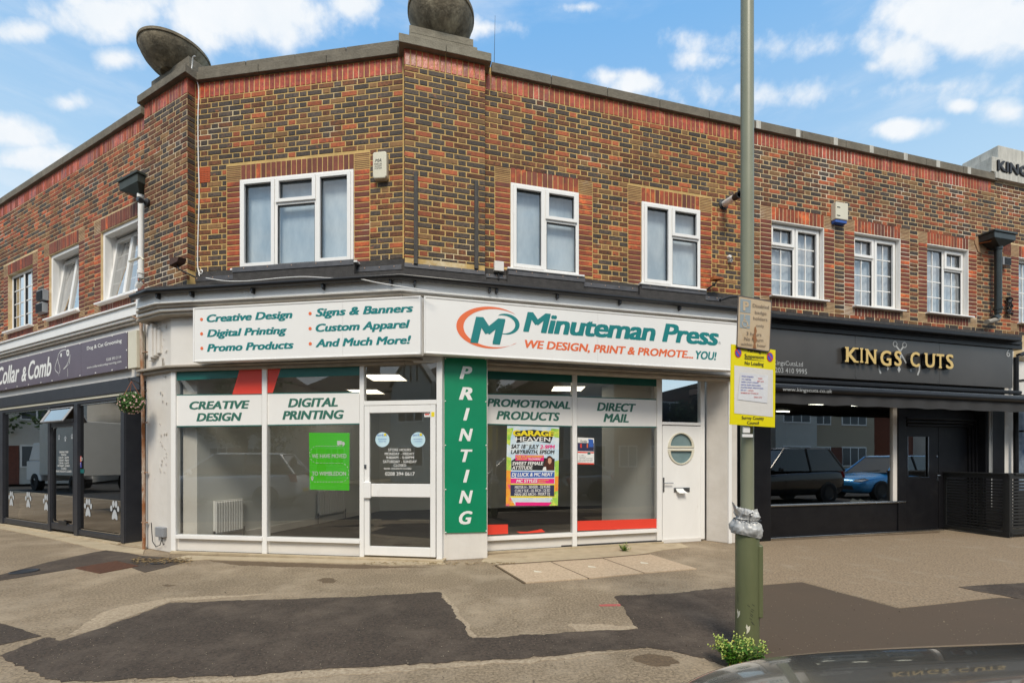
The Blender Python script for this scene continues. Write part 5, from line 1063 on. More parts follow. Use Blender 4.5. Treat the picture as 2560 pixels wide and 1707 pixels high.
# rain hoppers and pipes
def hopper(lab, pl, x0, x1, yt, yb, out, mh, mp_, px_, r, ybot, elbow=True, pin=.0):
    t = thing('rain_hopper', lab, 'downpipe', pl.w(pl.s(px_), -out, pl.z(px_, ybot))); s0, s1, _, _, z0, z1 = bx(pl, x0, x1, yt, yb, out, out); zm = z0+(z1-z0)*.42; sc_ = pl.s(px_, out*.6); 
    mb = MB(pl); y0, y1 = -out*1.25, -.012; b = [(s0, y0), (s1, y0), (s1, y1), (s0, y1)]; q = [(sc_-.05, -out*.8), (sc_+.05, -out*.8), (sc_+.05, y1), (sc_-.05, y1)]
    mb.add([(a, c, z1) for a, c in b]+[(a, c, zm) for a, c in b]+[(a, c, z0) for a, c in q], [(0, 1, 2, 3)]+[(i, i+4, (i+1) % 4+4, (i+1) % 4) for i in range(4)]+[(i+4, i+8, (i+1) % 4+8, (i+1) % 4+4) for i in range(4)]+[(11, 10, 9, 8)])
    mb.box(s0-.02, s1+.02, y0-.02, y1, z1-.03, z1+.008); part('hopper_head', mb, mh, t, bevel=.006)
    zb = pl.z(px_, ybot, out*.6); mb = MB(pl); mb.tube([(sc_, -out*.55, z0+.02), (sc_, -out*.55, zb+.05)]+([(sc_-.02, -out*.55, zb), (sc_-.10, -out*.55, zb-.06)] if elbow else []), r, 14); part('pipe', mb, mp_, t, smooth=True)
    mb = MB(); 
    for zz in (z0-.04, zb+.12): mb.lathe(pl.w(sc_, -out*.55, zz), [(r, 0), (r+.012, 0), (r+.012, .05), (r, .05)], 16)
    part('pipe_collar', mb, mp_, t, smooth=True); return t
M_hop = pm('painted_hopper', (.015, .022, .024), (.025, .035, .036), 6, .35, c3=(.06, .10, .10), t3=(.6, .75), s3=6)
hopper('black rain hopper and downpipe over the barber shop canopy', PD, 2478, 2531, 577, 609, .20, M_hop, M_hop, 2497, .055, 790)
mb = MB(PD); s = PD.s(2497, .1); z = PD.z(2497, 799, .12); mb.tube([(s-.02, -.11, z+.06), (s-.08, -.11, z), (s-.30, -.13, z-.06), (s-.42, -.15, z-.08)], .045, 12); single('drain_shoe', mb, pm('grimy_pipe', (.40, .37, .32), (.22, .2, .17), 9, .8, bump=.3), 'grimy pale shoe at the foot of the black downpipe', 'pipe shoe', smooth=True)
hopper('dark green rain hopper with a white downpipe beside the left brick pier', PA, 306, 352, 456, 498, .17, pm('green_hopper', (.045, .055, .045), (.03, .036, .03), 5, .6), M_upvc, 351, .038, 704)
t = thing('wall_spotlight', 'black spotlight on a round base beside the white downpipe', 'light', PAP.w(PAP.s(372), 0, PAP.z(372, 520))); c = PAP.w(PAP.s(371), 0, PAP.z(371, 508)); mb = MB(); mb.lathe(c, [(.06, 0), (.06, .03), (.03, .05), (.0, .052)], 18, 0, PAP.n); part('base', mb, M_iron, t, smooth=True); mb = MB(); mb.lathe(c+PAP.n*.09+PAP.d*-.02, [(0, -.05), (.035, -.05), (.045, .07), (.0, .075)], 16, 0, PAP.n*-.2+PAP.d*-.8+Vector((0, 0, .35))); part('lamp_head', mb, M_iron, t, smooth=True)
cable('overflow_pipe', 'short white overflow pipe crossing the foot of the white downpipe', PAP, [(343, 660, .1), (360, 655, .1), (370, 650, .1), (375, 655, .08)], .016, M_cream, off=.05, cat='pipe')
t = thing('cable_bundle', 'bundle of tangled black cables beside the black downpipe', 'cable', PD.w(PD.s(2515), -.03, PD.z(2515, 790)))
rnd = random.Random(3)
for k in range(9):
    P = [(PD.s(2509+rnd.uniform(0, 14)), -.03-rnd.uniform(0, .04), PD.z(2515, 746+40*j/6+rnd.uniform(-3, 3))) for j in range(7)]; mb = MB(PD); mb.tube(P, .012, 6); part('cable', mb, M_iron, t, smooth=True)
t = thing('black_bracket', 'black stay arm reaching over the canopy beside the lamp post', 'bracket', PD.w(PD.s(1820), -.2, PD.z(1820, 752))); mb = MB(PD); mb.tube([(PD.s(1800, .2), -.2, PD.z(1800, 750, .2)), (PD.s(1825, .2), -.18, PD.z(1825, 741, .2)), (PD.s(1858, .2), -.15, PD.z(1858, 738, .2)), (PD.s(1890, .1), -.05, PD.z(1890, 742, .1))], .02, 8); part('arm', mb, M_iron, t, smooth=True)
# rusty pipe and grey meter box on the left pillar
t = thing('drain_pipe', 'rust streaked old downpipe between the groomer shop and the cracked pillar', 'drainpipe', PAP.w(PAP.s(357), -.05, 0)); so_ = .05
P = [(PAP.s(338, so_), -so_-.03, PAP.z(338, 745, so_)), (PAP.s(338, so_), -so_-.03, PAP.z(338, 792, so_)), (PAP.s(352, so_), -so_, PAP.z(352, 800, so_))]
mb = MB(PAP); mb.tube(P[:2], .02, 10); part('pipe', mb, M_iron, t, smooth=True)
mb = MB(PAP); mb.tube(P[1:]+[(PAP.s(354, so_), -so_, PAP.z(354, 850, so_)), (PAP.s(358.5, so_), -so_, PAP.z(358.5, 1100, so_)), (PAP.s(360, so_), -so_, PAP.z(360, 1376, so_))], .022, 10); part('pipe', mb, M_rust, t, smooth=True)
for y in (880, 1056, 1180, 1305):
    mb = MB(PAP); s = PAP.s(357.5, so_); z = PAP.z(357.5, y, so_); mb.box(s-.028, s+.07, -so_-.01, -so_+.03, z-.008, z+.008); part('pipe_clip', mb, M_rust, t)
t = thing('meter_box', 'small grey electrical box low on the cracked white pillar', 'meter box', PAP.w(PAP.s(397), -.05, PAP.z(397, 1350))); q = bx(PAP, 387, 407, 1316, 1341, .055, .06); mb = MB(PAP).box(*q); part('cover', mb, M_grey, t, bevel=.012)
s = (q[0]+q[1])/2; z = q[4]; mb = MB(PAP); mb.tube([(s+.02, -.03, z), (s+.02, -.03, z-.05), (s-.02, -.03, z-.12), (s-.12, -.035, z-.15), (s-.2, -.04, z-.08), (s-.215, -.05, z+.2)], .006, 6); mb.tube([(s+.045, -.03, z), (s+.045, -.03, z-.06), (s+.07, -.03, z-.11), (s+.10, -.03, z-.09)], .005, 6); part('cord', mb, M_iron, t, smooth=True)
# ================================================================ DOG GROOMER front (left)
PE = PAP.shifted(.0)
za = lambda x, y, off=0: PE.z(x, y, off)
xl0 = -330
oF = .10
bar(dog_b, PE, xl0, 342, za(200, 0+740+95-0, oF), za(200, 740+60-0, oF)+.0, oF, .1, M_upvc, 'fascia_board') if False else None
zF1, zF0 = za(180, 808.5, oF), za(180, 830.0, oF)
mb = MB(PE); mb.box(PE.s(xl0, oF), PE.s(345, oF), -oF, .25, zF0, zF1); part('fascia_board', mb, M_upvc, dog_b, bevel=.006)
mb = MB(PE); mb.box(PE.s(xl0, oF), PE.s(345, oF), -oF-.03, .2, zF1+.001, zF1+.028); part('fascia_trim', mb, M_upvc, dog_b, bevel=.006)
mb = MB(PE); mb.box(PE.s(xl0), PE.s(352), -.075, .25, zF0-.05, zF0-.001); part('cornice_moulding', mb, M_paint, dog_b, bevel=.015)
mb = MB(PE); mb.box(PE.s(xl0), PE.s(352), -.045, .25, zF0-.10, zF0-.051); part('cornice_moulding', mb, M_soff, dog_b, bevel=.012)
zbm1, zbm0 = za(180, 740+1405/6.03, .03), za(180, 980+75/3.921, .03)
mb = MB(PE); mb.box(PE.s(xl0), PE.s(360), -.0, .25, zbm1-.02, zF0-.101); part('fascia_wall', mb, M_paint, dog_b)
zbm1 = za(180, 966, .03); zbm0 = za(180, 996, .03)
mb = MB(PE); mb.box(PE.s(xl0), PE.s(354), -.03, .1, zbm0, zbm1); part('header_beam', mb, M_dbl, dog_b, bevel=.004)
mb = MB(PE); mb.box(PE.s(xl0), PE.s(345), -.012, .1, zbm0-.045, zbm0-.002); part('header_trim', mb, M_cream, dog_b, bevel=.004)
zh2 = zbm0-.047
t = thing('fascia_sign', 'long purple grey banner with white dog outline for the groomer', 'sign', PE.w(PE.s(150), -.1, za(150, 960)))
oS = .075; zs_t, zs_b = za(160, 740+(1005-460*160/318)/6.03, oS), za(160, 740+(1420-320*160/318)/6.03, oS)
sm = [PE.s(x, oS) for x in (xl0, -120, 130, 203, 318)]
for i in range(4): mb = MB(PE); mb.box(sm[i]+.002, sm[i+1]-.002, -oS, -oS+.012, zs_b, zs_t); part('panel', mb, M_dsign, t, bevel=.002)
z3 = lambda X, Y: (X/6.0316, 740+Y/6.0316)
mb = MB(PE)
def zt3(s_, X0, X1, YT, YB, **k): lettering(mb, PE, s_, X0/6.0316, X1/6.0316, 740+YT/6.0316, 740+YB/6.0316, oS+.002, **k)
zt3('Collar', -40, 292, 1085, 1345, bold=.03, shear=.3); zt3('&', 325, 400, 1070, 1290, bold=.035, shear=.3); zt3('Comb', 425, 775, 985, 1262, bold=.03, shear=.3)
zt3('Dog & Cat Grooming', 1310, 1835, 762, 815, bold=.03); zt3('0208 393 2114', 1603, 1825, 940, 978, bold=.0); zt3('www.collarandcombgrooming.com', 1310, 1830, 1063, 1096, bold=.01)
def st3(pts, w_=.012): stroke(mb, PE, [z3(*p) for p in pts], w_, oS+.002)
st3([(960, 812), (915, 828), (880, 880), (870, 940), (845, 1010), (828, 1080), (835, 1120), (880, 1165)], .012); st3([(870, 945), (880, 1000), (900, 1060), (905, 1110), (895, 1165)], .012); st3([(885, 1165), (890, 1205)], .006); st3([(960, 812), (990, 805), (1005, 830)], .01); st3([(1055, 880), (1052, 960), (1045, 1020)], .014); st3([(1045, 930), (1030, 990), (1000, 1050), (955, 1100)], .010); st3([(1030, 1030), (985, 1080), (965, 1100)], .008); st3([(1015, 1090), (1022, 1150), (1020, 1215)], .008)
x, y = z3(923, 890); disc_on(mb, PE, PE.s(x, oS), PE.z(x, y, oS), .03, oS+.002, 14, rz=.036); x, y = z3(1025, 855); disc_on(mb, PE, PE.s(x, oS), PE.z(x, y, oS), .055, oS+.002, 14, rz=.06, r_in=.4)
part('lettering', mb, M_white, t)
mb = MB(PE)
for X, Y in ((92, 985), (255, 945), (430, 903), (620, 858), (788, 818), (990, 770), (1208, 720), (1442, 662), (1695, 603), (1910, 550), (95, 1395), (260, 1365), (432, 1337), (620, 1305), (788, 1277), (1208, 1200), (1443, 1160), (1693, 1117), (1905, 1080), (1912, 815)):
    x, y = z3(X, Y); mb.lathe(PE.w(PE.s(x, oS), -oS, PE.z(x, y, oS)), [(.012, 0), (.01, .006), (0, .008)], 8, 0, PE.n)
part('screw_cap', mb, M_white, t)
mb = MB(PE); q = bx(PE, 319.5, 341, 0, 0, .11, .11); mb.box(q[0], q[1], -.11, -.001, za(330, 740+1090/6.03, .1), za(330, 740+528/6.03, .1)); single('sign_end_box', mb, M_cream, 'cream box capping the right end of the groomer banner', 'box', bevel=.006)
# shopfront frame
zsl = za(190, 1311, 0); 
def dbar(x0, x1, z0, z1, off=.0, d=.08, n='mullion'): return bar(dog_b, PE, x0, x1, z0, z1, off, d, M_dbl, n, bevel=.004)
zbF = .05; zH = zh2-.055
dbar(xl0, 303, zH, zh2, .0, .08, 'frame_head')
for (x0, x1) in ((-2, 6), (119, 124.5), (184, 193), (301, 310)): dbar(x0, x1, zbF-.02, zH, .015, .09)
dbar(-8, -200, zbF, zH, .0, .05, 'frame_panel')
zs2 = za(60, 980+1262/3.921); dbar(6, 119, zbF, zs2, .0, .07, 'bottom_rail'); dbar(193, 301, zbF, za(250, 980+1382/3.921), .0, .07, 'bottom_rail')
mb = MB(PE); mb.box(PE.s(xl0), PE.s(303), -.05, .35, 0, zbF-.021); part('threshold', mb, M_conc, dog_b, bevel=.006)
def rounded(mb, pl, s0, s1, z0, z1, r, y, m=0, grow=.0):
    """flat frame with a round cornered opening inside the rectangle"""
    n = 6; inn = []; 
    for (cx, cz_, a0) in ((s1-r, z1-r, 0), (s0+r, z1-r, 90), (s0+r, z0+r, 180), (s1-r, z0+r, 270)):
        for i in range(n+1): a = R(a0+90*i/n); inn.append((cx+(r-grow)*math.cos(a), cz_+(r-grow)*math.sin(a)))
    outr = []
    for (cx, cz_), a0 in (((s1, z1), 0), ((s0, z1), 90), ((s0, z0), 180), ((s1, z0), 270)):
        for i in range(n+1): outr.append((cx, cz_))
    k = len(inn); mb.add([(a, y, z) for a, z in inn]+[(a, y, z) for a, z in outr], [(i, (i+1) % k, (i+1) % k+k, i+k) for i in range(k)], m)
    return inn
def dog_window(x0, x1, ztop, zbot, parent, wide=.05):
    s0, s1 = PE.s(x0), PE.s(x1); mb = MB(PE); r = .09
    mb.box(s0, s1, .02, .05, zbot-.02, zbot); inn = rounded(mb, PE, s0, s1, zbot, ztop, r, .018); part('round_frame', mb, M_dbl, parent)
    mb = MB(PE); k = len(inn); c = ((s0+s1)/2, (zbot+ztop)/2)
    V = [(a, .012, z) for a, z in inn]+[(c[0]+(a-c[0])*(1-.018/(s1-s0)*2), .012, c[1]+(z-c[1])*(1-.018/(ztop-zbot)*2)) for a, z in inn]; mb.add(V, [(i, (i+1) % k, (i+1) % k+k, i+k) for i in range(k)]); part('bright_trim', mb, M_chrome, parent)
    mb = MB(PE); mb.add([(s0, .03, zbot), (s1, .03, zbot), (s1, .03, ztop), (s0, .03, ztop)], [(0, 1, 2, 3)]); part('pane', mb, M_glassd, parent)
zt1_ = zH-.01
dog_window(6, 119, zt1_, zs2, dog_b); dog_window(193, 301, zt1_, za(250, 980+1375/3.921), dog_b)
# door with round cornered glass, fanlight open
zdt = za(155, 980+285/3.921); s0, s1 = PE.s(125), PE.s(183.5)
mb = MB(PE); mb.box(s0, s1, -.01, .03, zdt-.03, zdt+.03); mb.box(s0, s0+.05, .0, .04, zbF+.03, zdt-.03); mb.box(s1-.03, s1, .0, .04, zbF+.03, zdt-.03); mb.box(s0+.05, s1-.03, .0, .04, zdt-.10, zdt-.03); zdb = za(155, 980+1290/3.921); mb.box(s0+.05, s1-.03, .0, .04, zbF+.03, zdb)
ddoor = part('door', mb, M_dbl, dog_b, bevel=.004); dog_window(129.5, 182, zdt-.09, zdb+.01, ddoor)
mb = MB(PE); mb.box(PE.s(148), PE.s(167), -.012, -.0005, zbF+.14, zbF+.20); part('letter_plate', mb, M_iron, ddoor)
zf = zh2-.10; q = [(s0+.02, -.0, zf), (s1-.02, -.0, zf), (s1-.03, -.13, zf-.24), (s0+.03, -.13, zf-.24)]
mb = MB(PE)
def edge(a, b, r): mb.tube([a, b], r, 4)
for i in range(4): edge(q[i], q[(i+1) % 4], .018)
fan = part('fanlight', mb, M_grey, dog_b, label='open top hinged fanlight over the groomer door'); mb = MB(PE); mb.add(q, [(0, 1, 2, 3)]); part('pane', mb, M_glassd, fan)
# recessed entrance on the right: dark return glass
P0 = PE.w(PE.s(312), .0, 0); mb = MB(PE); mb.box(PE.s(310), PE.s(313.5), -.0, 1.0, .03, zh2); part('side_frame', mb, M_dbl, dog_b, bevel=.004)
mb = MB(PE); mb.box(PE.s(313), PE.s(361), .75, .80, .03, zh2); part('inner_door', mb, pm('brown_dark_door', (.03, .022, .018), rough=.4), dog_b)
mb = MB(PE); mb.box(PE.s(313), PE.s(361), .72, .749, .03, .25); part('kick_rail', mb, M_dbl, dog_b, bevel=.004)
mb = MB(PE); mb.box(PE.s(303), PE.s(365), .0, .9, 0, .028); part('threshold', mb, M_conc, dog_b)
mb = MB(PE); mb.box(PE.s(303), PE.s(365), .0, 3.0, zh2+.02, zh2+.05); part('soffit', mb, M_roomd, dog_b)
t = thing('wall_lamp', 'small glowing orange lamp in the recessed groomer entrance', 'lamp', PE.w(PE.s(326), .68, za(326, 1052))); mb = MB(); mb.lathe(PE.w(PE.s(325.5, -.66), .66, PE.z(325.5, 1050, -.66)), [(0, 0), (.04, .0), (.055, .09), (.04, .15), (0, .16)], 14); part('lamp_shade', mb, pm('orange_glow', (1, .28, .04), rough=.5, emit=1.6), t, smooth=True); mb = MB(PE); s = PE.s(325.5, -.66); mb.box(s-.02, s+.02, .68, .75, PE.z(325.5, 1046, -.66)-.02, PE.z(325.5, 1040, -.66)); part('bracket', mb, M_iron, t)
mb = MB(PE); a, b = PE.s(xl0), PE.s(311)
mb.box(a, b, 4.0, 4.1, 0, 2.9); mb.box(a-.1, a, .1, 4, 0, 2.9); mb.box(a, b, .1, 4, 2.85, 2.9); mb.box(b-.02, b, .8, 4, 0, 2.85); part('room', mb, M_roomd, dog_b)
mb = MB(PE); mb.box(a, b, .1, 4, .02, .04); part('floor', mb, pm('wood_floor', (.10, .06, .035), (.07, .04, .025), 5, .5), dog_b)
# paw stickers
M_paw = pm('paw_vinyl', (.46, .49, .52), rough=.5)
def paw(lab, x, y, w_, tilt=0):
    t = thing('paw_sticker', lab, 'sticker', PE.w(PE.s(x), .0, PE.z(x, y)-.15), 'white paw prints on the groomer windows'); s, z = PE.s(x), PE.z(x, y); k = (PE.s(x+w_/2)-PE.s(x-w_/2))*.88
    def tr(a, b): return s+(a*math.cos(tilt)-b*math.sin(tilt))*k, z+(a*math.sin(tilt)+b*math.cos(tilt))*k*.86
    for (a, b, ra, rb) in ((-.38, .18, .13, .2), (-.14, .48, .14, .24), (.16, .48, .14, .24), (.39, .18, .13, .2)):
        mb = MB(PE); q = [tr(a+ra*math.cos(R(30*i)), b+rb*math.sin(R(30*i))) for i in range(12)]; mb.add([(p[0], .026, p[1]) for p in q], [tuple(range(12))]); part('toe_print', mb, M_paw, t)
    mb = MB(PE); q = [tr(*p) for p in ((-.32, -.52), (-.3, -.3), (-.16, .0), (-.05, .12), (.05, .12), (.16, .0), (.3, -.3), (.32, -.52), (.2, -.56), (0, -.46), (-.2, -.56))]; mb.add([(p[0], .026, p[1]) for p in q], [tuple(range(len(q)))]); part('pad_print', mb, M_paw, t)
for (x, y, w_, lab) in ((23.5, 1248, 15, 'white paw print at the left edge of the first groomer window'), (65.7, 1251, 17, 'middle white paw print in the first groomer window'), (110.6, 1258, 18, 'white paw print beside the left side of the groomer door'), (215, 1271, 22, 'large white paw print just right of the groomer door'), (281.6, 1278, 25, 'largest white paw print at the right end of the groomer windows'), (143, 1093, 6, 'tiny white paw print high on the door glass, nearest its hinge'), (158.6, 1097, 6, 'tiny white paw print high on the door glass, middle of three'), (175, 1091, 6, 'tiny white paw print high on the door glass, rightmost of three')): paw(lab, x, y, w_)
mb = MB(PE)
for i, (s_, w_) in enumerate((('OPENING TIMES', 23), ('MONDAY', 13), ('9.30 AM - 3.00 PM', 25), ('TUESDAY - FRIDAY', 27), ('9.30 AM - 5.30 PM', 25), ('SATURDAY - SUNDAY', 31), ('CLOSED', 13), ('BANK HOLIDAYS CLOSED', 38))): y = 1127.5+i*6.75; lettering(mb, PE, s_, 159.5-w_/2, 159.5+w_/2, y, y+4.8, -.026, bold=.02)
single('opening_times', mb, M_white, 'white opening times lettering on the dark groomer door', 'lettering')
mb = MB(PE); panel(mb, PE, 195.5, 203, 1140, 1154, -.026, .002, 0); panel(mb, PE, 195.5, 203, 1155, 1168, -.026, .002, 1); disc_on(mb, PE, PE.s(199.2), PE.z(199.2, 1147), .03, -.0245, 14, 2, r_in=.7); lettering(mb, PE, 'f', 197.5, 201.5, 1157, 1167, -.0235, m=2, bold=.04); panel(mb, PE, 196, 210, 1172, 1182, -.026, .002, 3)
single('social_stickers', mb, [pm('magenta_orange', (.75, .08, .30), (.8, .3, .08), 14, .5), pm('violet_blue', (.10, .10, .45), rough=.5), M_white, pm('dark_teal', (.01, .12, .12), rough=.5)], 'pink and blue square stickers at the edge of the second groomer window', 'sticker')
# toy and shelf dimly seen inside the groomer window
t = thing('teddy_dog', 'pale stuffed dog sitting inside the first groomer window', 'toy', PE.w(PE.s(66, -.45), .45, .1)); c = PE.w(PE.s(66, -.45), .45, .28); M_fluff = pm('fluffy_cream', (.42, .36, .28), (.3, .25, .19), 40, .95, bump=.8)
mb = MB(); mb.lathe(c-Vector((0, 0, .22)), [(0, 0), (.10, .0), (.13, .1), (.10, .22), (.06, .28)], 14); part('body', mb, M_fluff, t, smooth=True); mb = MB(); mb.lathe(c+Vector((0, 0, .06)), [(0, 0), (.08, .03), (.10, .09), (.07, .15), (0, .17)], 14); part('head', mb, M_fluff, t, smooth=True)
for sx in (-1, 1): mb = MB(); mb.lathe(c+Vector((sx*.08, -.03, .09)), [(0, -.06), (.03, -.03), (.03, .04), (0, .06)], 8); part('ear', mb, M_fluff, t, smooth=True)
t = thing('pink_cushion', 'pink cushion on a basket inside the first groomer window', 'cushion', PE.w(PE.s(45, -.6), .6, .1)); mb = MB(); mb.lathe(PE.w(PE.s(47, -.6), .6, .34), [(0, 0), (.2, .0), (.26, .05), (.15, .12), (0, .14)], 20); part('cushion_top', mb, pm('pink_fabric', (.45, .09, .12), rough=.9), t, smooth=True); mb = MB(); mb.lathe(PE.w(PE.s(47, -.6), .6, .04), [(.19, 0), (.24, .28), (.21, .29)], 20); part('basket', mb, pm('wicker', (.16, .09, .045), (.09, .05, .03), 60, .9, bump=.8), t, smooth=True)
# hanging basket
def leafball(c, r, n, size, seed, squash=1.0):
    rnd = random.Random(seed); mb = MB()
    for i in range(n):
        d = Vector((rnd.gauss(0, 1), rnd.gauss(0, 1), rnd.gauss(0, 1))).normalized(); p = Vector(c)+Vector((d.x, d.y, d.z*squash))*r*rnd.uniform(.72, 1.04); u = d.orthogonal().normalized(); u = Matrix.Rotation(rnd.uniform(0, 6.28), 3, d) @ u; v = d.cross(u); u = (u+d*rnd.uniform(-.5, .7)).normalized(); l = size*rnd.uniform(.7, 1.4)
        mb.raw([p-v*l*.35, p+u*l*.5-v*l*.1+d*.2*l, p+u*l, p+u*l*.5+v*l*.35], [(0, 1, 2, 3)])
    return mb
M_leaf = pm('basket_leaves', (.065, .16, .02), (.03, .085, .012), 30, .6, vary=.4); M_flow = pm('pink_flowers', (.62, .30, .32), (.66, .50, .42), 20, .6, vary=.25)
cB = PE.w(PE.s(328.5, .30), -.30, PE.z(328.5, 1006.8, .30)); rB = .15
t = thing('hanging_basket', 'ball of green leaves and pale pink flowers hanging on a black bracket', 'hanging basket', (cB.x, cB.y, cB.z-rB)); part('foliage', leafball(cB, rB, 1300, .032, 4), M_leaf, t, kind='stuff')
mb = MB(); rnd = random.Random(9)
for i in range(110):
    d = Vector((rnd.gauss(0, 1), rnd.gauss(0, 1), rnd.gauss(0, 1)-.2)).normalized(); p = cB+d*rB*rnd.uniform(.98, 1.08); mb.lathe(p, [(0, -.004), (.012, 0), (.010, .006), (.0, .009)], 6, 0, d)
part('flower', mb, M_flow, t, kind='stuff')
mb = MB(); mb.lathe(cB-Vector((0, 0, rB*.8)), [(0, 0), (rB*.5, .02), (rB*.8, rB*.7), (0, rB*.7)], 14); part('core', mb, pm('moss', (.03, .04, .012), rough=.95), t, smooth=True)
top = cB+Vector((0, 0, rB+.16))
for a in (0, 120, 240): mb = MB(); mb.tube([tuple(PE_ for PE_ in (0, 0, 0))]*0 or [(0, 0, 0), (0, 0, .1)], .001, 3) if False else None; q = cB+Vector((math.cos(R(a))*rB*.7, math.sin(R(a))*rB*.7, rB*.6)); mb = MB(); mb.pl = None; m2 = MB(); m2.v = []; 
def wtube(pts, r, n=6):
    mb = MB(Plane(0, 0, 0)); mb.tube([(p[0], p[1], p[2]) for p in pts], r, n); return mb
for a in (20, 140, 260):
    q = cB+Vector((math.cos(R(a))*rB*.7, math.sin(R(a))*rB*.7, rB*.6)); part('chain', wtube([q, top], .003, 4), M_rusty, t)
wl = PAP.w(PAP.s(357), -.02, top.z); W2 = top+Vector((0, 0, .02))
part('bracket_arm', wtube([wl+Vector((0, 0, .02)), W2, W2-PE.d*.06+Vector((0, 0, .03)), W2-PE.d*.08+Vector((0, 0, .0)), W2-PE.d*.06-Vector((0, 0, .02))], .008), M_iron, t, smooth=True)
part('bracket_arm', wtube([wl-Vector((0, 0, .20)), wl-Vector((0, 0, .13))-PE.d*.08, wl-Vector((0, 0, .03))-PE.d*.2, wl-PE.d*.3-Vector((0, 0, .06)), wl-PE.d*.24-Vector((0, 0, .08))], .006), M_iron, t, smooth=True)
mb = MB(PAP); s = PAP.s(360); mb.box(s-.012, s+.012, -.035, -.012, top.z-.4, top.z+.06); part('back_plate', mb, M_iron, t)
# ================================================================ BARBER front (right)
z5 = lambda X, Y: (1780+X/2.851, 850+Y/2.851)
kz = lambda x, y, off=0: PD.z(x, y, off)
s0, s1 = PD.s(1886), PD.s(2533, .15)
oK = .14
# gutter / canopy
for (nm, yt, yb, off, m, th) in (('canopy_edge', 779, 787, .26, M_felt, .26), ('gutter', 787, 797, .30, M_kbl, .14), ('canopy_board', 797.5, 808, .20, M_kbl, .2), ('canopy_board', 808.5, 822, .17, M_kbl, .17)):
    x = 1960; mb = MB(PD); mb.box(s0, PD.s(2556, off), -off, -off+th, kz(x, yb, off), kz(x, yt, off)); part(nm, mb, m, barber_b, bevel=.012 if nm == 'gutter' else .004)
zk1, zk0 = kz(2100, 0, oK), 0
t = thing('fascia_sign', 'dark grey panel sign with raised gold letters over the barber shop', 'sign', PD.w(PD.s(2250), -.2, kz(2250, 960)))
zt_, zb_ = (kz(1940, 480+1036/3.095, oK)+kz(2531, 480+1185/3.095, oK))/2, (kz(1940, 942, oK)+kz(2530, 965.5, oK))/2
xs = [1887, 2138, 2349, 2532]
for i in range(3): mb = MB(PD); mb.box(PD.s(xs[i], oK)+.002, PD.s(xs[i+1], oK)-.002, -oK, -oK+.1, zb_, zt_); part('panel', mb, M_ksign, t, bevel=.002)
mb = MB(PD); LB = MB(PD); GB = MB(PD)
def slab(mb, glyph, X0, X1, YT, YB, off, ext, serif=True, bold=.012):
    cv, cf = len(mb.v), len(mb.f)
    x0, y0 = z5(X0, YT); x1, y1 = z5(X1, YB); lettering(mb, PD, glyph, x0, x1, y0, y1, off, 'l', bold=.03, ext=ext)
    s0_, s1_ = PD.s(x0, off), PD.s(x1, off); z1_, z0_ = PD.z(x0, y0, off), PD.z(x0, y1, off); hh = (z1_-z0_); sw = hh*.15; th = hh*.105; wd = s1_-s0_
    spots = {'K': [(0, 0), (0, 1), (1, 0), (1, 1)], 'I': [(.5, 0), (.5, 1)], 'N': [(0, 0), (0, 1), (1, 1)], 'U': [(0, 1), (1, 1)], 'T': [(.5, 0)]}.get(glyph, [])
    for (u, v) in spots:
        c_ = s0_+wd*u+(.06*wd if u == 0 else -.06*wd if u == 1 else 0); z_ = z0_ if v == 0 else z1_-th; w_ = sw*.95
        e = .0008 if v else .0011; mb.box(c_-w_, c_+w_, -off-e, -off-e+max(ext, .001), z_, z_+th)
    mb.cuts[-1] = (cv, len(mb.v), cf, len(mb.f))
K1 = [('K', 955, 1037, 48, 155), ('I', 1060, 1072, 56, 160), ('N', 1098, 1170, 62, 166), ('G', 1200, 1278, 72, 180), ('S', 1300, 1352, 76, 182), ('C', 1414, 1480, 83, 188), ('U', 1520, 1588, 92, 193), ('T', 1600, 1655, 97, 198), ('S', 1668, 1722, 100, 203)]
for (g_, X0, X1, YT, YB) in K1:
    k_ = 0.0; slab(LB, g_, X0, X1, YT, YB, oK+.075, .06); slab(GB, g_, X0, X1, YT, YB, oK+.0775, 0, bold=.002)
part('letter_body', LB, M_iron, t); part('letter_face', GB, M_gold, t)
mb = MB(PD); o_ = oK+.003; k = dict(bold=.0)
lettering(mb, PD, '@KingsCutsLtd', *[1780+v/2.851 for v in (395, 648)], 850+140/2.851, 850+172/2.851, o_, **k); lettering(mb, PD, '0203 410 9995', *[1780+v/2.851 for v in (428, 677)], 850+193/2.851, 850+228/2.851, o_, **k); lettering(mb, PD, '6', *[1780+v/2.851 for v in (2098, 2125)], 850+66/2.851, 850+118/2.851, o_, bold=.02)
part('lettering', mb, M_lens, t); mb = MB(PD)
for (X, Y) in ((1305, 28), (1372, 35)): x, y = z5(X, Y); disc_on(mb, PD, PD.s(x, o_), PD.z(x, y, o_), .052, o_, 18, r_in=.72)
for pts in ([(1315, 45), (1345, 85), (1345, 130)], [(1362, 50), (1340, 80)], [(1335, 75), (1385, 165)]): stroke(mb, PD, [z5(*p) for p in pts], .03, o_)
part('scissors_emblem', mb, M_lens, t)
for pts in ([(1192, 172), (1192, 210), (1203, 238)], [(1480, 175), (1478, 215), (1465, 250)]): mb = MB(PD); stroke(mb, PD, [z5(*p) for p in pts], .035, o_); part('razor_emblem', mb, M_lens, t)
for (X, Y, r) in ((1252, 203, 16), (1333, 208, 25), (1418, 213, 16)): mb = MB(PD); poly_on(mb, PD, [z5(X, Y-r), z5(X+r*.5, Y), z5(X, Y+r), z5(X-r*.5, Y)], o_); part('diamond_emblem', mb, M_lens, t)
mb = MB(PD)
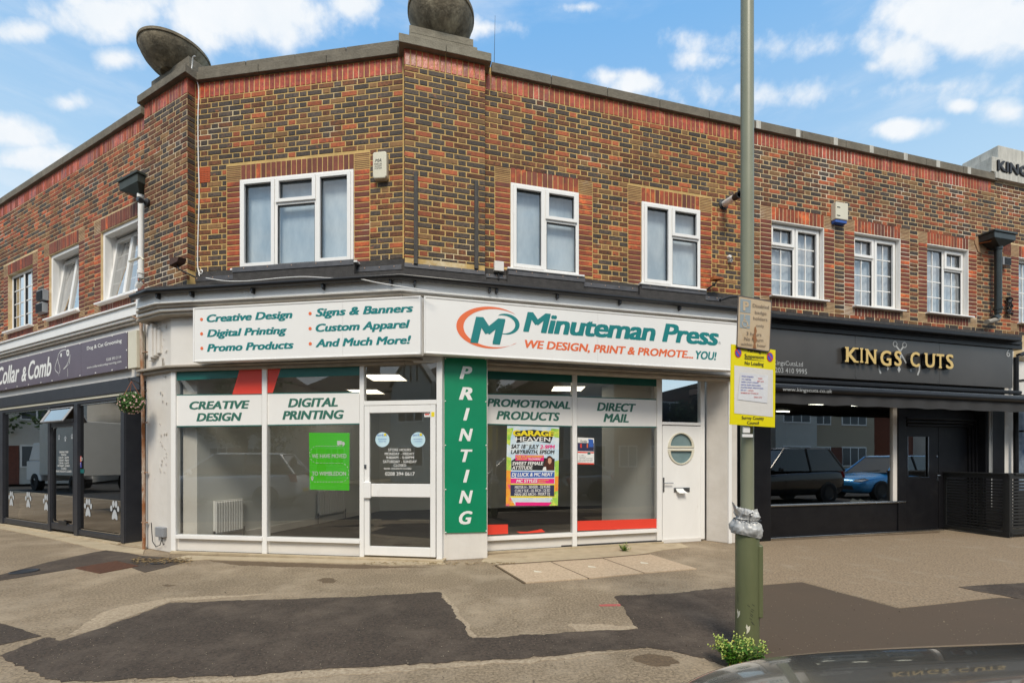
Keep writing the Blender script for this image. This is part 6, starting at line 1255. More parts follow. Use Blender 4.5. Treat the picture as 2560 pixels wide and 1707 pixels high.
for (X, Y) in ((1130, 30), (1345, 40), (1618, 2), (1880, 10), (1027, 268), (1330, 286), (1612, 300), (1880, 316)): x, y = z5(X, Y); y = min(y, 960); disc_on(mb, PD, PD.s(x, oK), PD.z(x, y, oK), .01, oK+.004, 8)
part('screw', mb, M_iron, t)
# frame, glass, doors
zkh = kz(1931, 1000, 0); PKo = -.16
mb = MB(PD); mb.box(PD.s(1886), PD.s(1927), -.005, .3, 0, zb_); part('pilaster', mb, M_kbl, barber_b, bevel=.006)
mb = MB(PD); mb.box(PD.s(2464), PD.s(2511), -.005, .35, 0, zb_); part('pilaster', mb, M_kbl, barber_b, bevel=.006)
kk = lambda x, y: PK.z(x, y)
zst = kk(1931, 1266); 
mb = MB(PK); mb.box(PK.s(1920), PK.s(2262), .0, .08, .03, zst); part('stall_riser', mb, M_kbl, barber_b, bevel=.004)
mb = MB(PK); mb.box(PK.s(1920), PK.s(2262), -.03, .06, zst+.001, zst+.032); part('window_sill', mb, M_chrome, barber_b, bevel=.006)
mb = MB(PK); mb.box(PK.s(1920), PK.s(2354), -.05, .3, 0, .029); part('threshold', mb, M_chrome, barber_b, bevel=.004)
zgt = kk(1931, 1003); mb = MB(PK); mb.add([(PK.s(1925), .03, zst+.03), (PK.s(2243), .03, zst+.03), (PK.s(2243), .03, zgt+.15), (PK.s(1925), .03, zgt+.15)], [(0, 1, 2, 3)]); part('pane', mb, M_glassk, barber_b)
mb = MB(PK); mb.box(PK.s(2233), PK.s(2243), .0, .06, zst+.033, zgt+.15); part('mullion', mb, M_paint, barber_b, bevel=.004)
mb = MB(PK); mb.box(PK.s(2243.3), PK.s(2262), -.02, .09, .03, zgt+.15); part('mullion', mb, M_kbl, barber_b, bevel=.004)
mb = MB(PD); mb.box(PD.s(1886), PD.s(2511), .0, .4, zgt+.14, zb_+.02); part('frame_head', mb, M_kbl, barber_b)
mb = MB(PK); a0, a1 = PK.s(2262), PK.s(2440); zdt = kk(2262, 850+612/2.851)
for i, (e, th) in enumerate(((.0, .0), (.05, .03), (.10, .06))): mb.box(a0+e, a1-e, -.04+th, -.04+th+.029, zdt+.13-e*1.2, zdt+.17-e*1.2) ; mb.box(a1-e-.05, a1-e, -.04+th, -.04+th+.029, .03, zdt+.129-e*1.2)
mb.box(a0, a1, .03, .10, zdt+.17, zgt+.14); part('door_surround', mb, M_kbl, barber_b, bevel=.004)
zl0, zl1 = .035, zdt; x2 = PK.s(2353.5)
gx0, gx1, gz0, gz1 = PK.s(2277), PK.s(2329), kk(2277, 1193), kk(2277, 1090)
mb = MB(PK); l0 = PK.s(2263)
for q in ((l0, gx0, zl0, zl1), (gx1, x2-.006, zl0, zl1), (gx0, gx1, gz1, zl1), (gx0, gx1, zl0, gz0)): mb.box(q[0], q[1], .05, .09, q[2], q[3])
kd = part('door', mb, M_kbl, barber_b); mb = MB(PK); mb.box(gx0, gx1, .07, .075, gz0, gz1); part('pane', mb, M_glassk, kd)
mb = MB(PK)
for q in ((gx0-.012, gx0+.004, gz0, gz1), (gx1-.016, gx1+.006, gz0, gz1), (gx0, gx1, gz0-.01, gz0+.004)): mb.box(q[0], q[1], .046, .0495, q[2], q[3])
part('trim', mb, M_chrome, kd)
mb = MB(PK); xh = PK.s(2350); mb.box(xh-.025, xh+.02, .035, .0495, kk(2350, 1202), kk(2350, 1182)); mb.tube([(xh-.04, .02, kk(2350, 1188)), (xh+.06, .02, kk(2350, 1188))], .009, 6); mb.lathe(PK.w(xh-.02, .049, kk(2350, 1140)), [(.018, 0), (.018, .015), (0, .016)], 12, 0, PK.n); part('handle', mb, M_chrome, kd)
mb = MB(PK); mb.box(x2+.006, a1-.05, .05, .09, zl0, zl1); part('door', mb, M_kbl, barber_b)
mb = MB(PK); mb.box(PK.s(2440), PD.s(2466)+.05, .0, .2, 0, zgt+.14); part('door_surround', mb, M_kbl, barber_b)
mb = MB(PD); mb.tube([(PD.s(2469), -.03, 1.1), (PD.s(2469), -.03, zgt+.1)], .014, 8); mb.tube([(PD.s(2474), -.03, .4), (PD.s(2474.5), -.03, zgt+.1)], .008, 6); single('wall_conduit', mb, M_lens, 'pair of thin pipes up the black pilaster beside the slatted screen', 'pipe')
# barber interior
mb = MB(PK); a, b = PK.s(1905), PK.s(2445); mb.box(a, b, 4.5, 4.6, 0, 2.9); mb.box(a-.05, a, .1, 4.5, 0, 2.9); mb.box(b, b+.05, .1, 4.5, 0, 2.9); mb.box(a, b, .35, 4.5, zgt+.145, zgt+.2); mb.box(PK.s(2262), b, .12, .16, 0, zgt) if False else None; part('room', mb, pm('barber_walls', (.09, .088, .085), rough=.8), barber_b)
mb = MB(PK); mb.box(a, b, .09, 4.5, .01, .03); part('floor', mb, pm('barber_floor', (.05, .048, .045), rough=.4), barber_b)
M_tube = pm('tube_light', (1, .93, .78), rough=.5, emit=5)
for i, (sx, y, tlab) in enumerate(((.75, .9, 'lit tube light by the glass at the left end of the barber window'), (2.0, .9, 'lit tube light by the glass in the middle of the barber window'), (3.1, .9, 'lit tube light by the glass near the white mullion of the barber window'), (1.3, 2.2, 'left lit tube light of the second row on the barber ceiling'), (2.5, 2.2, 'right lit tube light of the second row on the barber ceiling'), (.9, 3.4, 'left lit tube light of the rearmost row on the barber ceiling'), (1.9, 3.4, 'right lit tube light of the rearmost row on the barber ceiling'))):
    mb = MB(PK); mb.box(a+sx, a+sx+.34, y, y+.05, zgt+.11, zgt+.13); single('tube_light', mb, M_tube, tlab, 'light', 'tube lights on the barber ceiling')
t = thing('cardboard_box', 'open cardboard box of papers behind the barber shop window', 'box', PK.w(PK.s(2180, -.5), .5, .03)); mb = MB(PK); c0 = PK.s(2180, -.5)
mb.box(c0-.3, c0+.25, .35, .75, .04, .40); part('carton', mb, pm('cardboard', (.20, .13, .07), rough=.9), t, bevel=.004)
rnd = random.Random(8)
for i in range(14):
    x, y, z = c0+rnd.uniform(-.3, .25), .5+rnd.uniform(-.12, .15), .42+rnd.uniform(0, .14); mb = MB(PK); dx, dz = rnd.uniform(.05, .1), rnd.uniform(-.07, .07); mb.add([(x-dx, y-.05, z-dz), (x+dx, y-.06, z+dz*.4), (x+dx*.9, y+.08, z+dz+.03), (x-dx*.8, y+.07, z+.02)], [(0, 1, 2, 3)]); part('sheet', mb, M_lens, t)
# awning
t = thing('awning', 'black retractable awning with a drooping valance over the barber shop', 'awning', PD.w(PD.s(2250), -.5, 2.0))
oc, ob = .24, .55; e1 = 2600
zc1, zc0 = kz(1945, 944, oc), kz(1945, 951, oc); zb1_, zb0_ = kz(1952, 960.5, ob), kz(1952, 980, ob)
mb = MB(PD); mb.box(PD.s(1890, oc), PD.s(2556, oc), -oc, -.16, zc0-.02, zc1); part('cassette', mb, M_kbl, t, bevel=.012)
mb = MB(PD); sA_, sB_ = PD.s(1895, .3), PD.s(2620, .3); mb.slant([(0, 0)], 0, 0) if False else None
mb.add([(sA_, -.16, zc0-.03), (sB_, -.16, zc0-.03), (sB_, -ob+.02, zb1_+.005), (sA_, -ob+.02, zb1_+.005)], [(0, 1, 2, 3)]); part('canvas', mb, pm('black_canvas', (.03, .03, .032), rough=.85), t)
mb = MB(PD); mb.tube([(sA_, -ob, (zb1_+zb0_)/2), (sB_, -ob, (zb1_+zb0_)/2)], (zb1_-zb0_)/2, 12); part('front_bar', mb, M_kbl, t, smooth=True)
mb = MB(PD); mb.box(sA_+.02, sB_-.02, -ob-.012, -ob+.01, zb1_-.012, zb1_+.006); part('bar_highlight', mb, M_chrome, t)  # metal strip added as the white highlight along the front bar
mb = MB(PD); k = 90; V = []; zv = kz(1952, 1008, ob)
for i in range(k+1): s = sA_+.03+(sB_-sA_-.06)*i/k; V += [(s, -ob+.005, zb0_+.02), (s, -ob+.015*math.sin(i*.9)+.0, zv+.006*math.sin(i*.7))]
mb.add(V, [(2*i+1, 2*i+3, 2*i+2, 2*i) for i in range(k)]); part('valance', mb, pm('black_canvas'), t, smooth=True)
mb = MB(PD); ol = ob+(zb1_-zb0_)/2+.002; lettering(mb, PD, 'www.kingscuts.co.uk', 1957, 2080, 967.5, 976.5, ol, bold=.0, shear=.1); part('lettering', mb, M_lens, t)
# beyond the barber: white wall, black downpipe, next window
mb = MB(PD); mb.box(PD.s(2512), PD.s(2534), .0, .4, 0, kz(2520, 845)); part('pilaster', mb, M_paint, next_b, bevel=.006)
mb = MB(PD); zz = kz(2545, 853); mb.box(PD.s(2533), sD3, .02, .3, kz(2545, 985), zz+.3); part('fascia_wall', mb, M_paint, next_b)
mb = MB(PD); mb.box(PD.s(2534), sD3, .06, .12, .7, kz(2545, 985)); part('shop_window', mb, pm('blue_poster_glass', (.03, .06, .12), (.25, .3, .36), 3, .2), next_b)
mb = MB(PD); mb.box(PD.s(2534), sD3, .0, .2, 0, .7); part('stall_riser', mb, M_kbl, next_b)
t = thing('drain_pipe', 'black downpipe at the far right beyond the barber shop', 'drainpipe', PD.w(PD.s(2540), -.1, 0)); mb = MB(PD); mb.tube([(PD.s(2540, .1), -.1, .02), (PD.s(2540, .1), -.1, kz(2540, 893, .1)), (PD.s(2546, .1), -.1, kz(2540, 888, .1)), (PD.s(2580, .1), -.1, kz(2540, 874, .1))], .04, 12); part('pipe', mb, M_kbl, t, smooth=True)
for y in (950, 1077): mb = MB(PD); z = kz(2540, y, .1); mb.box(PD.s(2533), PD.s(2550), -.15, -.0, z-.015, z+.015); part('pipe_clip', mb, M_kbl, t)
# slatted screen
cx_, cy_ = 8.50, 7.72; PW1 = Plane(8.33, 8.75, math.degrees(math.atan2(7.72-8.75, 8.50-8.33))); L1 = math.hypot(.17, 1.03); PW2 = Plane(8.50, 7.72, 14.25)
t = thing('slatted_screen', 'black slatted timber bin screen standing outside the barber shop', 'screen', (8.5, 8.1, 0)); zT = 1.115
M_scr = pm('black_timber', (.02, .022, .022), (.012, .012, .013), 8, .55, bump=.2, stretch=(4, 4, 30)); M_scr2 = M_scr
mb = MB(PW1); mb.box(0, .07, 0, .06, .02, zT-.06); part('frame_post', mb, M_scr, t, bevel=.004); mb = MB(PW1); mb.box(L1-.10, L1, 0, .06, .02, zT-.06); part('frame_post', mb, M_scr, t, bevel=.004)
mb = MB(PW1); mb.box(0, L1, -.006, .07, zT-.10, zT-.03); part('rail', mb, M_scr, t, bevel=.003); mb = MB(PW1); mb.box(0, L1, -.006, .07, .03, .10); part('rail', mb, M_scr, t, bevel=.003)
for i in range(17): z = .115+i*(zT-.23)/17; mb = MB(PW1); mb.box(.07, L1-.10, .012, .03, z, z+.029); part('slat', mb, M_scr, t)
L2 = 2.4
for a in (0, 1.15, 2.3): mb = MB(PW2); mb.box(a+.0, a+.08, .003, .06, .02, zT-.06); part('frame_post', mb, M_scr2, t, bevel=.004)
mb = MB(PW2); mb.box(.0, L2, -.006, .07, zT-.10, zT-.03); part('rail', mb, M_scr2, t, bevel=.003)
for i in range(17): z = .06+i*(zT-.17)/17; mb = MB(PW2); mb.box(.08, L2, .012, .03, z, z+.034); part('slat', mb, M_scr2, t)
mb = MB(PW1); mb.pl = PW1; mb = MB(PW1); mb.box(-.02, L1-.0, -.03, .09, zT-.03, zT); mb.box(.1, L2, -.03, .09, zT-.0305, zT-.0005, 0, PW2); part('lid', mb, M_scr, t, bevel=.004)
for a in (.62, ): mb = MB(PW1); mb.box(a-.02, a+.02, .031, .06, .1, zT-.1); part('batten', mb, M_scr, t)
# ================================================================ POSTERS in the recessed windows
def z9(X, Y): return (1240+X/6.817, 1050+Y/6.817)
o_ = -.013; t = thing('poster', 'tall colourful garage music event poster in the recessed shop window', 'poster', PS.w(PS.s(1330), .01, PS.z(1330, 1265)))
M_sky = pm('poster_sky', (.42, .62, .80), (.80, .84, .84), 5, .5); M_palm = pm('poster_green', (.22, .55, .06), (.50, .68, .12), 16, .5, c3=(.75, .75, .1), t3=(.5, .62), s3=9); M_sunset = pm('poster_orange', (.85, .20, .05), (.85, .48, .03), 14, .5, c3=(.78, .04, .25), t3=(.5, .65), s3=8)
mb = MB(PS); poly_on(mb, PS, [z9(190, 95), z9(1078, 118), z9(1055, 1452), z9(168, 1460)], o_); part('sheet', mb, M_sky, t)
def quadp(q, m, d=.001): mb = MB(PS); poly_on(mb, PS, [z9(*p) for p in q], o_+d); return part('print_block', mb, m, t)
quadp([(190, 140), (300, 130), (250, 300), (240, 430), (186, 400)], M_palm); quadp([(940, 140), (1076, 150), (1074, 300), (1000, 290), (930, 200)], M_palm); quadp([(182, 620), (260, 640), (255, 860), (178, 850)], M_palm); quadp([(1000, 700), (1070, 680), (1065, 960), (1000, 960)], M_palm)
quadp([(178, 850), (260, 860), (240, 1300), (330, 1456), (168, 1460)], M_sunset); quadp([(1000, 960), (1064, 950), (1058, 1200), (1000, 1220)], M_sunset, .0011); quadp([(1000, 1210), (1058, 1200), (1055, 1452), (900, 1456)], M_palm); quadp([(330, 1395), (960, 1400), (900, 1455), (330, 1456)], M_pink, .0012)
quadp([(240, 1080), (1000, 1085), (1000, 1110), (1000, 1300), (970, 1320), (245, 1318)], M_yel, .0010)
quadp([(285, 190), (640, 160), (985, 215), (960, 310), (925, 395), (640, 350), (350, 385), (330, 290)], M_ink, .0015)
quadp([(262, 690), (345, 640), (800, 640), (1000, 655), (995, 855), (262, 848)], M_ink, .0015); quadp([(330, 590), (815, 598), (815, 694), (330, 686)], M_pink, .0022)
quadp([(250, 875), (997, 880), (995, 978), (248, 974)], M_blue, .0015); quadp([(250, 992), (993, 996), (990, 1078), (250, 1075)], M_pink, .0015); quadp([(248, 1098), (993, 1105), (990, 1296), (246, 1290)], pm('poster_navy', (.03, .035, .09), rough=.5), .0016)
quadp([(850, 680), (880, 615), (920, 605), (965, 640), (985, 720), (995, 855), (790, 852), (810, 790)], pm('poster_brown', (.10, .025, .015), (.05, .015, .01), 20, .5), .0025); quadp([(888, 655), (920, 640), (948, 665), (945, 720), (915, 752), (885, 720)], pm('poster_skin', (.62, .34, .22), rough=.5), .003); quadp([(790, 852), (810, 800), (850, 790), (860, 852)], M_white, .0029)
mb = MB(PS); L9 = lambda mb, s_, X0, X1, YT, YB, d=.0035, **k: lettering(mb, PS, s_, 1240+X0/6.817, 1240+X1/6.817, 1050+YT/6.817, 1050+YB/6.817, o_+d, 'm', **k)
L9(mb, 'GARAGE', 285, 985, 175, 272, bold=.06); L9(mb, 'LIVE PA PERFORMING', 345, 800, 603, 633, bold=.03, shear=.2); L9(mb, 'UKG HIT', 360, 540, 643, 672, bold=.03, shear=.2); L9(mb, 'FEATURING', 722, 900, 1012, 1030, bold=.02); L9(mb, 'CEDELLA', 718, 845, 1042, 1062, bold=.02); part('lettering', mb, M_yel, t)
mb = MB(PS); L9(mb, 'HEAVEN', 335, 925, 285, 362, bold=.02); L9(mb, "'FLOWERS'", 552, 765, 646, 676, bold=.03, shear=.2); L9(mb, 'SWEET FEMALE', 275, 808, 705, 765, bold=.04, shear=.2); L9(mb, 'ATTITUDE', 272, 625, 780, 838, bold=.04, shear=.2); L9(mb, 'DJ LUCK & MC NEAT', 268, 972, 893, 955, bold=.04, shear=.2); L9(mb, 'MC STYLES', 345, 708, 1008, 1062, bold=.04, shear=.2)
L9(mb, 'MISTER H - SENSER - DJ KURE', 322, 925, 1113, 1160, bold=.02); L9(mb, 'CURLY SUE - LIL RICH - DJ ED', 322, 922, 1173, 1222, bold=.02); L9(mb, 'MAN LIKE ARCH - FRISKY DJ', 318, 917, 1233, 1283, bold=.02); L9(mb, 'WWW.GARAGE-HEAVEN.CO.UK', 258, 970, 1320, 1362, bold=.03); L9(mb, 'FOLLOW US ON INSTAGRAM', 262, 640, 1378, 1396, bold=.0); L9(mb, '/GARAGEHEAVENUK', 690, 965, 1378, 1396, bold=.0); part('lettering', mb, M_white, t)
mb = MB(PS); L9(mb, 'SAT 18', 258, 505, 412, 482, bold=.04, shear=.2); L9(mb, 'TH', 512, 548, 412, 432, bold=.02); L9(mb, 'JULY', 550, 735, 416, 486, bold=.04, shear=.2); L9(mb, 'LABYRINTH, EPSOM', 252, 1000, 507, 573, bold=.04, shear=.2); part('lettering', mb, M_ink, t)
mb = MB(PS); L9(mb, '2-9PM', 748, 1005, 422, 490, bold=.04, shear=.2); part('lettering', mb, M_pink, t)
t = thing('poster', 'small dark topped event poster taped beside the window mullion', 'poster', PS.w(PS.s(1464), .01, PS.z(1464, 1160)))
def q7(pts, m, d=.001): mb = MB(PS); poly_on(mb, PS, [z7(*p) for p in pts], o_+d); part('print_block', mb, m, t)
q7([(946, 668), (1060, 674), (1060, 855), (946, 853)], M_white, 0); q7([(947, 705), (1059, 708), (1059, 765), (947, 762)], pm('poster_navy'), .001); q7([(1020, 680), (1055, 684), (1055, 735), (1025, 735)], M_blue, .0015); q7([(965, 712), (975, 712), (975, 740), (965, 740)], M_redv, .0016); q7([(1010, 712), (1018, 712), (1018, 740), (1010, 740)], M_orange, .0016); q7([(947, 766), (1059, 769), (1059, 778), (947, 775)], M_redv, .001); q7([(947, 843), (1059, 845), (1059, 855), (947, 853)], M_redv, .001); q7([(1015, 770), (1035, 770), (1035, 786), (1015, 786)], pm('dark_teal'), .0016)
mb = MB(PS); lettering(mb, PS, 'Funday', 1100+965/2.752, 1100+1015/2.752, 850+685/2.752, 850+702/2.752, o_+.003, bold=.0, shear=.3)
for i, (a_, b_) in enumerate(((955, 990), (955, 1005), (960, 1050), (955, 1050), (950, 1050))): lettering(mb, PS, ('11 - 13 SEPT', 'STARTS', 'LIVE MUSIC AND FOOD', 'FAMILY FUN FOR ALL AGES', 'FREE ENTRY ALL DAY')[i], 1100+a_/2.752, 1100+b_/2.752, 850+(788+i*11)/2.752, 850+(793+i*11)/2.752, o_+.003, bold=0)
part('lettering', mb, M_ink, t)
# ================================================================ LAMP POST with parking signs
base = G(1868, 1626); LP = Vector((base.x, base.y, 0)); YP = LP.y
zw = lambda y, Y=YP: H+(HY-y)/F*Y
M_post = pm('green_post_paint', (.140, .152, .075), (.115, .128, .062), 3, .42, bump=.1, bscale=40, c3=(.055, .06, .035), t3=(.62, .8), s3=5, stretch=(3, 3, .8)); M_post2 = pm('grey_green_post', (.27, .28, .195), (.23, .24, .165), 2, .38)
t = thing('lamp_post', 'tall green steel lamp post with a wider base carrying two parking signs', 'lamp post', LP); r1 = .0772; r2 = .0436; zj = zw(1338)
mb = MB(); mb.lathe(LP, [(r1, -.05), (r1, zj), (r1*.96, zj+.02), (r2+.01, zj+.09), (r2, zj+.1)], 40); part('base', mb, M_post, t, smooth=True)
mb = MB(); mb.lathe(LP, [(r2, zj+.05), (r2*.98, 4.5), (r2*.9, 8.0), (0, 8.0)], 32); part('column', mb, M_post2, t, smooth=True)
mb = MB(); P = [(LP.x, LP.y, 7.9), (LP.x-.1, LP.y-.2, 8.2), (LP.x-.25, LP.y-.7, 8.3), (LP.x-.35, LP.y-1.1, 8.3)]; mb.tube(P, .03, 10); part('arm', mb, M_post2, t, smooth=True); mb = MB(); mb.lathe(Vector((LP.x-.4, LP.y-1.3, 8.25)), [(0, -.06), (.12, -.04), (.14, .02), (0, .09)], 16); part('lamp_head', mb, M_grey, t, smooth=True)
a = R(-12); dv = Vector((math.cos(a), math.sin(a), 0)); pp = Plane(LP.x, LP.y, math.degrees(a)+90)
mb = MB(pp); z0, z1 = zw(1537), zw(1358); mb.box(-.055, .055, -r1-.012, -r1*.72, z0, z1); part('access_door', mb, M_post, t, bevel=.01)
mb = MB(pp)
for z in (z0+.05, z1-.05): mb.box(-.012, .012, -r1-.018, -r1-.013, z-.012, z+.012)
part('door_screw', mb, M_chrome, t)
mb = MB(); rnd = random.Random(2)
for i in range(9):   # scuffs on the paint
    a0 = R(250+rnd.uniform(-8, 16)); z = zw(1500+i*6+rnd.uniform(-2, 2)); q = []
    for j in range(5): a1 = a0+R(j*3.2); q.append(LP+Vector((math.cos(a1)*(r1+.0006), math.sin(a1)*(r1+.0006), 0))+Vector((0, 0, z-j*.003)))
    for j in range(4): mb.raw([q[j], q[j+1], q[j+1]+Vector((0, 0, .004)), q[j]+Vector((0, 0, .004))], [(0, 1, 2, 3)])
part('scuff_mark', mb, M_iron, t)
mb = MB(); 
for k in range(2):
    c0, zc0_ = (R(246), zw(1562)) if k == 0 else (R(198), zw(1530)); n_ = 9; q = []
    for j in range(n_): an = 2*math.pi*j/n_; rr_ = .018*(1+.5*math.sin(j*2.3)); q.append(LP+Vector((math.cos(c0+rr_*math.cos(an)/r1*.7)*(r1+.0012), math.sin(c0+rr_*math.cos(an)/r1*.7)*(r1+.0012), zc0_+rr_*1.6*math.sin(an))))
    mb.raw(q, [tuple(range(n_))])
part('paint_chip', mb, M_cream, t)
# crumpled grey plastic bag tied round the post
t = thing('plastic_bag', 'crumpled grey plastic bag taped round the lamp post', 'plastic bag', (LP.x, LP.y, zw(1336)))
mb = MB(); prof = [(zw(1338), r1+.012), (zw(1330), r1+.022), (zw(1318), r1+.026), (zw(1308), r1+.012), (zw(1300), r1-.005), (zw(1297.5), r1-.012), (zw(1294), r1-.008), (zw(1287), r1+.002), (zw(1278), .068), (zw(1272), r2+.006)]
k = 84; V = []
_p = prof; prof = []
for (q0, q1) in zip(_p, _p[1:]):
    for j in range(4): u = j/4; prof.append((q0[0]+(q1[0]-q0[0])*u, q0[1]+(q1[1]-q0[1])*u))
prof.append(_p[-1])
for i, (z, r) in enumerate(prof):
    for j in range(k):
        an = 2*math.pi*j/k; nn_ = noise.noise(Vector((math.cos(an)*3.2, math.sin(an)*3.2, z*16)))*.021+noise.noise(Vector((math.cos(an)*9, math.sin(an)*9, z*40)))*.010
        fold = noise.noise(Vector((an*2.6, z*9, 4)))*.016; nn_ = nn_*.8+abs(fold)*.9-.006; kk_ = .35 if 15 < i < 23 else 1; lob = .014*max(0, math.cos(an-R(150)))*(1 if i < 16 else .3); rr_ = r+nn_*kk_+lob; V.append(LP+Vector((math.cos(an)*rr_, math.sin(an)*rr_, z+nn_*.4-.018*math.cos(an-R(10))*(1 if i < 36 else 0))))
mb.raw(V, [(i*k+j, i*k+(j+1) % k, (i+1)*k+(j+1) % k, (i+1)*k+j) for i in range(len(prof)-1) for j in range(k)]); M_bag = pm('grey_plastic_bag', (.50, .50, .49), (.42, .42, .42), 6, .32, bump=.35, bscale=28, bdist=.01); part('bag_body', mb, M_bag, t, smooth=True)
mb = MB(); pts = [G(1831, 1253)] if False else None
def PW(x, y, Y):
    Y *= .947; return Vector(((x-CX)/F*Y, Y, H+(HY-y)/F*Y))
q = [(1831, 1253, 3.30), (1838, 1262, 3.26), (1847, 1268, 3.24), (1852, 1277, 3.26), (1856, 1270, 3.30), (1853, 1284, 3.27), (1846, 1289, 3.27), (1837, 1278, 3.29), (1841, 1271, 3.22)]
P = [PW(*p) for p in q]; mb.raw(P+[p+Vector((.004, .02, 0)) for p in P], [(0, 1, 8, 7), (8, 1, 2, 3), (8, 3, 5, 6), (3, 4, 5), (7, 8, 6), (16, 17, 10, 9), (15, 17, 16)]); part('torn_corner', mb, M_bag, t)
mb = MB(); V = [(LP.x+math.cos(R(10*j))*(r1+.008), LP.y+math.sin(R(10*j))*(r1+.008), zw(1297.5)-.004*math.cos(R(10*j)))for j in range(37)]; mb.tube(V, .004, 6); part('cable_tie', mb, M_iron, t)
part('tie_tail', wtube([PW(1876, 1283, 3.25), PW(1875, 1292, 3.24), PW(1874, 1300, 3.24), PW(1875, 1308, 3.24)], .003), M_iron, t); part('tie_tail', wtube([PW(1872, 1286, 3.25), PW(1883, 1281, 3.26)], .003), M_iron, t)
# yellow suspension notice and disabled bay sign
PY = Plane(1.445, 2.995, 16.5); x7 = lambda X, Y: (1820+X/3.92, 700+Y/3.92)
M_ysign = pm('yellow_sign_plate', (.86, .74, .0), (.82, .70, .0), 2, .4); M_roundel = pm('roundel_blue', (.08, .10, .50), rough=.4); M_rred = pm('roundel_red', (.65, .05, .05), rough=.4)
t = thing('parking_suspension_sign', 'yellow parking suspension notice strapped to the lamp post', 'sign', PY.w(.2, 0, 1.36))
def y7(mb, pts, off, m=0):
    poly_on(mb, PY, [x7(*p) for p in pts], off, m)
mb = MB(PY); q = [x7(*p) for p in ((32, 628), (465, 685), (460, 1443), (18, 1413))]; mb.slant([(PY.s(x, .0), PY.z(x, y, .0)) for x, y in q], .0, .004); part('plate', mb, M_ysign, t)
def rect(mb, X0, Y0, X1, Y1, sl, off): y7(mb, [(X0, Y0), (X1, Y0+sl*(X1-X0)), (X1, Y1+sl*(X1-X0)*.8), (X0, Y1)], off)
mb = MB(PY); rect(mb, 62, 836, 440, 1305, .12, .0015); part('white_panel', mb, M_paint, t)
mb = MB(PY); 
def t7(mb, s_, X0, X1, YT, YB, off=.003, pl=PY, **k): lettering(mb, pl, s_, 1820+X0/3.92, 1820+X1/3.92, 700+YT/3.92, 700+YB/3.92, off, 'l', **k)
t7(mb, 'Parking', 195, 325, 668, 702, bold=.02); t7(mb, 'Suspension', 163, 353, 722, 758, bold=.02); t7(mb, 'No Loading', 165, 350, 792, 828, bold=.02); t7(mb, 'Surrey County', 135, 353, 1330, 1362, bold=.02); t7(mb, 'Council', 187, 303, 1380, 1410, bold=.02); rect(mb, 162, 765, 355, 772, .14, .0025); part('lettering', mb, M_ink, t)
for (X, Y) in ((98, 712), (410, 755)):
    x, y = x7(X, Y); r_ = .0275
    mb = MB(PY); disc_on(mb, PY, PY.s(x), PY.z(x, y), r_, .002, 24, rz=.033); part('roundel', mb, M_rred, t); mb = MB(PY); disc_on(mb, PY, PY.s(x), PY.z(x, y), r_*.80, .003, 24, rz=.033*.8); part('roundel', mb, M_roundel, t)
    s, z = PY.s(x), PY.z(x, y); mb = MB(PY); mb.add([(s-.019, -.004, z+.016), (s-.013, -.004, z+.022), (s+.019, -.004, z-.016), (s+.013, -.004, z-.022)], [(0, 1, 2, 3)]); part('roundel_bar', mb, M_rred, t)
mb = MB(PY); y7(mb, [(120, 900), (395, 935), (385, 1205), (95, 1170)], .004); part('paper_notice', mb, pm('printed_paper', (.74, .74, .76), (.68, .68, .71), 9, .6, bump=.4, bscale=18), t)
mb = MB(PY); mr = MB(PY)
for i, (s_, X0, X1, Y0, red) in enumerate((('FROM: 03/08/2026', 135, 250, 935, 0), ('TO: 14/08/2026', 135, 228, 963, 0), ('SURREY COUNTY COUNCIL', 130, 300, 990, 0), ('PURPOSE: TRAFFIC SIGNAL WORKS', 128, 320, 1017, 0), ('LOCATION: EPSOM - KINGSTON ROAD -', 127, 353, 1043, 0), ('8TH OCT', 126, 182, 1070, 0), ('- 6 SPACES -', 188, 256, 1074, 1), ('DISABLED BAY TO END OF', 126, 298, 1097, 1), ('KINGS CUTS', 256, 334, 1140, 1), ('PLEASE', 297, 338, 957, 1), ('KEEP CLEAR', 287, 352, 984, 1))): t7(mr if red else mb, s_, X0, X1, Y0, Y0+12, .006, bold=.01)
part('lettering', mb, M_roundel, t); part('lettering', mr, M_rred, t)
mb = MB(PY); 
for z in (1.50, 1.80): mb.box(PY.s(1858), PY.s(1884), .005, .012, z, z+.02)
for X in (1866.5,): x = X; mb.box(PY.s(1862), PY.s(1878.5), .012, .02, PY.z(1870, 1081), PY.z(1870, 1066))
part('fixing_strap', mb, M_sign, t)
# faded bay sign
PBs = PY.shifted(.012); t = thing('disabled_bay_sign', 'faded disabled badge holders parking plate with a brown scratch mark', 'sign', PBs.w(.2, 0, 1.95))
M_bay = pm('faded_plate', (.60, .46, .30), (.52, .38, .23), 4, .45, c3=(.62, .52, .38), t3=(.5, .7), s3=3); M_bayb = pm('faded_blue', (.33, .38, .40), (.28, .33, .36), 6, .5); M_bayt = pm('faded_text', (.16, .12, .10), rough=.6)
q = [x7(*p) for p in ((108, 150), (420, 205), (428, 216), (408, 696), (400, 704), (92, 660), (85, 650), (101, 158))]; P = [(PBs.s(x), PBs.z(x, y)) for x, y in q]; mb = MB(PBs); mb.slant(P, .0, .004); part('plate', mb, M_bay, t)
mb = MB(PBs); n_ = len(P)
for i in range(n_): a, b = P[i], P[(i+1) % n_]; c = (sum(p[0] for p in P)/n_, sum(p[1] for p in P)/n_); f2 = lambda p, k: (c[0]+(p[0]-c[0])*k, c[1]+(p[1]-c[1])*k); mb.slant([a, b, f2(b, .965), f2(a, .965)], -.0015, .005)
part('rim', mb, pm('grey_rim', (.12, .10, .10), rough=.5), t)
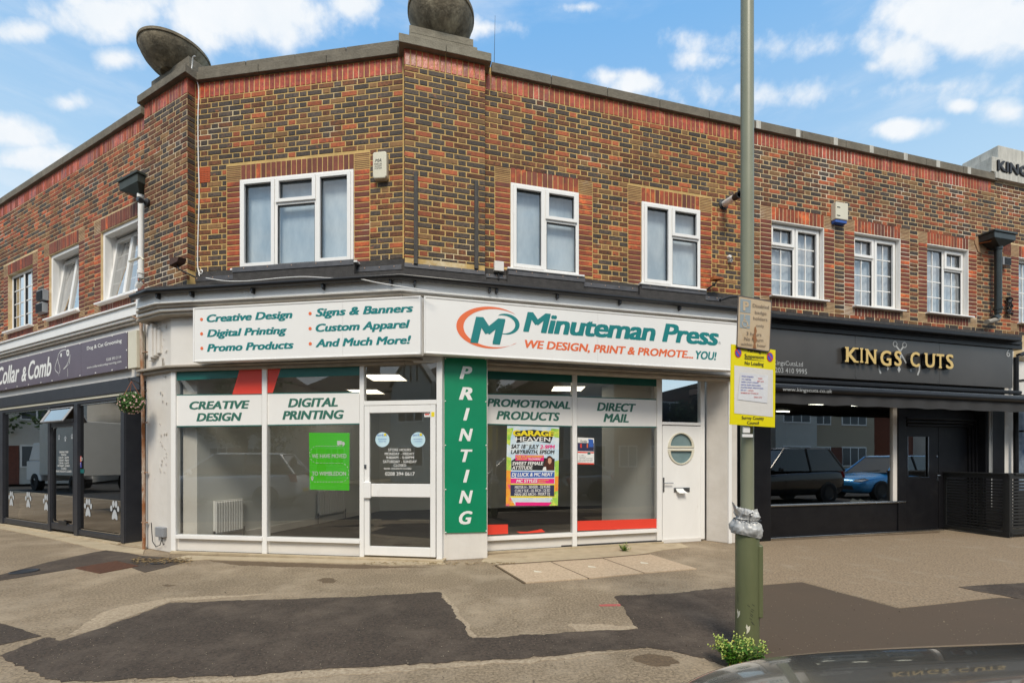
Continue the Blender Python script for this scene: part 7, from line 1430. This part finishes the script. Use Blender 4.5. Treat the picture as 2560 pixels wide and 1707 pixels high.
def b7(pts, off, m, nm): mb = MB(PBs); poly_on(mb, PBs, [x7(*p) for p in pts], off); return part(nm, mb, m, t)
b7([(122, 182), (225, 196), (220, 325), (118, 312)], .0015, M_bayb, 'blue_square'); b7([(120, 332), (218, 345), (214, 476), (116, 465)], .0015, M_bayb, 'blue_square')
mb = MB(PBs); t7(mb, 'P', 148, 205, 205, 300, .003, PBs, bold=.06); 
x, y = x7(160, 352); disc_on(mb, PBs, PBs.s(x), PBs.z(x, y), .0065, .003, 12)
def wst(pts, w_): stroke(mb, PBs, [x7(*p) for p in pts], w_, .0032)
wst([(158, 362), (158, 405), (185, 408), (196, 450), (210, 446)], .008); wst([(158, 385), (180, 388)], .006); x, y = x7(164, 430); disc_on(mb, PBs, PBs.s(x), PBs.z(x, y), .025, .0033, 22, a0=115, a1=385, r_in=.8); part('symbol', mb, M_bay, t)
mb = MB(PBs); 
for (s_, X0, X1, Y0, Y1) in (('Disabled', 244, 402, 232, 265), ('badge', 265, 377, 300, 330), ('holders', 249, 386, 356, 388), ('only', 278, 355, 430, 456), ('3 hours', 183, 328, 505, 538), ('No return', 162, 346, 556, 590), ('within 1 hour', 127, 373, 608, 638)): t7(mb, s_, X0, X1, Y0, Y1, .003, PBs, bold=.0)
part('lettering', mb, M_bayt, t)
b7([(262, 460), (272, 455), (283, 500), (272, 540), (285, 590), (270, 620), (278, 670), (245, 665), (256, 610), (240, 560), (258, 520)], .0036, pm('brown_scratch', (.30, .13, .05), rough=.7), 'scratch')
# ================================================================ pavement furniture
mb = MB(); q = [G(*p) for p in ((187.5, 1420.5), (290, 1403), (346.5, 1415), (249, 1433.5))]; t = thing('manhole_cover', 'rusty brown square patterned manhole cover in the pavement', 'manhole cover', (sum(p.x for p in q)/4, sum(p.y for p in q)/4, 0))
mb.prismz([(p.x, p.y) for p in q], -.03, .008); part('plate', mb, pm('rusty_iron', (.15, .065, .035), (.09, .045, .03), 30, .85, bump=.6), t)
mb = MB(); N_ = 12
for i in range(N_):
    for j in range(N_):
        u, v = (i+.5)/N_, (j+.5)/N_; c = q[0].lerp(q[1], u).lerp(q[3].lerp(q[2], u), v); e1, e2 = (q[1]-q[0])/N_*.3, (q[3]-q[0])/N_*.3; mb.prismz([((c-e1-e2).x, (c-e1-e2).y), ((c+e1-e2).x, (c+e1-e2).y), ((c+e1+e2).x, (c+e1+e2).y), ((c-e1+e2).x, (c-e1+e2).y)], .008, .014)
part('raised_tread', mb, pm('rusty_iron'), t, kind='stuff')
for (x, y, r_, lab) in ((61, 1429, .13, 'round black stopcock cover on the pavement before the first groomer window'), (402, 1406.5, .11, 'round black stopcock cover on the pavement in front of the white pillar')):
    c = G(x, y); mb = MB(); mb.lathe(Vector((c.x, c.y, 0)), [(r_, -.02), (r_, .010), (r_*.9, .014), (r_*.85, .010), (0, .011)], 24); single('stopcock_cover', mb, M_iron, lab, 'cover', smooth=True)
for i, (pts, m) in enumerate((([(1240, 1411.5), (1375, 1402.5), (1470.5, 1444), (1313, 1455.5)], M_slab), ([(1375.6, 1402.3), (1507, 1394.5), (1609, 1431), (1471, 1444)], M_slab), ([(1507.6, 1394.2), (1624, 1384), (1743, 1420.5), (1609.6, 1430.7)], M_slab))):
    ground_poly('paving_slab', pts, .011, m, wob=0)
for pts in ([(1374, 1402.8), (1377, 1402.6), (1472.5, 1443.8), (1469.5, 1444.2)], [(1505.8, 1394.6), (1508.6, 1394.3), (1611, 1430.5), (1608, 1430.9)], [(1236, 1411.6), (1241, 1411.4), (1314.5, 1455.3), (1308, 1455.8)], [(1240, 1410.2), (1500, 1393), (1624, 1382.7), (1624, 1384.6), (1500, 1395.2), (1240, 1412.4)]):
    ground_poly('slab_joint', pts, .0118, M_stn)
for (x, y) in ((1344, 1427), (1479.5, 1415), (1610.5, 1405.5)): ground_poly('slab_marking', [(x-10, y-2), (x+8, y+.5), (x+11, y+2.5), (x-8, y+1.5)], .0125, M_cream)
ground_poly('concrete_apron', [(1203, 1402), (1222, 1386), (1448, 1369), (1640, 1358), (1700, 1357), (1724, 1366.5), (1660, 1373), (1593, 1386), (1500, 1393), (1375, 1401), (1240, 1410)], .0085, M_conc, wob=.01)
ground_poly('concrete_apron', [(428, 1396), (470, 1387), (900, 1398), (1110, 1404), (1114, 1409), (1000, 1410.5), (860, 1407), (640, 1400), (520, 1397), (470, 1400)], .0085, M_conc, wob=.012)
ground_poly('concrete_apron', [(-100, 1300), (0, 1312), (180, 1336), (303, 1365), (362, 1372), (357, 1384), (300, 1378), (240, 1371), (150, 1349), (0, 1320), (-100, 1308)], .0085, M_conc, wob=.012)
ground_poly('red_paint_mark', [(1497, 1510.5), (1520, 1509), (1551, 1509), (1551, 1513), (1500, 1513.5)], .0045, pm('red_spray', (.42, .10, .09), rough=.9))
# loose grit along the shopfront and on the tarmac
mb = MB(); rnd = random.Random(12); mk = [M_asph, pm('pale_grit', (.30, .25, .18), rough=.9), M_patch]
for i in range(5200):
    if i < 1500: x = rnd.uniform(20, 1100); y = 1412-rnd.random()*12 if x > 420 else 1392+rnd.uniform(-8, 8); 
    else: x = rnd.uniform(-20, 2580); y = 1380+330*rnd.random()**.8
    c = G(x, y)
    if c.y > PD.w(PD.s(x), 0, 0).y-.02: continue
    r_ = rnd.uniform(.0015, .0042)*(2.0 if rnd.random() < .03 else 1); an = rnd.uniform(0, 3); z = .009; P = [c+Vector((math.cos(an+k_*2.1)*r_, math.sin(an+k_*2.1)*r_, z)) for k_ in range(3)]; mb.raw(P+[c+Vector((0, 0, z+r_))], [(0, 1, 3), (1, 2, 3), (2, 0, 3)], rnd.randrange(3))
single('grit', mb, mk, kind='stuff')
mb = MB(); rnd = random.Random(21)
for i in range(420):
    x = rnd.uniform(330, 480) if i < 300 else rnd.uniform(900, 1300); y = 1402+rnd.gauss(0, 3.5) if i < 300 else 1409+rnd.gauss(0, 2); c = G(x, y); an = rnd.uniform(0, 6.28); l = rnd.uniform(.01, .035); d_ = Vector((math.cos(an), math.sin(an), 0)); n_ = Vector((-d_.y, d_.x, 0))*l*.3; mb.raw([c-d_*l+Vector((0, 0, .012)), c+n_+Vector((0, 0, .018)), c+d_*l+Vector((0, 0, .014)), c-n_+Vector((0, 0, .016))], [(0, 1, 2, 3)])
single('leaf_litter', mb, pm('straw_litter', (.36, .26, .12), (.18, .11, .05), 20, .9), kind='stuff')
# weeds
M_weed = pm('weed_leaf', (.12, .29, .02), (.04, .13, .012), 14, .55, vary=.35); M_weedy = pm('weed_bud', (.42, .46, .10), (.26, .36, .06), 12, .6); M_stem = pm('weed_stem', (.16, .22, .05), rough=.6); M_wy = pm('yellow_leaf', (.62, .42, .05), rough=.6)
def weed(name, lab, c, nst, h, spread, ll, seed, up=1.0):
    rnd = random.Random(seed); t = thing(name, lab, 'weed', c); st = MB(); lf = MB(); bd = MB(); ye = MB()
    for i in range(nst):
        an = rnd.uniform(0, 6.28); d_ = Vector((math.cos(an), math.sin(an)*.7, 0)); L_ = h*rnd.uniform(.55, 1.05); sp_ = spread*rnd.uniform(.2, 1); P = [c+d_*.03*rnd.random()+d_*sp_*(u**1.4)+Vector((0, 0, L_*(u-.22*u*u*(sp_/spread)))) for u in (0, .25, .5, .75, 1)]
        st.tube([tuple(p) for p in P], .003, 5, r1=.0012, pl=WP2)
        for j in range(20):
            u = rnd.uniform(.12, 1); k_ = min(3, int(u*4)); p = P[k_].lerp(P[k_+1], u*4-k_); a2 = rnd.uniform(0, 6.28); o_ = Vector((math.cos(a2), math.sin(a2), rnd.uniform(-.1, .7))).normalized(); s_ = o_.cross(Vector((0, 0, 1))).normalized(); l = ll*rnd.uniform(.5, 1.2)*(1.1-.5*u); q = lf if rnd.random() > .05 else ye
            dz = Vector((0, 0, 1)); q.raw([p, p+o_*l*.35+s_*l*.22+dz*l*.05, p+o_*l*.7+s_*l*.12, p+o_*l-dz*l*.18, p+o_*l*.7-s_*l*.12, p+o_*l*.35-s_*l*.22+dz*l*.05, p+o_*l*.5-dz*l*.05], [(0, 1, 6), (1, 2, 6), (2, 3, 6), (3, 4, 6), (4, 5, 6), (5, 0, 6)])
        for j in range(3): p = P[4]+Vector((rnd.gauss(0, .006), rnd.gauss(0, .006), rnd.uniform(-.03, .02))); l = .008; bd.raw([p+Vector((-l, 0, 0)), p+Vector((0, -l, l)), p+Vector((l, 0, 0)), p+Vector((0, l, l*1.4))], [(0, 1, 2), (0, 2, 3)])
    part('stem', st, M_stem, t, kind='stuff'); part('leaf', lf, M_weed, t, kind='stuff'); part('flower_bud', bd, M_weedy, t, kind='stuff')
    if ye.v: part('yellow_leaf', ye, M_wy, t, kind='stuff')
WP2 = Plane(0, 0, 0)
_w = Plane.w
weed('pavement_weed', 'bushy bright green weed growing round the foot of the lamp post', G(1838, 1668), 62, .215, .165, .042, 1); weed('pavement_weed', 'small green weed at the foot of the white boards near the door', G(1561, 1378), 12, .12, .09, .04, 2); weed('pavement_weed', 'tiny weed behind the lamp post at the barber shop corner', G(1906, 1352), 8, .12, .07, .04, 3)
weed('pavement_weed', 'sparse trailing weed on the brown tarmac right of the lamp post', G(1893, 1655), 12, .12, .15, .034, 6)
# ================================================================ CARS
M_tyre = pm('tyre_rubber', (.015, .015, .016), rough=.9); M_rim = pm('alloy_rim', (.5, .51, .52), rough=.25, metal=1); M_tail = pm('tail_lamp_red', (.45, .01, .01), rough=.15, coat=1); M_head = pm('headlamp_glass', (.6, .62, .64), rough=.1, coat=1); M_cgl = pm('car_glass', (.012, .016, .016), rough=.03, coat=1); M_plate = pm('plate_yellow', (.75, .62, .08), rough=.5); M_cblk = pm('car_black_trim', (.012, .012, .013), rough=.55)
def carpaint(n, c, r=.25, metal=.3): return pm(n, c, rough=r, metal=metal, coat=1)
def car(name, lab, paint, loc, rz, L=4.3, hgt=1.5, belt=.95, est=False, group=None, low=False):
    t = thing(name, lab, 'car', (0, 0, 0), group); k = belt/.95; f = L/4.3
    S = [(0, .60, .34, .50, .60), (.06, .72, .24, .60, .69), (.20, .82, .2, .70, .77), (.45, .87, .19, .755, .83), (.9, .895, .19, .80, .895), (1.25, .90, .19, .84, .95), (2.2, .905, .19, .88, .97), (3.3, .905, .19, .90, .98), (3.95, .88, .2, .92, .99), (4.18, .82, .26, .88, .95), (4.3, .70, .32, .60, .66)]
    if low: S = [(0, .60, .34, .52, .58), (.06, .72, .24, .66, .71), (.20, .82, .2, .765, .82), (.45, .87, .19, .825, .875), (.9, .895, .19, .835, .91), (1.25, .90, .19, .84, .94)]+S[6:]
    V = []; n = 13
    for (x, hw, zl, zm, zt) in S:
        zl, zm, zt = zl*k, zm*k, zt*k
        half = [(0, zl), (hw*.8, zl), (hw*.97, zl+.1), (hw, zl+(zm-zl)*.6), (hw*.985, zm-.05), (hw*.93, zm), (hw*.6, zt-.012)]
        for (y, z) in half: V.append((x*f, y, z))
        V.append((x*f, 0, zt))
        for (y, z) in half[1:][::-1]: V.append((x*f, -y, z))
    m_ = 14; mb = MB(); mb.raw(V, [(i*m_+j, i*m_+(j+1) % m_, (i+1)*m_+(j+1) % m_, (i+1)*m_+j) for i in range(len(S)-1) for j in range(m_)]+[tuple(range(m_)), tuple((len(S)-1)*m_+j for j in range(m_-1, -1, -1))])
    b = part('body', mb, paint, t, smooth=True); b.data.polygons.foreach_set('use_smooth', [True]*len(b.data.polygons))
    for e in list(b.data.attributes):
        if e.name == 'sharp_edge': b.data.attributes.remove(e)
    sb = b.modifiers.new('subdivision', 'SUBSURF'); sb.levels = 2; sb.render_levels = 3
    x0, x1, x2, x3 = 1.22*f, 1.98*f, (3.75 if est else 3.35)*f, (4.2 if est else 4.05)*f; zb = .93*k; zr = hgt-.02
    if low: x0, x1 = 1.66*f, 2.35*f
    def ringc(z, xs, hw): return [(xs[0], -hw, z), (xs[0], hw, z), (xs[1], hw, z), (xs[1], -hw, z)]
    q = ringc(zb, (x0, x3), .80); r = ringc(zr, (x1, x2), .60)
    mb = MB(); mb.raw(q+r, [(0, 1, 5, 4)]); part('windscreen', mb, M_cgl, t); mb = MB(); mb.raw(q+r, [(2, 3, 7, 6)]); part('rear_screen', mb, M_cgl, t)
    for fc in ((1, 2, 6, 5), (3, 0, 4, 7)): mb = MB(); mb.raw(q+r, [fc]); part('side_window', mb, M_cgl, t)
    mb = MB(); g2 = [(x1-.05, -.60, zr-.01), (x1-.05, .60, zr-.01), (x2+.04, .60, zr-.01), (x2+.04, -.60, zr-.01)]; mb.raw(g2+[(a+(.1 if i in (0, 1) else -.1), c*.8, zr+.04) for i, (a, c, _) in enumerate(g2)], [(4, 5, 6, 7)]+[(i, (i+1) % 4, (i+1) % 4+4, i+4) for i in range(4)]); part('roof', mb, paint, t, smooth=True, bevel=.03)
    for i in range(4): part('pillar', wtube([q[i], r[i]], .032), paint, t, smooth=True)
    for sy in (-1, 1): xm = (x1+x2)/2-.05; part('pillar', wtube([(xm, sy*.808, zb), (xm, sy*.61, zr)], .03), M_cblk, t)
    for (wx) in (.82*f, 3.45*f):
        for sy in (-1, 1):
            mb = MB(); mb.lathe((wx, sy*.70, .33), [(.0, 0), (.37, .0), (.37, .205), (.34, .211), (.0, .211)], 28, 0, (0, sy, 0)); part('wheel_arch', mb, M_cblk, t)
            mb = MB(); mb.lathe((wx, sy*.72, .33), [(.2, .0), (.31, .0), (.33, .03), (.33, .17), (.31, .2), (.21, .205)], 28, 0, (0, sy, 0)); wh = part('wheel', mb, M_tyre, t, smooth=True)
            mb = MB(); mb.lathe((wx, sy*.72, .33), [(.215, .195), (.2, .185), (.19, .15), (.0, .15)], 24, 0, (0, sy, 0))
            for a in range(5): an = R(72*a); u = Vector((math.cos(an), 0, math.sin(an))); v = Vector((-math.sin(an), 0, math.cos(an))); c = Vector((wx, sy*.905, .33)); mb.raw([c+v*.03, c+u*.2+v*.022, c+u*.2-v*.022, c-v*.03]+[c+v*.03-Vector((0, sy*.03, 0)), c+u*.2+v*.022-Vector((0, sy*.03, 0)), c+u*.2-v*.022-Vector((0, sy*.03, 0)), c-v*.03-Vector((0, sy*.03, 0))], [(0, 1, 2, 3), (0, 4, 5, 1), (2, 6, 7, 3)])
            part('rim', mb, M_rim, wh, smooth=False)
    for sy in (-1, 1):
        mb = MB(); mb.raw([(.05*f, sy*.42, .60*k), (.09*f, sy*.70, .62*k), (.30*f, sy*.84, .70*k), (.22*f, sy*.72, .745*k), (.08*f, sy*.46, .675*k)], [(0, 1, 2, 3, 4)]); o = part('headlight', mb, M_head, t); s_ = o.modifiers.new('thick', 'SOLIDIFY'); s_.thickness = .03; s_.offset = 0
        mb = MB(); mb.raw([(4.13*f, sy*.84, .72*k), (4.27*f, sy*.72, .70*k), (4.22*f, sy*.74, .93*k), (4.05*f, sy*.84, .92*k)], [(0, 1, 2, 3)]); o = part('tail_light', mb, M_tail, t); s_ = o.modifiers.new('thick', 'SOLIDIFY'); s_.thickness = .05; s_.offset = 0
        mb = MB(); mb.lathe((x0+(.85 if low else .3), sy*.98, zb+.06), [(0, -.05), (.07, -.04), (.08, .03), (0, .05)], 12, 0, (1, 0, 0)); part('wing_mirror', mb, paint, t, smooth=True)
    mb = MB(); mb.box(0, 0, 0, 0, 0, 0) if False else None; mb.raw([(4.305*f, -.26, .45), (4.305*f, .26, .45), (4.305*f, .26, .56), (4.305*f, -.26, .56)], [(0, 1, 2, 3)]); part('number_plate', mb, M_plate, t)
    mb = MB(); mb.raw([(-.012, -.5, .36), (-.012, .5, .36), (-.012, .45, .5), (-.012, -.45, .5)], [(0, 1, 2, 3)]); part('grille', mb, M_cblk, t)
    # bonnet shut lines and wiper
    def surf(x, y):
        for a_, b_ in zip(S, S[1:]):
            if a_[0] <= x/f <= b_[0]:
                u = (x/f-a_[0])/(b_[0]-a_[0]); hw = a_[1]+(b_[1]-a_[1])*u; zm = (a_[3]+(b_[3]-a_[3])*u)*k; zt = (a_[4]+(b_[4]-a_[4])*u)*k; v = min(1, abs(y)/(hw*.93)); return zt-(zt-zm)*v*v
        return 0
    for sy in (-1, 1): part('shut_line', wtube([(x*f, sy*.70, surf(x*f, .70)-(.02 if low else .004)) for x in (.5, .7, .9, 1.1)], .004, 5), M_cblk, t)
    part('wiper', wtube([(x0-.02, -.1, zb+.03), (x0+.1, .45, zb+.09)], .008, 5), M_cblk, t)
    t.location = loc; t.rotation_euler = (0, 0, rz); return t
P_grey = carpaint('grey_metallic_paint', (.24, .225, .195), .2, .7); P_white = carpaint('white_car_paint', (.85, .85, .84), .3, 0); P_blue = carpaint('blue_car_paint', (.04, .36, .80), .25, .3); P_blk = carpaint('black_car_paint', (.012, .012, .014), .2, .2); P_silver = carpaint('silver_paint', (.42, .43, .44), .3, .6)
car('parked_car', 'glossy dark grey car at the kerb, only its bonnet in view at the lower right', P_grey, (.33, .71, -.12), R(1.5), L=5.0, belt=.95, low=True)
# cars and houses across the road, seen reflected in the shop glass
car('parked_car', 'white estate car parked across the road, seen reflected in the glass', P_white, (-12.9, 1.2, -.12), R(-24), 4.5, 1.65, 1.05, True, 'cars parked across the road')
car('parked_car', 'silver car parked facing right, seen reflected in the glass', P_silver, (4.6, -1.6, -.12), R(12), 4.3, 1.5, .95, False, 'cars parked across the road')
car('parked_car', 'blue hatchback parked across the road, seen reflected in the barber window', P_blue, (15.9, 3.3, -.12), R(14), 4.3, 1.6, 1.0, True, 'cars parked across the road')
car('parked_car', 'black people carrier parked across the road, seen reflected in the barber window', P_blk, (10.4, 2.2, -.12), R(14), 4.6, 1.85, 1.1, True, 'cars parked across the road')
car('parked_car', 'black hatchback nearest the groomer shop across the kerb, seen reflected', P_blk, (-10.0, 5.0, -.12), R(153), 4.2, 1.5, .95, False, 'cars parked across the road')
# box truck
t = thing('box_truck', 'white box truck parked across the road, seen reflected in the groomer window', 'truck', (0, 0, 0)); M_tb = pm('truck_box', (.55, .53, .48), (.5, .48, .43), 1, .5)
mb = MB(); mb.raw([], []); mb.box(0, 4.2, -1.05, 1.05, .75, 3.1, 0, WP); part('cargo_box', mb, M_tb, t, bevel=.03); mb = MB(); mb.box(4.3, 5.9, -.98, .98, .45, 1.4, 0, WP); mb.slant([(4.3, 1.4), (5.75, 1.4), (5.2, 2.25), (4.3, 2.25)], -.95, .95, 0, WP); part('cab', mb, P_white, t, bevel=.06)
mb = MB(); mb.slant([(5.78, 1.42), (5.24, 2.2), (5.26, 2.21), (5.8, 1.43)], -.85, .85, 0, WP); part('windscreen', mb, M_cgl, t)
for wx in (.9, 4.9):
    for sy in (-1, 1): mb = MB(); mb.lathe((wx, sy*.75, .4), [(0, 0), (.4, 0), (.4, .26), (.2, .27), (.2, .22), (0, .22)], 24, 0, (0, sy, 0)); part('wheel', mb, M_tyre, t, smooth=True)
t.location = (-23.5, 8.7, -.12); t.rotation_euler = (0, 0, R(153.5))
# houses
M_rend = pm('white_render', (.62, .60, .55), (.56, .54, .49), 1, .9); M_rbrick = pm('house_brick', (.20, .07, .045), (.14, .055, .04), 9, .9); M_rtile = pm('roof_tiles', (.10, .055, .04), (.06, .035, .028), 6, .9, bump=.5, bscale=12); M_hgl = pm('house_glass', (.05, .06, .07), rough=.08); M_tim = pm('black_timber_frame', (.03, .025, .022), rough=.7); M_peb = pm('pebbledash', (.48, .40, .29), (.40, .33, .24), 20, .95)
def house(lab, loc, rz, W, D, hh, wallm, gable=True, chim=True):
    t = thing('house', lab, 'house', (0, 0, 0), 'houses across the road'); mb = MB(); mb.box(-W/2, W/2, -D/2, D/2, 0, hh, 0, WP); part('wall', mb, wallm, t)
    mb = MB(); e = .45; rh = 2.6; v = [(-W/2-e, -D/2-e, hh-.1), (W/2+e, -D/2-e, hh-.1), (W/2+e, D/2+e, hh-.1), (-W/2-e, D/2+e, hh-.1), (-W/2+D*.32, 0, hh+rh), (W/2-D*.32, 0, hh+rh)]; mb.raw(v, [(0, 1, 5, 4), (1, 2, 5), (2, 3, 4, 5), (3, 0, 4), (3, 2, 1, 0)]); rf = part('roof', mb, M_rtile, t)
    if chim: mb = MB(); mb.box(W/4-.4, W/4+.4, -.3, .3, hh+rh-.9, hh+rh+.9, 0, WP); part('chimney', mb, M_rbrick, rf)
    if gable:
        mb = MB(); gx = -W*.24; mb.slant([(gx-1.5, 0), (gx+1.5, 0), (gx+1.5, hh+.1), (gx, hh+1.9), (gx-1.5, hh+.1)], D/2, D/2+.8, 0, WP); part('gable', mb, M_rend, t)
        for (a, b) in (((gx-1.6, hh), (gx, hh+2.05)), ((gx+1.6, hh), (gx, hh+2.05))): part('barge_board', wtube([(a[0], D/2+.86, a[1]), (b[0], D/2+.86, b[1])], .09, 5), M_tim, t)
        for x in (gx-.5, gx+.5, gx): part('timber', wtube([(x, D/2+.82, hh+.2), (x, D/2+.82, hh+1.9-abs(x-gx)*1.2)], .06, 4), M_tim, t)
    for zz in (.9, 3.5):
        for i, x in enumerate((-W*.24, W*.06, W*.32)):
            yf = D/2+(.82 if gable and i == 0 else .02); ww = 1.0 if i != 1 else .6; mb = MB(); mb.box(x-ww, x+ww, yf-.05, yf+.03, zz, zz+1.25, 0, WP); w_ = part('window', mb, M_upvc, t); nsub = 3 if ww > .8 else 2
            mb = MB()
            for j in range(nsub): a = x-ww+.08+(2*ww-.08)*j/nsub; mb.box(a, a+(2*ww-.08)/nsub-.08, yf+.031, yf+.04, zz+.08, zz+1.17, 0, WP)
            part('pane', mb, M_hgl, w_)
    mb = MB(); mb.box(W*.12, W*.12+.95, D/2+.0, D/2+.05, 0, 2.1, 0, WP); part('door', mb, M_rbrick, t)
    t.location = loc; t.rotation_euler = (0, 0, rz)
def hrow(s): return (4.56+.969*s, -13.1+.246*s, 0)
HL = [(-26, M_rend, 'white rendered house diagonally opposite the shop door, seen reflected'), (-13, M_rend, 'brown roofed white house opposite the printing pillar, seen reflected'), (0, M_peb, 'pebbledash house opposite the recessed windows, seen reflected'), (12, M_rbrick, 'dark red brick house opposite the white door, seen reflected'), (24, M_peb, 'pebbledash house opposite the barber window, seen reflected'), (36, M_rbrick, 'red brick bay fronted house further right than the barber window, seen reflected'), (48, M_peb, 'second pebbledash house down the road to the right, seen reflected'), (60, M_rend, 'farthest white house down the road to the right, seen reflected')]
for (s, m, lb) in HL: house(lb, hrow(s), R(14.25), 9.5, 8, 5.7, m)
house('white house with timbered gable opposite the groomer shop, seen reflected', (-37, 14.5, 0), R(-78), 10, 8, 5.6, M_rend); house('white house with dark roof further along from the groomer shop, seen reflected', (-37, 2.5, 0), R(-82), 10, 8, 5.6, M_rend); house('brown roofed house filling the bend of the road, seen reflected', (-26.5, -15, 0), R(-16), 10, 8, 5.6, M_rend); house('white house at the far corner of the junction, seen reflected', (-31, -5, 0), R(-50), 10, 8, 5.6, M_rend)
# garden trees
M_tl = pm('tree_leaves', (.05, .10, .02), (.03, .06, .015), 3, .7, vary=.4); M_bark = pm('tree_bark', (.10, .075, .05), rough=.9)
def tree(lab, loc, h, r, seed, hedge=False):
    rnd = random.Random(seed); t = thing('garden_tree', lab, 'tree', loc, 'garden trees across the road'); L0 = Vector(loc); P = [L0+Vector((rnd.uniform(-.1, .1)*i, rnd.uniform(-.1, .1)*i, h*.6*i/3)) for i in range(4)]; mb = wtube(P, .16, 8); part('trunk', mb, M_bark, t, smooth=True)
    for i in range(5): a = rnd.uniform(0, 6.28); part('limb', wtube([P[3]-Vector((0, 0, .2*i)), P[3]+Vector((math.cos(a)*r*.7, math.sin(a)*r*.7, h*.2))], .05, 5), M_bark, t)
    mb = MB(); cl = [(L0+Vector((rnd.gauss(0, r*.45), rnd.gauss(0, r*.45), h*.68+rnd.gauss(0, r*.42))), r*rnd.uniform(.28, .55)) for _ in range(22)]
    for (c, rr_) in cl:
        for _ in range(150): d_ = Vector((rnd.gauss(0, 1), rnd.gauss(0, 1), rnd.gauss(0, 1))).normalized(); p = c+d_*rr_*rnd.uniform(.5, 1.05); u = Vector((rnd.gauss(0, 1), rnd.gauss(0, 1), rnd.gauss(0, .6))).normalized()*.13; v = u.cross(d_).normalized()*.07; mb.raw([p-u, p+v, p+u, p-v], [(0, 1, 2, 3)])
    part('crown', mb, M_tl, t, kind='stuff')
tree('spreading garden tree opposite the printing shop, seen reflected', (-16.5, -5.5, 0), 5.0, 2.2, 1); tree('small round garden tree opposite the door, seen reflected', (7.5, -6.8, 0), 4.6, 1.6, 2); tree('tall garden tree beside the far left house, seen reflected', (-33, 15.5, 0), 5.5, 2.2, 3); tree('garden tree between the brick houses, seen reflected', (19, -3.6, 0), 5.0, 1.6, 4)
